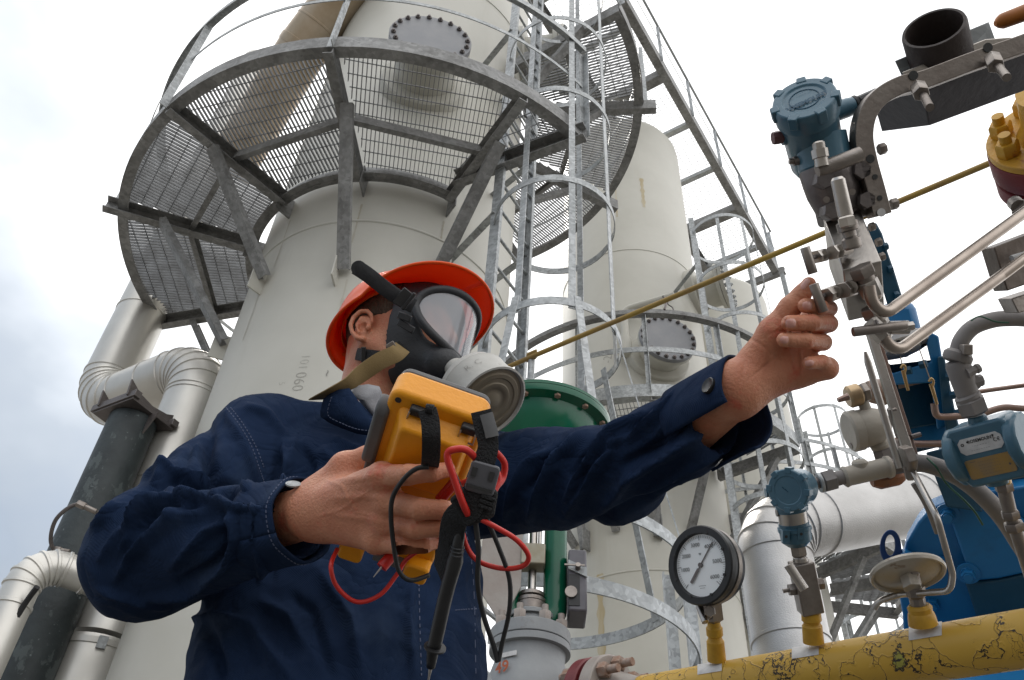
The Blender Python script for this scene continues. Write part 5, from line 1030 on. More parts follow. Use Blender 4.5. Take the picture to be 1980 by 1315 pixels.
blkp = mat("dark_brown_pipe", (.030, .022, .020), .6, 0, col2=(.045, .032, .028), scale=12, bump=.2)
mb = MB(); mb.lathe(c0, cax, [(-.03, rs*.86), (-.03, rs), (.030, rs), (.034, rs*.97), (.034, rs*.88), (.030, rs*.86), (-.029, rs*.86)], 56, cap=False); mb.lathe(c0, cax, [(-.028, 0), (-.026, rs*.87), (-.024, 0)], 40); mb.build("pipe_stub", blkp, CL, sharp=30)
slab("clamp_plate", galv, [(1730, 118), (1912, 42), (1925, 78), (1890, 92), (1745, 150)], 1.26, .012, parent=CL, bevel=.001)
slab("lower_plate", steel, [(1744, 140), (1905, 76), (1955, 72), (1962, 100), (1765, 165)], 1.225, .008, parent=CL, bevel=.001)
for a_, b_, c2_, d2_ in (((1775, 168), (1782, 182), (1783, 180), (1798, 208)), ((1918, 112), (1926, 128), (1926, 124), (1947, 150))):
    mb = MB(); mb.hexn(at(*a_, 1.12), at(*b_, 1.10), s_(16, 1.1)); mb.build("u_bolt_nut", steeld, CL)
    mb = MB(); mb.cyl(at(*c2_, 1.11), at(*d2_, 1.06), s_(8, 1.1), n=14); mb.build("u_bolt_end", steeld, CL)
stack(CL, "gland_nut", mat("dull_green_gland", (.12, .11, .06), .5, .3), 1.2, [(1944, 100, 14), (1960, 94, 14)], n=6); stack(CL, "cable_end", darkst, 1.2, [(1960, 94, 18), (2400, -60, 18)], n=24)
# ---- flange at the right edge, orange lever, slotted brackets
FL = thing("bolted_flange", "yellow and maroon bolted pipe flange cut by the right edge of the view", "flange", at(1990, 260, 1.9)); DFL = 1.9
fax = oax((2000, 262), (-.25, -1.0), .55); fc_ = at(2042, 250, DFL); fr_ = s_(124, DFL)
yfl = mat("flange_yellow_paint", (.62, .35, .03), .45, 0, col2=(.50, .26, .03), scale=12, bump=.2); spots(yfl, (.25, .07, .03), 15, .6, .05, strength=.7)
mb = MB(); mb.lathe(fc_, fax, [(-.014, fr_*.985), (0, fr_*.985), (.002, fr_*.975), (.002, fr_*.55), (.03, fr_*.45), (.09, fr_*.42), (.10, fr_*.42)], 56); mb.build("yellow_flange", yfl, FL, sharp=30)
mb = MB(); mb.lathe(fc_, fax, [(-.075, fr_*.98), (-.07, fr_*1.0), (-.018, fr_*1.0), (-.0155, fr_*.99)], 56); mb.lathe(fc_, fax, [(-.125, fr_*.96), (-.12, fr_*.99), (-.083, fr_*.99), (-.081, fr_*.9)], 56); mb.lathe(fc_, fax, [(-.085, fr_*.8), (-.07, fr_*.8)], 40); mb.build("maroon_flange", maroon, FL, sharp=30)
mb = MB(); mb.tube([fc_ - fax*.12, V(*(fc_ - fax*.45)[:2], (fc_ - fax*.45)[2]), fc_ - fax*2.4], fr_*.42, 32); mb.build("pipe_run", greym, FL, sharp=60)
bolts(FL, fc_ + fax*.003, fax, fr_*.76, 8, .024, yfl, "flange_nut", h=.032, stud=.02, ph=.35)
mb = MB(); q1, q2 = at(1930, 44, 1.5), at(2010, 14, 1.5); mb.tube([q1 - iv(6, -2, 0, 1.5), q1, q1 + (q2-q1)*.1, q2, q1 + (q2-q1)*6], [s_(5, 1.5), s_(11, 1.5), s_(15, 1.5), s_(17, 1.5), s_(17, 1.5)], 24)
tag(mb.build("orange_lever", mat("orange_lever_paint", (.48, .16, .02), .4, 0, col2=(.36, .12, .02), scale=20), None, q1), "rounded orange lever end poking in at the top right corner", "lever")
SB = thing("slotted_bracket", "brown slotted strut bracket at the right edge that the two steel tubes cross", "bracket", at(1960, 530, 1.25))
mb = MB(); A_ = [at(1922, 478, 1.2), at(1948, 563, 1.2), at(2440, 390, 1.4), at(2420, 290, 1.4)]; Bk = [p + iv(6, -2, 60, 1.2) for p in A_]
mb.add(A_ + Bk, [(0, 1, 2, 3), (7, 6, 5, 4), (0, 4, 5, 1), (1, 5, 6, 2), (2, 6, 7, 3), (3, 7, 4, 0)]); brk = mat("brown_bracket_steel", (.085, .06, .045), .45, .5, col2=(.15, .12, .10), scale=9, bump=.1); mb.build("strut_face", brk, SB, bevel=.002)
mb = MB(); mb.tube([at(1956, 500, 1.195), at(2010, 484, 1.2)], s_(6.5, 1.2), 16); mb.build("slot", white, SB)
SB2 = slab("lower_strut", brk, [(1955, 578), (1972, 608), (2040, 590), (2030, 560)], 1.3, .05, parent=None, bevel=.002) if 0 else None
mb = MB(); A_ = [at(1955, 577, 1.3), at(1970, 606, 1.3), at(2460, 470, 1.5), at(2450, 420, 1.5)]; Bk = [p + iv(6, -2, 60, 1.3) for p in A_]
mb.add(A_ + Bk, [(0, 1, 2, 3), (7, 6, 5, 4), (0, 4, 5, 1), (1, 5, 6, 2), (2, 6, 7, 3), (3, 7, 4, 0)]); tag(mb.build("steel_strut", steeld, None, at(1960, 590, 1.3), bevel=.002), "short grey strut end below the slotted bracket at the right edge", "strut")
mb = MB(); mb.hexn(at(1968, 398, 1.22), at(1985, 412, 1.22), s_(18, 1.22)); mb.cyl(at(1962, 392, 1.24), at(1970, 400, 1.22), s_(14, 1.2)); tag(mb.build("tube_nut", steeld, None, at(1975, 405, 1.22)), "dark steel nut at the right edge under the maroon flange", "nut")
# thin yellow gas line across the picture
gl = mat("yellow_line_paint", (.42, .27, .04), .5, 0, col2=(.30, .19, .06), scale=5, bump=.1)
GLn = thing("yellow_gas_line", "thin yellow pipe running straight from the ladder cage up to the flange at the right", "pipe", at(1400, 540, 4.0))
g0, g1 = at(905, 742, 4.75), at(1960, 296, 3.3)
mb = MB(); mb.tube([g0 + (g1-g0)*k for k in np.linspace(0, 1, 8)], .0125, 16); mb.build("pipe_run", gl, GLn, sharp=60)
q = g0 + (g1-g0)*.30*.42; mb = MB(); q = at(1028, 688, 4.55); mb.box(q, (.07, .05, .05), (nrm(g1-g0), UPV, FWD)); mb.build("pipe_clip", gl, GLn, bevel=.006)
mb = MB(); mb.cyl(V(q[0], q[1], GZ), q, .018, n=12); mb.build("support_rod", galv, GLn)
q = at(1284, 590, 4.15); mb = MB(); mb.tube(bez([q - UP*.03, q + UP*.015 + RIGHT*.01, q + UP*.06], 5), .006, 8); mb.build("wire_tie", darkst, GLn)
# ================================================================ the man
def surfnet(fn, lo, hi, h):
    lo = np.array(lo, float); n = np.ceil((np.array(hi) - lo)/h).astype(int) + 1
    xs = [np.float32(lo[i]) + np.arange(n[i], dtype=np.float32)*np.float32(h) for i in range(3)]
    P = np.stack(np.meshgrid(*xs, indexing='ij'), -1); Vv = fn(P).astype(np.float32); del P
    ins = Vv < 0; acc = np.zeros((n[0]-1, n[1]-1, n[2]-1, 3), np.float32); cnt = np.zeros((n[0]-1, n[1]-1, n[2]-1), np.float32)
    N0, N1, N2 = n
    for ax in range(3):
        sl0 = [slice(None)]*3; sl1 = [slice(None)]*3; sl0[ax] = slice(0, -1); sl1[ax] = slice(1, None)
        A = Vv[tuple(sl0)]; B = Vv[tuple(sl1)]; cr = (A < 0) != (B < 0); idx = np.argwhere(cr); a = A[cr]; b = B[cr]; t = a/(a - b)
        pos = idx.astype(np.float32); pos[:, ax] += t
        o = [k for k in range(3) if k != ax]
        for d0 in (0, -1):
            for d1 in (0, -1):
                c = idx.copy(); c[:, o[0]] += d0; c[:, o[1]] += d1
                ok = (c[:, o[0]] >= 0) & (c[:, o[1]] >= 0) & (c[:, 0] < N0-1) & (c[:, 1] < N1-1) & (c[:, 2] < N2-1); ck = c[ok]
                np.add.at(acc, (ck[:, 0], ck[:, 1], ck[:, 2]), pos[ok]); np.add.at(cnt, (ck[:, 0], ck[:, 1], ck[:, 2]), 1)
    act = cnt > 0; vid = -np.ones(cnt.shape, np.int64); vid[act] = np.arange(act.sum())
    verts = acc[act]/cnt[act][:, None]*h + lo
    faces = []
    for ax in range(3):
        sl0 = [slice(None)]*3; sl1 = [slice(None)]*3; sl0[ax] = slice(0, -1); sl1[ax] = slice(1, None)
        A = ins[tuple(sl0)]; B = ins[tuple(sl1)]; idx = np.argwhere(A != B); o = [(ax+1) % 3, (ax+2) % 3]
        ok = (idx[:, o[0]] > 0) & (idx[:, o[1]] > 0) & (idx[:, o[0]] < n[o[0]]-1) & (idx[:, o[1]] < n[o[1]]-1); idx = idx[ok]; flip = ~A[idx[:, 0], idx[:, 1], idx[:, 2]]
        q = []
        for d0, d1 in ((-1, -1), (0, -1), (0, 0), (-1, 0)):
            c = idx.copy(); c[:, o[0]] += d0; c[:, o[1]] += d1; q.append(vid[c[:, 0], c[:, 1], c[:, 2]])
        q = np.stack(q, 1); q[flip] = q[flip][:, ::-1]; faces.append(q)
    return verts.astype(float), np.concatenate(faces)
def vnormals(v, f):
    nn = np.cross(v[f[:, 2]] - v[f[:, 0]], v[f[:, 3]] - v[f[:, 1]]); o = np.zeros_like(v)
    for k in range(4): np.add.at(o, f[:, k], nn)
    return o / np.maximum(np.linalg.norm(o, axis=1), 1e-12)[:, None]
def relax(v, f, it=2, w_=.5):
    for _ in range(it):
        s = np.zeros_like(v); c = np.zeros(len(v))
        for k in range(4): 
            np.add.at(s, f[:, k], v[f[:, (k+1) % 4]]); np.add.at(s, f[:, k], v[f[:, (k-1) % 4]]); np.add.at(c, f[:, k], 2)
        v = v + w_*(s/np.maximum(c, 1)[:, None] - v)
    return v
def cone(P, a, b, r1, r2, nax=None, fl=1.):
    a = np.asarray(a, np.float32); b = np.asarray(b, np.float32); ab = b - a; Q = P - a; t = np.clip((Q @ ab)/np.float32(ab@ab), 0, 1); D = Q - t[..., None]*ab
    if nax is not None:
        nv = np.asarray(nax, np.float32); c = D @ nv; D = D + (c*np.float32(1/fl - 1))[..., None]*nv
        return (np.sqrt((D*D).sum(-1)) - (np.float32(r1) + np.float32(r2 - r1)*t))*np.float32(min(1, fl))
    return np.sqrt((D*D).sum(-1)) - (np.float32(r1) + np.float32(r2 - r1)*t)
def ell(P, c, rad_, A=None):
    Q = P - np.asarray(c, np.float32); Q = Q if A is None else Q @ np.asarray(A, np.float32).T
    r = np.asarray(rad_, np.float32); k = np.sqrt(((Q/r)**2).sum(-1)); k2 = np.sqrt(((Q/(r*r))**2).sum(-1)); return k*(k - 1)/np.maximum(k2, 1e-6)
def smin(a, b, k):
    h = np.clip(.5 + .5*(b - a)/k, 0, 1); return b + (a - b)*h - k*h*(1 - h)
def wob(P, sc, seed=0):
    """cheap smooth noise made of warped sines"""
    x, y, z = P[..., 0]*sc + seed, P[..., 1]*sc + seed*2, P[..., 2]*sc - seed
    return (np.sin(x*1.7 + 1.3*np.sin(y*1.1 + z)) + np.sin(y*1.9 + 1.2*np.sin(z*1.3 + x*.7)) + np.sin(z*2.1 + 1.4*np.sin(x*1.2 - y*.9)))/3
def folds(v, nrmv, lst):
    """ridges (+) and valleys (-) of cloth or skin along lines, on the side that faces the camera"""
    px = proj(v); D = v @ FWD; face = (nrmv * -nrm(FWD)).sum(1); wgt = np.clip(face*2.5 + .6, 0, 1); disp = np.zeros(len(v))
    for pts, w_, amp in lst:
        P = np.array(pts, float); dmin = np.full(len(v), 1e9); tt = np.zeros(len(v)); tot = len(P) - 1
        for i in range(tot):
            a, b_ = P[i], P[i+1]; ab = b_ - a; t = np.clip(((px - a)@ab)/(ab@ab), 0, 1); d = np.hypot(*(px - a - t[:, None]*ab).T); m_ = d < dmin; dmin[m_] = d[m_]; tt[m_] = (i + t[m_])/tot
        disp += amp*np.exp(-(dmin/w_)**2)*np.sqrt(np.clip(np.sin(np.pi*np.clip(tt, .02, .98)), 0, 1))
    return v + nrmv*(disp*wgt)[:, None]
SR, ER, WR = at(505, 862, 1.45), at(288, 1072, 1.20), at(588, 1003, 1.06)
SL, EL, WL_ = at(915, 938, 1.50), at(1185, 916, 1.30), at(1436, 776, 1.10)
NB = V(-.25, 1.235, .90)                                    # base of the neck
person = thing("person", "man in a dark blue jacket, orange helmet and gas mask, arm stretched to the valve", "person", V(-.25, 1.22, GZ))
navy = mat("navy_work_cloth", (.0098, .0205, .050), .9, 0, col2=(.013, .027, .066), scale=7, spec=.12)
spots(navy, (.028, .046, .088), 11, .53, .18, strength=.6)
n = navy.node_tree.nodes; l = navy.node_tree.links.new; tcn = n.new("ShaderNodeTexCoord")
wv1 = n.new("ShaderNodeTexWave"); wv1.inputs['Scale'].default_value = 260; wv1.bands_direction = 'DIAGONAL'; wv1.inputs['Distortion'].default_value = .6; l(tcn.outputs['Object'], wv1.inputs['Vector'])
rn1 = n.new("ShaderNodeTexNoise"); rn1.inputs['Scale'].default_value = 11; rn1.inputs['Detail'].default_value = 3; rn1.inputs['Distortion'].default_value = .9; l(tcn.outputs['Object'], rn1.inputs['Vector'])
ra1 = n.new("ShaderNodeMath"); ra1.operation = 'SUBTRACT'; ra1.inputs[1].default_value = .5; l(rn1.outputs['Fac'], ra1.inputs[0]); ra2 = n.new("ShaderNodeMath"); ra2.operation = 'ABSOLUTE'; l(ra1.outputs[0], ra2.inputs[0]); ra3 = n.new("ShaderNodeMath"); ra3.operation = 'POWER'; ra3.inputs[1].default_value = .6; l(ra2.outputs[0], ra3.inputs[0])
b1 = n.new("ShaderNodeBump"); b1.inputs['Strength'].default_value = .28; b1.inputs['Distance'].default_value = .03; l(ra3.outputs[0], b1.inputs['Height']); b2 = n.new("ShaderNodeBump"); b2.inputs['Strength'].default_value = .30; b2.inputs['Distance'].default_value = .001; l(wv1.outputs['Fac'], b2.inputs['Height']); l(b1.outputs[0], b2.inputs['Normal']); l(b2.outputs[0], n['Principled BSDF'].inputs['Normal'])
stitch = mat("pale_stitching", (.10, .12, .19), .9)
def jk(P):
    tc_ = np.array([-.25, 1.225, 0], np.float32)
    # trunk: elliptical tube
    z = P[..., 2]; Q = P - tc_; Q[..., 0] -= np.interp(z, [.2, .55, .8], [.046, .034, 0.]).astype(np.float32); wd = np.interp(z, [.1, .3, .45, .65, .8, .9], [.202, .207, .210, .205, .195, .16]).astype(np.float32); dp = wd*np.float32(.64)
    k = np.sqrt((Q[..., 0]/wd)**2 + (Q[..., 1]/dp)**2); d = (k - 1)*dp*.9
    d = np.maximum(d, z - .895); d = np.maximum(d, .12 - z)
    d = smin(d, cone(P, SR, NB + V(-.07, .01, .0), .074, .070), .05); d = smin(d, cone(P, SL, NB + V(.05, .01, .0), .072, .068), .05)
    d = smin(d, cone(P, NB + V(-.03, .0, -.03), NB + V(.02, 0, -.01), .08, .06), .04)
    a = cone(P, SR, ER, .078, .080); d = smin(d, a, .035)
    b_ = cone(P, ER, WR + nrm(ER - WR)*.03, .080, .050); d = smin(d, smin(a, b_, .03), .012)
    a2 = cone(P, SL, EL, .090, .071); b2 = cone(P, EL, WL_ + nrm(EL - WL_)*.08, .068, .054)
    d = smin(d, smin(a2, b2, .03), .02)
    # hollow sleeve ends
    d = np.maximum(d, -cone(P, WR + nrm(ER - WR)*.045, WR, .041, .046)); d = np.maximum(d, -cone(P, WL_ + nrm(EL - WL_)*.10, WL_, .040, .048))
    return d + .0045*wob(P, 24, 1) + .0012*wob(P, 60, 4)
jv, jf = surfnet(jk, (-.74, .78, .13), (.34, 1.42, 1.01), .0048)
jv = relax(jv, jf, 2); jn = vnormals(jv, jf)
FL_ = [
    # right sleeve, elbow bend
    ([(600, 965), (540, 975), (455, 962), (380, 940), (300, 945), (235, 975)], 10, -.020), ([(560, 985), (470, 985), (380, 965), (300, 985), (235, 1030), (195, 1080)], 11, .013),
    ([(420, 985), (330, 1010), (260, 1070), (225, 1120)], 11, .010), ([(400, 970), (300, 1000), (255, 1035)], 7, -.008), ([(470, 1000), (400, 1030), (330, 1100)], 12, .008),
    ([(450, 985), (462, 1040), (440, 1090), (370, 1140), (280, 1160)], 9, .012), ([(435, 1000), (445, 1050), (415, 1090), (350, 1125)], 7, -.010),
    ([(271, 929), (327, 908), (402, 940), (439, 966), (467, 958)], 9, .011), ([(280, 948), (340, 925), (400, 955), (430, 975)], 6, -.010), ([(177, 1025), (224, 981), (271, 962)], 8, .008), ([(229, 1072), (276, 1004), (327, 962)], 8, .009), ([(327, 1029), (350, 990), (374, 967)], 7, .007), ([(215, 1060), (255, 1000), (300, 968)], 6, -.006), ([(300, 1030), (335, 985), (352, 966)], 5, -.005),
    ([(515, 980), (498, 1056), (494, 1125)], 6, -.004), ([(187, 1140), (250, 1160), (320, 1178)], 8, .006), ([(542, 840), (537, 910), (523, 948)], 8, -.007), ([(575, 832), (562, 900), (550, 935)], 8, .006), ([(640, 845), (690, 870), (705, 890)], 10, .005), ([(470, 780), (520, 800), (560, 850)], 10, .005), ([(360, 880), (390, 860), (405, 900)], 8, .006),
    ([(360, 1200), (420, 1190), (480, 1205)], 8, .007), ([(560, 1150), (600, 1180), (620, 1240), (640, 1310)], 12, -.007), ([(500, 1160), (560, 1190), (590, 1250)], 12, .006),
    ([(500, 985), (495, 1050), (505, 1120)], 9, .008), ([(535, 1000), (522, 1060), (527, 1130)], 8, -.003),
    # shoulder and chest
    ([(405, 830), (400, 880), (420, 930), (460, 955)], 14, -.020), ([(440, 800), (470, 860), (500, 940)], 10, .008), ([(545, 850), (555, 900), (540, 950)], 10, .010), ([(575, 850), (600, 900), (590, 940)], 13, -.008),
    ([(350, 890), (300, 940), (330, 950), (400, 930)], 12, .012), ([(380, 850), (350, 900), (330, 920)], 10, -.006), ([(620, 860), (650, 900), (640, 960)], 16, .006),
    # belly
    ([(620, 1100), (680, 1200), (700, 1310)], 16, .008), ([(480, 1200), (520, 1260), (560, 1310)], 16, .008), ([(800, 1120), (790, 1200), (800, 1310)], 12, .008), ([(400, 1210), (420, 1270), (430, 1315)], 14, -.008),
    # left sleeve
    ([(1135, 835), (1085, 880), (1045, 950), (1020, 1010)], 12, .013), ([(1105, 850), (1060, 890), (1015, 950)], 9, -.012), ([(1060, 872), (1020, 900), (990, 950), (975, 1010)], 10, .010),
    ([(1240, 800), (1180, 840), (1130, 905), (1090, 980)], 11, .012), ([(1205, 800), (1150, 860), (1110, 920)], 9, -.012), ([(1330, 745), (1270, 810), (1190, 860), (1130, 950), (1090, 1000)], 10, .012), ([(1290, 770), (1230, 830), (1160, 890)], 8, -.010),
    ([(1370, 830), (1290, 880), (1220, 920), (1160, 990)], 13, .012), ([(1330, 810), (1270, 860), (1200, 900)], 9, -.010), ([(1400, 870), (1330, 900), (1240, 960)], 11, .008), ([(1385, 700), (1330, 790), (1270, 840)], 9, .006),
    ([(1080, 1050), (1160, 1010), (1260, 960), (1340, 920)], 12, -.007),
]
FL_ = [(p, w_*.72, am*1.9) for p, w_, am in FL_]
jv = folds(jv, jn, FL_); jn = vnormals(jv, jf); _w = np.abs(wob(jv + .02*np.stack([wob(jv, 30, 2), wob(jv, 30, 5), wob(jv, 30, 8)], -1), 34, 3)); jv = jv + jn*(.0018*np.clip(1 - _w*3.2, 0, 1)**1.5 - .001)[:, None]; jv = relax(jv, jf, 1, .35)
mb = MB(); mb.add(jv, [tuple(q) for q in jf.tolist()])
jacket = mb.build("jacket", navy, person, fix=False, sharp=180)
def on_jacket(pts, off=.0015, n=5):
    """project picture points on the jacket surface"""
    dg = bpy.context.evaluated_depsgraph_get(); o = []
    mi = np.array([0]); W = WL[person.name]
    for x, y in bez([V(a, b_, 0) for a, b_ in pts], n) if False else [(p[0], p[1]) for p in bez([V(a, b_, 0.) for a, b_ in pts], n)]:
        d = nrm(ray(x, y)); hit, loc, nr, ix = jacket.ray_cast(Vector((-W).tolist()), Vector(d.tolist()))
        if hit: o.append(np.array(loc) + W - d*off)
    return o
bpy.context.view_layer.update()
def seam(pts, r=.0008, dash=True):
    p = on_jacket(pts, .0006, 14)
    mb = MB()
    if len(p) < 3: return
    if dash:
        for i in range(0, len(p)-1, 2): mb.tube([p[i], p[i+1]], r, 5)
    else: mb.tube(p, r, 5)
    mb.build("stitching", stitch, jacket, fix=False)
seam([(437, 788), (462, 820), (486, 862), (503, 910), (512, 935)]); seam([(446, 788), (470, 820), (494, 862), (511, 905)])
seam([(810, 1130), (812, 1220), (815, 1310)]); seam([(880, 1180), (905, 1178), (950, 1176)]); seam([(900, 1020), (915, 1120), (920, 1310)])
# cuffs
def cuff(W_, E_, r0, r1, L_, name="cuff", gap=None, tilt=0., off=0.0, n=60, th=.0035, flare=1.0, slope=None):
    ax = nrm(W_ - E_); u = nrm(-FWD - ax*(-FWD@ax)); w_ = np.cross(ax, u); P = []
    ang = np.linspace(gap[0], gap[1] if gap else 2*math.pi, n) if gap else np.linspace(0, 2*math.pi, n)
    for t in np.linspace(0, 1, 12):
        row = []
        for a in ang:
            rr = r0 + (r1 - r0)*t + .0012*math.sin(a*3 + t*3) + .0008*math.sin(a*7)
            ll = -L_ + (L_ + off)*t + (slope(a)*t if slope else 0)
            row.append(W_ + ax*ll + rr*(math.cos(a)*u + math.sin(a)*w_))
        P.append(row)
    mb = MB(); mb.grid(P); o = mb.build(name, navy, jacket, solid=th, sharp=180); return o, P
cR, PR = cuff(WR, ER, .0525, .0505, .075)
for t_ in (10,):
    mb = MB(); row = PR[t_]; ax = nrm(WR - ER)
    for i in range(0, len(row) - 1, 1):
        o_ = nrm(row[i] - WR - ax*((row[i]-WR)@ax)); mb.tube([row[i] + o_*.0022, row[i] + o_*.0022 + (row[i+1] - row[i])*.6], .0007, 5)
    mb.build("stitching", stitch, jacket, fix=False)
for pp, rr in (((567, 938), .0088), ):
    q = at(567, 938, 1.035); q = at(567, 938, np.min([p @ FWD for p in PR[6]]) + .012)
    mb = MB(); bxs = oax((567, 938), (.1, -1), .35); mb.lathe(q, bxs, [(0, rr), (.002, rr*1.05), (.003, rr*.8), (.002, rr*.6), (.0025, 0)], 24); mb.build("cuff_button", MATS["galvanised_steel"], jacket)
# left cuff is undone: a gap on the near side shows the forearm
sl_ = lambda a: .0
cL, PL_ = cuff(WL_, EL, .059, .0575, .090, gap=(1.05, 2*math.pi - .42), n=64, slope=lambda a: -.010 + .034*min(1, max(0, (a - 3.2)/1.5)))
q = None
axL = nrm(WL_ - EL); uL = nrm(-FWD - axL*(-FWD@axL)); wL = np.cross(axL, uL)
# button flap above the gap
from mathutils.bvhtree import BVHTree
_g = [[np.array(p) for p in row] for row in PL_]; _v = [p for row in _g for p in row]; _w = len(_g[0]); cbv = BVHTree.FromPolygons([p.tolist() for p in _v], [(i*_w + j, (i+1)*_w + j, (i+1)*_w + j+1, i*_w + j+1) for i in range(len(_g)-1) for j in range(_w-1)])
_h = cbv.ray_cast(Vector((0, 0, 0)), Vector(nrm(ray(1374, 748)).tolist())); bq = np.array(_h[0]) if _h[0] is not None else at(1374, 748, 1.055); bax_ = np.array(_h[1]) if _h[0] is not None else -FWD; bax_ = bax_ if bax_@FWD < 0 else -bax_; bq = bq + bax_*.003
bl_ = mat("button_plastic", (.018, .017, .016), .3, 0)
mb = MB(); mb.lathe(bq, bax_, [(-.006, .010), (0, .0105), (.002, .0105), (.003, .0095), (.0022, .006), (.0018, .004), (.002, 0)], 28); mb.build("cuff_button", bl_, jacket)
# collar flap, shirt collar
def flap(name, m_, poly, parent, th=.004, dep=None):
    """a curved sheet: outline in picture positions with depths"""
    P = [at(*p) for p in poly]; c = sum(P)/len(P); mb = MB(); n_ = len(P); c = c - FWD*.012
    rings = []; 
    for k in (1., .72, .42): rings.append([c + (p - c)*k - FWD*.010*(1 - k) for p in P])
    vs = sum(rings, []) + [c - FWD*.004]; fs = []
    for j in range(2):
        for i in range(n_): fs.append((j*n_ + i, j*n_ + (i+1) % n_, (j+1)*n_ + (i+1) % n_, (j+1)*n_ + i))
    for i in range(n_): fs.append((2*n_ + i, 2*n_ + (i+1) % n_, 3*n_))
    mb.add(vs, fs); return mb.build(name, m_, parent, solid=th, sharp=180)
flap("collar", navy, [(624, 784, 1.37), (627, 772, 1.365), (640, 762, 1.36), (655, 755, 1.36), (676, 752, 1.36), (690, 772, 1.35), (704, 792, 1.342), (720, 812, 1.335), (737, 829, 1.328), (731, 838, 1.328), (715, 842, 1.33), (690, 837, 1.34), (660, 826, 1.352), (636, 815, 1.364), (622, 806, 1.37), (621, 795, 1.37)], jacket)
mb = MB(); cl_ = bez([at(641, 768, 1.345), at(634, 802, 1.35), at(662, 819, 1.335), at(692, 830, 1.32), (at(722, 833, 1.31))], 5)
for i in range(0, len(cl_) - 1): mb.tube([cl_[i], cl_[i] + (cl_[i+1] - cl_[i])*.6], .0007, 5)
mb.build("stitching", stitch, jacket, fix=False)
shirt = mat("grey_shirt_cloth", (.30, .30, .33), .8, 0, col2=(.36, .36, .38), scale=20, bump=.2, bscale=500)
flap("shirt_collar", shirt, [(650, 764, 1.40), (680, 748, 1.39), (712, 744, 1.385), (733, 748, 1.38), (738, 760, 1.38), (735, 790, 1.375), (738, 812, 1.37), (728, 812, 1.37), (705, 785, 1.38), (685, 762, 1.39)], person, th=.003)
mb = MB(); q0 = NB + V(.0, -.0, .035); mb.lathe(q0 - V(0, 0, .06), nrm(V(.12, -.1, 1)), [(0, .088), (.03, .078), (.065, .068), (.068, .064), (.03, .070)], 48, cap=False); mb.build("shirt_band", shirt, person, solid=.003, sharp=180)
# collar stand behind the neck
mb = MB(); mb.lathe(q0 - V(0, -.005, .065), nrm(V(.05, -.05, 1)), [(0, .105), (.03, .095), (.05, .092), (.052, .086), (.03, .088)], 48, cap=False); mb.build("collar_stand", navy, jacket, solid=.004, sharp=180)
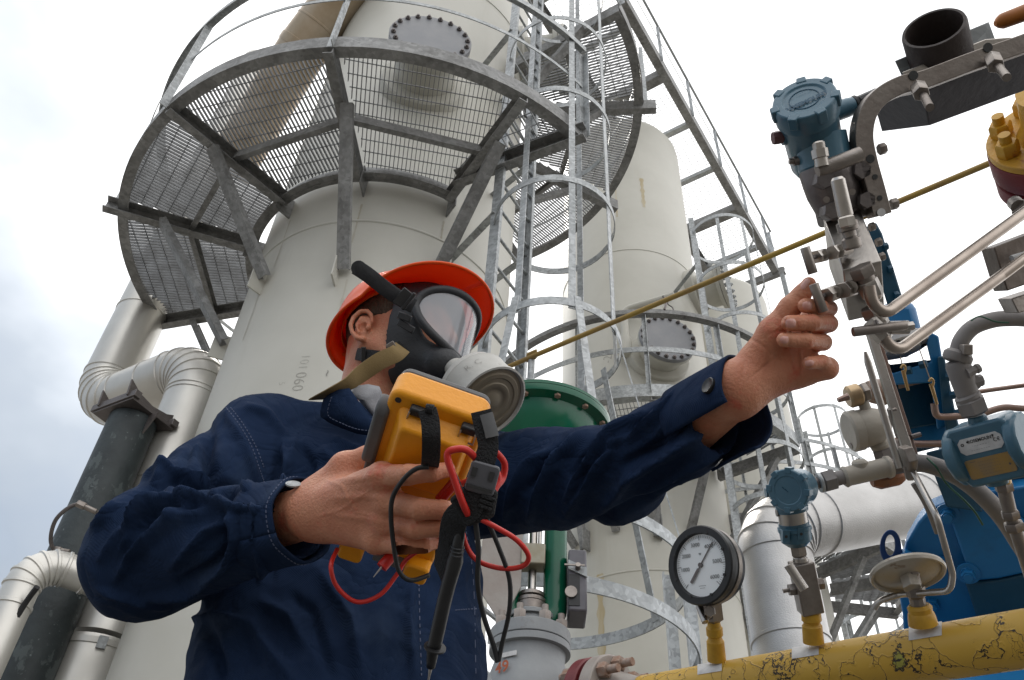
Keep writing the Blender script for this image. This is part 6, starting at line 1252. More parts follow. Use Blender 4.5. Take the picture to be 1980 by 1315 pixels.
# ---------------------------------------------------------------- head
Hf = nrm(V(.84, -.46, -.18)); Hu = nrm(UP + V(-.0, -.10, 0)); Hu = nrm(Hu - Hf*(Hu@Hf)); Hr = np.cross(Hf, Hu)
H0 = at(772, 652, 1.60)
HA = np.array([Hf, Hr, Hu])
def hp(f, r, u): return H0 + Hf*f + Hr*r + Hu*u
skin = mat("skin", (.57, .255, .15), .45, 0, col2=(.49, .185, .105), scale=22, det=5, bump=.22, bscale=300, sss=.10, spec=.4)
spots(skin, (.52, .10, .06), 24, .55, .13, strength=.75); spots(skin, (.62, .33, .20), 12, .58, .15, strength=.5, seed=8); spots(skin, (.24, .09, .06), 70, .75, .02, strength=.6, seed=3)
nailm = mat("fingernail", (.66, .36, .30), .25, 0, col2=(.56, .25, .20), scale=60, coat=.3)
def headsdf(P):
    L_ = (P - H0.astype(np.float32)) @ HA.T.astype(np.float32)
    d = ell(L_, (-.008, 0, .03), (.100, .078, .100)); d = smin(d, ell(L_, (.030, 0, -.030), (.070, .062, .075)), .03); d = smin(d, ell(L_, (.052, 0, -.075), (.036, .034, .026)), .03)
    for s in (-1, 1):
        d = smin(d, ell(L_, (.060, s*.040, -.020), (.026, .022, .022)), .015)                        # cheeks
        d = smin(d, cone(L_, (-.01, s*.062, -.055), (.05, s*.03, -.085), .016, .018), .025)          # jaw
        d = smin(d, cone(L_, (.083, s*.012, .028), (.075, s*.045, .030), .010, .008), .012)          # brow
        d = -smin(-d, ell(L_, (.092, s*.032, .010), (.018, .018, .012)), .010)                        # eye socket
        d = smin(d, ell(L_, (.076, s*.031, .008), (.0145, .0145, .0125)), .003)                      # eyeball under lids
        # ear
        ez = -.034; E_ = lambda f, r, u: (f, s*r, u + ez)
        e = ell(L_, E_(-.014, .079, .002), (.016, .007, .026))
        hl = [((.003, .080, .010), .0030), ((.000, .084, .023), .0036), ((-.009, .088, .031), .0040), ((-.021, .092, .029), .0042), ((-.030, .094, .016), .0042), ((-.031, .094, .000), .0040), ((-.025, .091, -.014), .0038), ((-.014, .086, -.025), .0046), ((-.005, .081, -.026), .0050)]
        h = None
        for (p_, ra_0), (q_, rb_0) in zip(hl[:-1], hl[1:]):
            c = cone(L_, E_(*p_), E_(*q_), ra_0, rb_0); h = c if h is None else np.minimum(h, c)
        pl_ = cone(L_, E_(-.020, .083, .018), E_(-.018, .082, -.010), .008, .008, nax=(0, 1, 0), fl=.45)
        ah = np.minimum(cone(L_, E_(-.018, .088, .018), E_(-.022, .089, .002), .0030, .0032), cone(L_, E_(-.022, .089, .002), E_(-.013, .086, -.013), .0032, .0034))
        e = smin(smin(e, pl_, .004), smin(h, ah, .0015), .0025)
        e = -smin(-e, ell(L_, E_(-.010, .089, -.001), (.0075, .012, .0105)), .002); e = smin(e, ell(L_, E_(.001, .083, -.003), (.0048, .005, .0065)), .002)
        d = smin(d, e, .006)
    d = smin(d, cone(L_, (.095, 0, .015), (.115, 0, -.022), .009, .014), .012); d = smin(d, ell(L_, (.098, 0, -.052), (.012, .022, .010)), .008); d = -smin(-d, cone(L_, (.115, -.02, -.052), (.115, .02, -.052), .004, .004), .004)
    d = smin(d, cone(P, hp(-.035, 0, -.05), NB + V(.01, 0, -.04), .055, .063), .03)
    return d
hv, hf_ = surfnet(headsdf, H0 - .22, H0 + V(.17, .17, .15), .0023); hv = relax(hv, hf_, 1, .2)
# ---------------------------------------------------------------- hands
def chain(P, pts, k=.004):
    d = None
    for (a, ra), (b_, rb) in zip(pts[:-1], pts[1:]):
        c = cone(P, a, b_, ra, rb); d = c if d is None else smin(d, c, k)
    return d
# right hand: back of the hand towards the camera, fingers round the meter
wr = at(596, 992, 1.05)
RK = {'i': [((738, 922, .955), .0138), ((790, 918, .918), .0108), ((836, 914, .915), .0094), ((866, 908, .925), .0080)],
      'm': [((752, 970, .955), .0138), ((812, 984, .915), .0112), ((856, 986, .915), .0100), ((884, 985, .930), .0085)],
      'r': [((748, 1012, .960), .0134), ((806, 1022, .924), .0108), ((848, 1020, .924), .0096), ((872, 1014, .938), .0082)],
      'l': [((730, 1044, .97), .0126), ((782, 1056, .936), .0102), ((820, 1053, .938), .0090), ((846, 1047, .95), .0076)]}
RK = {k: [(at(*p), r) for p, r in v_] for k, v_ in RK.items()}
def rh(P):
    d = cone(P, at(500, 1015, 1.12), wr, .036, .0305, nax=nrm(FWD), fl=.85)
    for k, r in (('i', .0195), ('m', .020), ('r', .0195), ('l', .0175)):
        c = cone(P, wr + (RK[k][0][0] - wr)*.12, RK[k][0][0], .022, r*.82, nax=nrm(FWD), fl=.9); d = smin(d, c, .018)
    d = smin(d, cone(P, at(640, 985, 1.04), at(700, 975, 1.02), .030, .030), .02)
    # thumb, reaching behind the meter
    d = smin(d, chain(P, [(at(625, 955, 1.06), .024), (at(668, 905, 1.045), .018), (at(712, 886, 1.04), .0135), (at(748, 880, 1.045), .0115), (at(772, 885, 1.05), .009)], .01), .02)
    fi = None
    for k in 'imrl':
        c = chain(P, RK[k], .003); fi = c if fi is None else smin(fi, c, .0008)
    d = smin(d, fi, .006)
    for k in 'imrl': d = smin(d, ell(P, RK[k][0][0] - FWD*.006, (.011, .011, .011)), .012)
    return d
rv, rf = surfnet(rh, np.min([at(500, 1015, 1.12), wr, RK['i'][3][0]], 0) - V(.05, .06, .06), np.max([at(500, 1015, 1.12), wr, RK['i'][0][0], RK['l'][3][0], RK['i'][3][0]], 0) + V(.04, .09, .08), .0019)
rn = vnormals(rv, rf)
rv = folds(rv, rn, [([(800, 900), (806, 925)], 3, -.0008), ([(822, 975), (826, 997)], 3, -.0008), ([(812, 1015), (816, 1036)], 3, -.0008), ([(640, 930), (700, 925), (742, 912)], 7, .0016), ([(640, 965), (700, 960), (752, 962)], 7, .0018), ([(640, 995), (700, 1002), (748, 1010)], 7, .0018), ([(735, 905), (742, 935)], 4, -.0012), ([(752, 955), (757, 985)], 4, -.0012), ([(750, 1000), (753, 1026)], 4, -.0010), ([(786, 906), (790, 930)], 2.5, -.0012), ([(795, 905), (798, 928)], 2.5, -.0010), ([(806, 972), (809, 998)], 2.5, -.0012), ([(816, 972), (819, 998)], 2.5, -.0010), ([(800, 1012), (803, 1034)], 2.5, -.0011), ([(776, 1046), (780, 1068)], 2.5, -.0010), ([(620, 925), (660, 940), (690, 990), (740, 1000)], 3, .0010), ([(610, 1000), (660, 985), (720, 945)], 3, .0009)])
# left hand: palm side to the camera, thumb up on the bar handle, fingers curled
lw = at(1428, 752, 1.085)
LH = {'i': [((1570, 612, 1.125), .0120), ((1603, 597, 1.092), .0098), ((1585, 594, 1.068), .0094), ((1557, 591, 1.060), .0090)],
      'm': [((1566, 640, 1.128), .0120), ((1603, 626, 1.088), .0104), ((1570, 624, 1.056), .0100), ((1526, 625, 1.050), .0096)],
      'r': [((1560, 668, 1.125), .0120), ((1592, 662, 1.084), .0100), ((1560, 659, 1.054), .0094), ((1516, 657, 1.049), .0088)],
      'l': [((1540, 722, 1.100), .0150), ((1599, 712, 1.078), .0122), ((1590, 700, 1.064), .0085), ((1564, 702, 1.052), .0078)]}
LH = {k: [(at(*p), r) for p, r in v_] for k, v_ in LH.items()}
def lh(P):
    d = cone(P, at(1335, 828, 1.17), lw, .036, .030, nax=nrm(FWD), fl=.85)
    d = smin(d, cone(P, lw, at(1520, 690, 1.115), .030, .034, nax=nrm(FWD), fl=.62), .02); d = smin(d, cone(P, at(1470, 735, 1.088), at(1560, 712, 1.098), .019, .021, nax=nrm(FWD), fl=.8), .015)
    for k in 'imrl': d = smin(d, cone(P, at(1480, 700, 1.115), LH[k][0][0], .018, .013), .010)
    th = chain(P, [(at(1464, 692, 1.094), .020), (at(1494, 642, 1.086), .0172), (at(1528, 594, 1.083), .0125), (at(1549, 571, 1.082), .0104), (at(1564, 549, 1.078), .0086)], .008)
    d = smin(d, th, .012)
    fi = None
    for k in 'imrl':
        c = chain(P, LH[k], .003); fi = c if fi is None else smin(fi, c, .0007)
    d = smin(d, fi, .0016)
    return smin(d, cone(P, LH['l'][0][0], LH['l'][1][0], .015, .0122), .008)
allp = np.array([at(1310, 850, 1.16), lw] + [p for k in 'imrl' for p, r in LH[k]] + [at(1567, 552, 1.08)])
lv, lf = surfnet(lh, allp.min(0) - .045, allp.max(0) + .04, .0016)
ln = vnormals(lv, lf)
lv = folds(lv, ln, [([(1548, 680), (1550, 735)], 2.5, -.0022), ([(1440, 650), (1470, 665), (1500, 690), (1540, 700)], 3, -.0012), ([(1445, 735), (1490, 700), (1520, 680)], 3, -.0012), ([(1440, 700), (1432, 745)], 3, -.0012), ([(1450, 560), (1452, 561)], 1, 0), ([(1575, 648), (1574, 670)], 2.5, -.0008), ([(1560, 612), (1560, 640)], 2.5, -.0006), ([(1528, 640), (1505, 640), (1480, 650)], 3, -.0010), ([(1540, 570), (1552, 585)], 2.5, -.0010), ([(1572, 583), (1571, 601)], 2, -.0009), ([(1541, 615), (1541, 636)], 2, -.0010), ([(1528, 650), (1528, 667)], 2, -.0009), ([(1580, 614), (1582, 636)], 2.5, -.0008), ([(1500, 600), (1520, 625), (1515, 650)], 4, -.0016), ([(1470, 640), (1490, 680), (1480, 730)], 5, -.0014), ([(1520, 640), (1530, 690), (1548, 735)], 3, -.0014)])
# nails: patches lifted off the fingertip surface
def nail(c, along, up, w_, l_):
    """a curved plate on a fingertip"""
    along = nrm(along); up = nrm(up - along*(up@along)); sd_ = np.cross(along, up); P = []
    for i in np.linspace(-1, 1, 9):
        P.append([c + along*(l_*j) + sd_*(w_*i*(1 - .12*j*j)) - up*(w_*.45*i*i + .0010*j*j) for j in np.linspace(-1, 1, 9)])
    return P
# unseen body under the clothes, and legs
def bodysdf(P):
    d = cone(P, V(-.25, 1.24, .80), V(-.25, 1.24, .40), .13, .12, nax=(0, 1, 0), fl=.72)
    for s in (-1, 1): d = smin(d, cone(P, V(-.25 + s*.09, 1.24, .36), V(-.25 + s*.12, 1.26, -.40), .075, .04), .03)
    d = smin(d, cone(P, V(-.25, 1.24, .82), NB, .06, .055), .04)
    for a, b_, c in ((SR, ER, at(505, 1015, 1.12)), (SL, EL, at(1335, 828, 1.17))): d = smin(d, cone(P, a, b_, .048, .040), .03); d = smin(d, cone(P, b_, c, .040, .033), .01)
    return d
bv, bf = surfnet(bodysdf, (-.66, .95, -.50), (.22, 1.42, 1.0), .012)
mb = MB(); 
for v_, f_ in ((hv, hf_), (rv, rf), (lv, lf), (bv, bf)): mb.add(v_, [tuple(q) for q in f_.tolist()])
lbv = BVHTree.FromPolygons(lv.tolist(), [tuple(q) for q in lf.tolist()])
for (cx_, cy_, a_, rx, ry) in ((1561, 591, 4, 10, 8.5), (1529, 625, 3, 10.5, 9), (1517, 657, 3, 8.5, 7.5), (1565, 702, 6, 9, 6), (1557, 549, 52, 12, 6)):
    ca, sa = math.cos(R(a_)), math.sin(R(a_)); P = []
    for i in np.linspace(-1, 1, 9):
        row = []
        for j in np.linspace(-1, 1, 9):
            s1 = i*math.sqrt(1 - .38*j*j); s2 = j*math.sqrt(1 - .38*i*i); x = cx_ + rx*s1*ca + ry*s2*sa; y = cy_ - rx*s1*sa + ry*s2*ca; d = nrm(ray(x, y))
            h = lbv.ray_cast(Vector((0, 0, 0)), Vector(d.tolist()))[0]
            if h is None: break
            row.append(np.array(h) - d*(.0010*(1 - .8*max(abs(i), abs(j))**4) - .0001))
        if len(row) == 9: P.append(row)
    if len(P) > 3: mb.grid(P, mi=1)
mb.build("body", [skin, nailm], person, fix=False, sharp=180)
# ---------------------------------------------------------------- hair
hairm = mat("short_brown_hair", (.045, .028, .018), .75, 0, col2=(.075, .05, .032), scale=140, bump=.6, bscale=350, stretch=(1, 1, .35))
def hairsdf(P):
    L_ = (P - H0.astype(np.float32)) @ HA.T.astype(np.float32); d = ell(L_, (-.010, 0, .032), (.1035, .0815, .1035))
    cut = np.minimum(np.maximum(L_[..., 0] - .052 + .35*np.clip(.03 - L_[..., 2], 0, 1), -(L_[..., 2] - .006 + .9*np.clip(L_[..., 0] - .012, -.02, .02) * 0)), np.maximum(L_[..., 0] + .018, -(L_[..., 2] + .07)))
    side = np.maximum(L_[..., 0] - .034, -(L_[..., 2] + .004)); cut = np.minimum(cut, side)
    return np.maximum(d + .0012*wob(L_, 300), cut)
hhv, hhf = surfnet(hairsdf, H0 - .16, H0 + .16, .0038); mb = MB(); mb.add(hhv, [tuple(q) for q in hhf.tolist()]); mb.build("hair", hairm, person, fix=False, sharp=180)
# ---------------------------------------------------------------- helmet
orange = mat("orange_helmet_plastic", (.94, .125, .010), .32, 0, col2=(.91, .11, .008), scale=5, coat=.05, sss=.0)
n = orange.node_tree.nodes; l = orange.node_tree.links.new; ms_ = n.new("ShaderNodeMixShader"); tr_ = n.new("ShaderNodeBsdfTranslucent"); tr_.inputs[0].default_value = (.98, .085, .004, 1); ms_.inputs[0].default_value = .30
l(n['Principled BSDF'].outputs[0], ms_.inputs[1]); l(tr_.outputs[0], ms_.inputs[2]); l(ms_.outputs[0], n['Material Output'].inputs[0])
hel = R(-26)                                  # tipped back
Gf = Hf*math.cos(hel) - Hu*math.sin(hel) * -1 * -1; Gf = nrm(Hf*math.cos(hel) - Hu*math.sin(hel)); Gu = nrm(Hu - Gf*(Hu@Gf)); Gr = np.cross(Gf, Gu); rl = R(2); Gr, Gu = nrm(Gr*math.cos(rl) + Gu*math.sin(rl)), nrm(Gu*math.cos(rl) - Gr*math.sin(rl)); G0 = hp(-.018, 0, .023)
def gp_(f, r, u): return G0 + (Gf*f + Gr*r + Gu*u)*.87
def dome(th, ph, k=1.0):
    """th azimuth (0 = front), ph from the rim (0) to the crown (pi/2)"""
    rf_, rs_ = .128*k, .110*k; c = math.cos(ph)**.85 if ph < math.pi/2 else 0
    return (rf_*c*math.cos(th), rs_*c*math.sin(th), .118*k*math.sin(ph) + .004*(1 + math.cos(2*th))*0)
mb = MB(); P = []; nT = 96
prof = []
for i in range(nT + 1):
    th = 2*math.pi*i/nT; row = []
    fr0 = max(0, math.cos(th)) ; br = .013 + .078*fr0**1.2 + .006*max(0, -math.cos(th))   # brim width
    drop = -.010 - .010*fr0**2 + .0*math.cos(th)
    x, y, z = dome(th, 0.0); nx, ny = nrm(V(x/.128**2, y/.110**2, 0))[:2]
    outer_ = [(br, drop - .004), (br, drop), (br*.55, drop*.45), (.003, .004)]
    for b_, zz in outer_: row.append(gp_(x + nx*b_, y + ny*b_, zz))
    for ph in np.linspace(.09, math.pi/2, 16):
        X, Y, Z = dome(th, ph); row.append(gp_(X, Y, Z + .004))
    P.append(row)
mb.grid(P); shell = mb.build("helmet", orange, person, solid=.0028, sharp=60)
mb = MB(); P = []
for i in range(nT + 1):                        # gutter rib along the rim
    th = 2*math.pi*i/nT; fr0 = max(0, math.cos(th)) ; br = .013 + .078*fr0**1.2 + .006*max(0, -math.cos(th)); drop = -.010 - .010*fr0**2; x, y, z = dome(th, 0); nx, ny = nrm(V(x/.128**2, y/.110**2, 0))[:2]
    P.append(gp_(x + nx*br, y + ny*br, drop - .003))
mb.tube(P[:-1], .0032, 10, closed=True); mb.build("rim_bead", orange, shell, sharp=180)
for dz, rr, hgt in ((-.018, .90, .028),):      # inner band
    mb = MB(); P = []
    for i in range(65):
        th = 2*math.pi*i/64; x, y, z = dome(th, 0, rr); P.append([gp_(x, y, dz + .02), gp_(x*.98, y*.98, dz + .02 + hgt)])
    mb.grid(P); mb.build("head_band", orange, shell, solid=.002, sharp=180)
mb = MB(); P = []
for i in range(40):                            # central rib over the crown
    ph = math.pi*i/39; c = math.cos(ph); P.append(gp_(.128*np.sign(c)*abs(c)**.85, 0, .004 + .1195*math.sin(ph)))
mb.tube(P, .006, 10, ell=(.6, 1.8)); mb.build("crown_rib", orange, shell, sharp=180)
# ---------------------------------------------------------------- gas mask
rub = mat("mask_rubber", (.022, .023, .026), .42, 0, col2=(.035, .036, .040), scale=30, bump=.1, bscale=200, rough2=.6)
def masksdf(P):
    L_ = (P - H0.astype(np.float32)) @ HA.T.astype(np.float32)
    d = ell(L_, (.040, 0, .002), (.088, .083, .108)); d = smin(d, ell(L_, (.058, 0, -.070), (.056, .048, .052)), .03); d = smin(d, cone(L_, (.07, 0, -.055), (.122, .012, -.085), .040, .034), .02)
    d = np.maximum(d, -(L_[..., 0] - .040 + .10*np.abs(L_[..., 2])))
    inn = smin(ell(L_, (.030, 0, .002), (.083, .077, .102)), ell(L_, (.045, 0, -.065), (.052, .043, .045)), .03); d = np.maximum(d, -inn)
    # window opening
    ang = np.arctan2(np.abs(L_[..., 1])/.93, L_[..., 0] - .045); su = L_[..., 2] + .006; su = np.where(su > 0, su/.056, su/.064); sA = AW*(1 - .22*np.clip(-su, 0, 1))
    q = (np.abs(ang/sA)**2.3 + np.abs(su)**2.3)**(1/2.3); return np.maximum(d, -np.maximum((q - .98)*.06, -(L_[..., 0] - .03)))
AW = 1.09
mv, mf = surfnet(masksdf, H0 - .17, H0 + .20, .0030); mv = relax(mv, mf, 2, .5); mb = MB(); mb.add(mv, [tuple(q) for q in mf.tolist()]); mask = mb.build("gas_mask", rub, person, fix=False, sharp=180)
# window: a wrap-round pane with its frame
def win(a, u):
    """a: angle round the face, u: height"""
    rr = .098 + .004*math.cos(a)
    return hp(.045 + rr*math.cos(a)*.98, rr*.93*math.sin(a), u)
def wloop(t, k=1.):
    ca, sa = math.cos(t), math.sin(t); e_ = 2/2.3; a_ = k*np.sign(ca)*abs(ca)**e_; su = k*np.sign(sa)*abs(sa)**e_
    return win(AW*a_*(1 - .22*max(0, -su)), -.006 + su*(.056 if su > 0 else .064))
P = []
for t in np.linspace(0, 2*math.pi, 73): P.append([wloop(t, k) for k in np.linspace(.001, 1, 14)])
visor = mat("mask_window", (.92, .94, .96), .06, 0, alpha=.50, spec=.8, coat=1.0)
visor.node_tree.nodes['Principled BSDF'].inputs['Base Color'].default_value = (.50, .52, .56, 1)  # pale half-opaque grey puts the sky's reflection into the pane's colour
mb = MB(); mb.grid(P); mb.build("visor", visor, mask, sharp=180, fix=False)
loop = [wloop(t) for t in np.linspace(0, 2*math.pi, 90, endpoint=False)]
mb = MB(); mb.tube(loop, .0042, 12, closed=True, up0=Hu); mb.build("visor_frame", black, mask, sharp=180)
mb = MB(); mb.tube([p + nrm(p - hp(.04, 0, .02))*-.001 for p in loop], .0085, 12, closed=True, up0=Hu, ell=(.9, .9)); mb.build("visor_seal", rub, mask, sharp=180)
# filter canister
cmet = mat("grey_filter_metal", (.44, .43, .40), .5, .1, col2=(.52, .51, .48), scale=12, bump=.06, bscale=80); spots(cmet, (.22, .20, .18), 25, .66, .04, strength=.5)
cbot = mat("khaki_filter_end", (.20, .165, .115), .55, .1, col2=(.27, .23, .17), scale=9)
fax2 = oax((945, 790), (.62, .60), .68); fc2 = at(948, 778, 1.385); fr2 = .062
mb = MB(); mb.lathe(fc2, fax2, [(-.115, .018), (-.085, .019), (-.080, .026), (-.072, .030), (-.070, fr2*.80), (-.062, fr2*.93), (-.056, fr2*.96), (-.050, fr2*1.0), (-.048, fr2*1.02), (-.045, fr2*1.0), (-.006, fr2), (-.004, fr2*1.045), (.002, fr2*1.05), (.003, fr2*1.0), (-.001, fr2*.95)], 72, cap=False); can = mb.build("filter_canister", cmet, mask, sharp=40)
mb = MB(); mb.lathe(fc2, fax2, [(-.0015, fr2*.96), (-.001, fr2*.86), (.0015, fr2*.82), (.0015, fr2*.72), (-.0002, fr2*.69), (-.0002, fr2*.58), (.0015, fr2*.55), (.0015, fr2*.44), (0, fr2*.41), (0, fr2*.28), (.0012, fr2*.25), (.0012, 0)], 64); mb.build("canister_end", cbot, can, sharp=40)
mb = MB(); cc2 = fc2 - fax2*.028; su = nrm(UPV*.8 - RIGHT*.5 - fax2*((UPV*.8 - RIGHT*.5)@fax2)); sv = np.cross(fax2, su)
def canf(x, y, d): a = x/fr2 - .05; return cc2 + (fr2 + .0012)*(math.cos(a)*su + math.sin(a)*sv) + fax2*(-y)
text_mesh(mb, "R. C", lambda x, y, d: canf(-x, y, d), .017, bold=-.0004); mb.build("pencil_mark", inkp, can, fix=False)
# straps
def strap(name, pts, w_, th, m_, parent, tw=None, n=6):
    P = bez([at(*p[:3]) for p in pts], n); K = len(P); fr = []; ang = np.interp(np.linspace(0, 1, K), np.linspace(0, 1, len(pts)), [p[3] if len(p) > 3 else 0 for p in pts])
    for i in range(K):
        T = nrm(P[min(i+1, K-1)] - P[max(i-1, 0)]); vw = nrm(P[i]); a = nrm(np.cross(T, vw)); b_ = np.cross(T, a); fr.append((a*math.cos(ang[i]) + b_*math.sin(ang[i]), -a*math.sin(ang[i]) + b_*math.cos(ang[i])))
    hw, ht = w_/2, th/2; pr = [(-hw, -ht*.6), (-hw*.93, -ht), (hw*.93, -ht), (hw, -ht*.6), (hw, ht*.6), (hw*.93, ht), (-hw*.93, ht), (-hw, ht*.6)]
    mb = MB(); mb.sweep(pr, P, fr); return mb.build(name, m_, parent, sharp=50)
strap("head_strap", [(688, 516, 1.40, .1), (712, 532, 1.405), (745, 558, 1.42), (775, 578, 1.44), (800, 592, 1.45)], .025, .003, rub, mask)
mb = MB(); mb.cyl(at(694, 519, 1.403), at(694, 519, 1.400), .0125, n=24); mb.build("strap_end", rub, mask)
mb = MB(); mb.box(at(782, 578, 1.425), (.024, .030, .006), (nrm(iv(1, .8)), nrm(iv(.8, -1)), FWD)); mb.box(at(790, 583, 1.42), (.006, .034, .008), (nrm(iv(1, .8)), nrm(iv(.8, -1)), FWD)); mb.build("buckle", black, mask, bevel=.0015)
for cpt in (((770, 608), (795, 618)), ((770, 622), (800, 640))):
    mb = MB(); mb.beam(at(*cpt[0], 1.455), at(*cpt[1], 1.445), .012, .006, up=FWD); mb.build("strap_lug", rub, mask, bevel=.002)
strap("neck_strap", [(780, 668, 1.44), (756, 690, 1.43), (730, 690, 1.45), (700, 686, 1.49), (688, 684, 1.54)], .021, .002, webb, mask)
tan = mat("khaki_webbing", (.20, .135, .055), .85, 0, col2=(.25, .175, .075), scale=12, bump=.12, bscale=420)
strap("carrying_strap", [(778, 672, 1.425, .2), (765, 684, 1.41, .1), (735, 698, 1.40, 0), (700, 722, 1.39, -.3), (672, 742, 1.37, -.8), (640, 758, 1.36, -1.1), (612, 772, 1.39, -1.2)], .028, .0025, tan, mask, n=8)
mb = MB(); mb.box(at(703, 686, 1.475), (.008, .026, .004), (RIGHT, UPV, FWD)); mb.build("buckle", black, mask, bevel=.001); mb = MB(); mb.box(at(756, 668, 1.42), (.014, .010, .006), (nrm(iv(1, -.6)), nrm(iv(.6, 1)), FWD)); mb.build("buckle", steeld, mask, bevel=.001)
# ---------------------------------------------------------------- trousers and boots
def trs(P):
    d = cone(P, V(-.25, 1.23, .42), V(-.25, 1.23, .30), .165, .165, nax=(0, 1, 0), fl=.68)
    for s in (-1, 1): d = smin(d, cone(P, V(-.25 + s*.095, 1.235, .30), V(-.25 + s*.125, 1.25, -.43), .105, .075), .03)
    return d + .004*wob(P, 22, 2)
tv, tf = surfnet(trs, (-.55, 1.0, -.56), (.06, 1.45, .44), .012); mb = MB(); mb.add(tv, [tuple(q) for q in tf.tolist()]); mb.build("trousers", navy, person, fix=False, sharp=180)
for s in (-1, 1):
    def bt(P, s=s): 
        d = smin(cone(P, V(-.25 + s*.13, 1.26, -.40), V(-.25 + s*.13, 1.26, -.50), .05, .05), cone(P, V(-.25 + s*.13, 1.26, -.505), V(-.25 + s*.15, 1.09, -.515), .045, .042), .03); return np.maximum(d, -(P[..., 2] - GZ))
    b1, b2 = surfnet(bt, (-.25 + s*.13 - .09, 1.0, -.58), (-.25 + s*.13 + .10, 1.34, -.33), .008); mb = MB(); mb.add(b1, [tuple(q) for q in b2.tolist()]); mb.build("boot", black, person, fix=False, sharp=180)
# ================================================================ the multimeter he holds, with its leads
ymet = mat("orange_yellow_rubber", (.82, .33, .008), .40, 0, col2=(.76, .29, .007), scale=9, bump=.08, bscale=160); spots(ymet, (.35, .14, .02), 40, .70, .05, strength=.4)
grub = mat("grey_grip_rubber", (.10, .10, .105), .55, 0, col2=(.13, .13, .13), scale=20, bump=.05)
T0, B0 = at(850, 784, .925), at(748, 1082, 1.07); My = nrm(T0 - B0); Mx = at(960, 796, .90) - at(760, 738, .90); Mx = nrm(Mx - My*(Mx@My)); Mn = np.cross(Mx, My); Mn = Mn if Mn@FWD < 0 else -Mn
ML = np.linalg.norm(T0 - B0); MW = .108; MT = .040
def mp_(x, y, z): return T0 + Mx*x*MW/2 - My*y*ML + Mn*z          # x -1..1, y 0 (top)..1, z out of the back
MM = thing("multimeter", "orange and grey multimeter with coiled test leads held in the man's right hand", "multimeter", mp_(0, .5, -.02))
def rr_poly(w_, h_, c, n=6):
    o = []
    for (sx, sy, a0) in ((1, 1, 0), (-1, 1, 90), (-1, -1, 180), (1, -1, 270)):
        for k in range(n + 1): a = R(a0 + 90*k/n); o.append((sx*(w_/2 - c) + c*math.cos(a), sy*(h_/2 - c) + c*math.sin(a)))
    return o
mb = MB(); mb.prism(rr_poly(MW, ML, .014), mp_(0, .5, -MT/2), (Mx, My, Mn), MT); mb.build("case", ymet, MM, bevel=.006, seg=4, sharp=45)
mb = MB(); mb.prism(rr_poly(MW*.96, ML*.98, .012), mp_(0, .5, -MT - .004), (Mx, My, Mn), .008); mb.build("front_panel", grub, MM, bevel=.002)
mb = MB(); lo = rr_poly(MW*.80, ML*.36, .008); hi = rr_poly(MW*.66, ML*.30, .008); n_ = len(lo); cb = mp_(.04, .245, 0)
mb.add([cb + Mx*x + My*y - Mn*.002 for x, y in lo] + [cb + Mx*(x + .002) + My*(y - .004) + Mn*.022 for x, y in hi], [tuple(range(n_, 2*n_)), tuple(range(n_))[::-1]] + [(k, (k+1) % n_, n_ + (k+1) % n_, n_ + k) for k in range(n_)]); mb.build("battery_door", ymet, MM, bevel=.003, seg=3, sharp=45)
mb = MB(); mb.prism(rr_poly(.030, ML*.36, .014), mp_(-1.04, .27, -.010) , (Mn, My, Mx), .016); mb.build("side_grip", grub, MM, bevel=.004, seg=3)
mb = MB(); mb.prism(rr_poly(.030, .022, .005), mp_(-.99, .46, -.014), (Mn, My, Mx), .010); mb.build("probe_clip", grub, MM, bevel=.002)
for x in (-.80, .86):
    mb = MB(); q = mp_(x, .045, .0); mb.cyl(q - Mn*.001, q + Mn*.0006, .0035, n=20); mb.build("screw_hole", ink, MM)
for x in (-.92, .80):
    mb = MB(); mb.prism(rr_poly(.03, .03, .007), mp_(x*.88, .965, .002), (Mx, My, Mn), .030); mb.build("foot", ymet, MM, bevel=.003)
mb = MB(); mb.prism(rr_poly(.05, .010, .003), mp_(.15, .97, .004), (Mx, My, Mn), .012); mb.build("foot_slot", grub, MM)
# hanging strap with hooks and buckle
ws = .019
for (x0, nm) in ((-.36, 0), (.70, 1)):
    mb = MB(); q = mp_(x0, .055, .004); mb.box(q, (.018, .010, .010), (Mx, My, Mn)); mb.build("strap_hook", black, MM, bevel=.002)
    mb = MB(); q = mp_(x0, .085, .010); mb.tube([q - Mx*.008 + My*.008, q - Mx*.009 - My*.006, q + Mx*.009 - My*.006, q + Mx*.008 + My*.008], .0012, 8); mb.build("wire_loop", steel, MM)
DSt = .88
strap("hanging_strap", [(826, 792, .870), (832, 815, .865), (834, 850, .862), (833, 885, .880), (831, 903, .915), (829, 925, .96)], .0185, .0025, webb, MM)
mb = MB(); mb.tube([at(824, 790, .869), at(838, 792, .868)], .005, 12); mb.build("strap_roll", webb, MM)
strap("hanging_strap", [(930, 795, .868), (938, 830, .862), (944, 862, .858), (936, 898, .855), (926, 930, .855)], .0205, .0025, webb, MM)
strap("strap_patch", [(940, 800, .862), (948, 828, .858), (952, 845, .856)], .013, .0015, grub, MM)
mb = MB(); bx1 = nrm(iv(100, 28)); by1 = nrm(iv(28, -100)); mb.prism(rr_poly(.029, .030, .004), at(933, 925, .852), (bx1, by1, -FWD), .006); mb.build("strap_buckle", mat("grey_buckle", (.09, .09, .10), .4), MM, bevel=.0015)
for (x, y, a_, b_) in ((917, 912, .005, .009), (950, 921, .005, .009), (926, 944, .026, .003)):
    mb = MB(); mb.box(at(x, y, .848), (a_, b_, .002), (bx1, by1, FWD)); mb.build("buckle_slot", ink, MM)
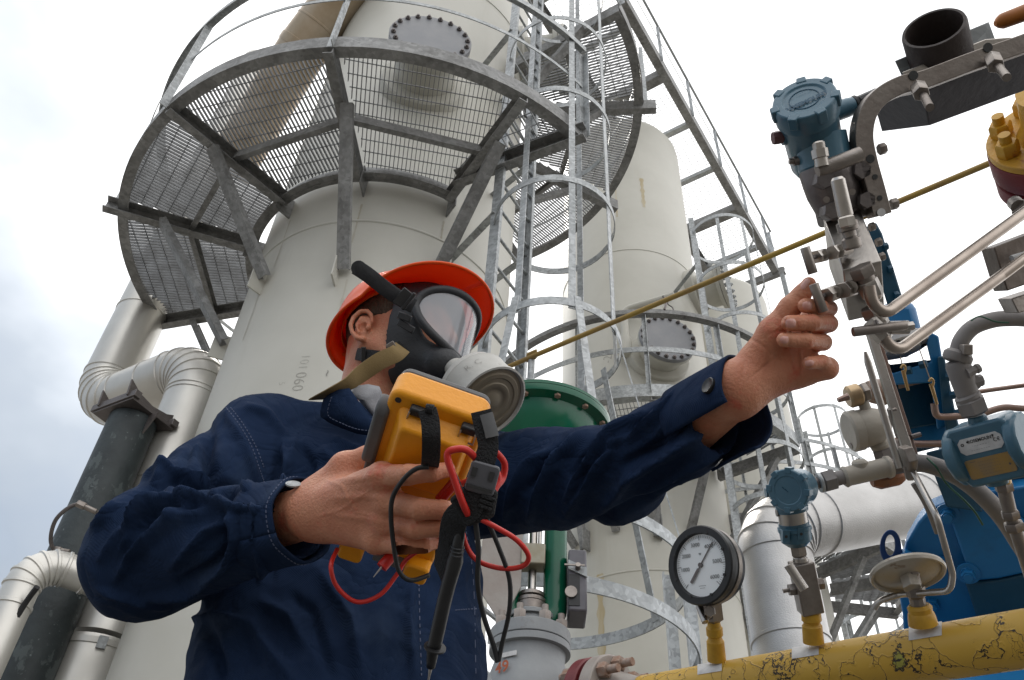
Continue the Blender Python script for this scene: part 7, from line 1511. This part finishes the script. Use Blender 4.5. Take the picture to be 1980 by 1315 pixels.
strap("hanging_strap", [(924, 940, .853, 0), (918, 962, .852, .1), (905, 985, .853, .2), (880, 1005, .86, .2), (868, 1060, .875, .5), (850, 1110, .90, .9)], .026, .003, webb, MM)
mb = MB(); mb.prism([(-.022, .005), (.006, .026), (.026, .012), (.022, -.012), (-.004, -.022)], at(912, 975, .856), (RIGHT, UPV, -FWD), .010); mb.build("strap_bundle", webb, MM, bevel=.003)
for k in range(3):
    mb = MB(); mb.beam(at(930 - 3*k, 958 + 9*k, .849), at(958 - 4*k, 968 + 9*k, .849), .004, .003, up=FWD); mb.build("strap_fold", webb, MM, bevel=.001)
# test leads
TL = thing("red_test_lead", "red cable and probe of the multimeter, looping below the hand and beside the jacket", "test lead", at(960, 1060, .88))
rr = .0026
def lead(pts, m_, parent, r=rr, nm="cable"):
    mb = MB(); mb.tube(bez([at(*p) for p in pts], 8), r, 10); return mb.build(nm, m_, parent, sharp=180)
lead([(960, 905, .885), (966, 930, .88), (950, 960, .87)], redrub, TL)
lead([(905, 995, .853), (893, 968, .846), (876, 920, .845), (865, 880, .846), (880, 869, .846), (905, 872, .85), (925, 900, .87), (905, 930, .90), (880, 940, .92), (852, 972, .945)], redrub, TL, .0036)
lead([(925, 1002, .855), (960, 1020, .85), (1000, 1045, .85), (1022, 1075, .855), (1010, 1095, .86), (970, 1099, .87), (925, 1085, .875), (903, 1058, .88), (892, 1020, .88)], redrub, TL)
lead([(880, 1005, .875), (850, 1040, .955), (790, 1078, 1.0), (768, 1110, 1.0), (735, 1150, .99), (690, 1164, .985), (652, 1135, .98), (640, 1095, .98), (652, 1062, 1.01)], redrub, TL)
lead([(955, 870, .89), (975, 895, .90), (972, 925, .90), (955, 945, .885)], redrub, TL, .0034)
mb = MB(); mb.tube([at(762, 1068, .965), at(738, 1097, .955)], .0065, 16); mb.build("probe_body", redrub, TL); mb = MB(); mb.tube([at(740, 1094, .956), at(722, 1116, .95)], [.0014, .0004], 8); mb.build("probe_tip", steel, TL)
mb = MB(); mb.tube([at(880, 930, .93), at(850, 965, .945)], .0055, 14); mb.build("probe_sleeve", redrub, TL)
TK = thing("black_test_lead", "black cable and long black probe of the multimeter, hanging down the jacket front", "test lead", at(870, 1150, .88))
lead([(829, 903, .893), (806, 906, .893), (782, 925, .900), (760, 960, .915), (756, 1000, .92), (762, 1060, .93), (772, 1105, .935), (795, 1122, .94), (830, 1112, .95)], blkrub, TK)
lead([(870, 905, .87), (885, 935, .86), (893, 970, .855), (897, 1000, .86)], blkrub, TK, .0032)
lead([(918, 1000, .86), (925, 1060, .86), (924, 1130, .87), (935, 1190, .88), (955, 1250, .885), (962, 1280, .885)], blkrub, TK)
lead([(940, 1000, .86), (965, 1060, .865), (985, 1120, .87), (985, 1180, .875), (972, 1240, .885), (964, 1278, .885)], blkrub, TK, .0024)
lead([(843, 1030, .95), (846, 1060, .95), (844, 1090, .955)], blkrub, TK)
pb_ = [at(893, 1018, .865), at(886, 1050, .868), at(880, 1085, .872), at(862, 1150, .88), at(842, 1240, .89), at(838, 1252, .892), at(833, 1290, .897)]
mb = MB(); mb.tube(bez(pb_, 3), list(np.interp(np.linspace(0, 1, 19), [0, .12, .30, .34, .38, .8, .83, .85, .87, 1], [.0032, .0055, .0066, .0085, .0075, .0072, .0072, .0074, .0062, .0045])), 20); mb.build("probe_body", black, TK, sharp=180)
mb = MB(); d_ = nrm(pb_[4] - pb_[3]); mb.lathe(at(841, 1252, .891), d_, [(-.0015, .009), (-.0008, .0115), (.0008, .0115), (.0015, .009)], 24); mb.build("finger_guard", black, TK)
for k in range(5):
    q = pb_[1] + (pb_[2] - pb_[1])*(k/5 + .2); mb = MB(); mb.lathe(q, nrm(pb_[2]-pb_[1]), [(-.001, .0064), (0, .0074), (.001, .0064)], 18, cap=False); mb.build("grip_ring", black, TK)
mb = MB(); mb.tube([at(833, 1288, .897), at(828, 1318, .90)], [.0022, .0008], 10); mb.build("probe_tip", steel, TK)
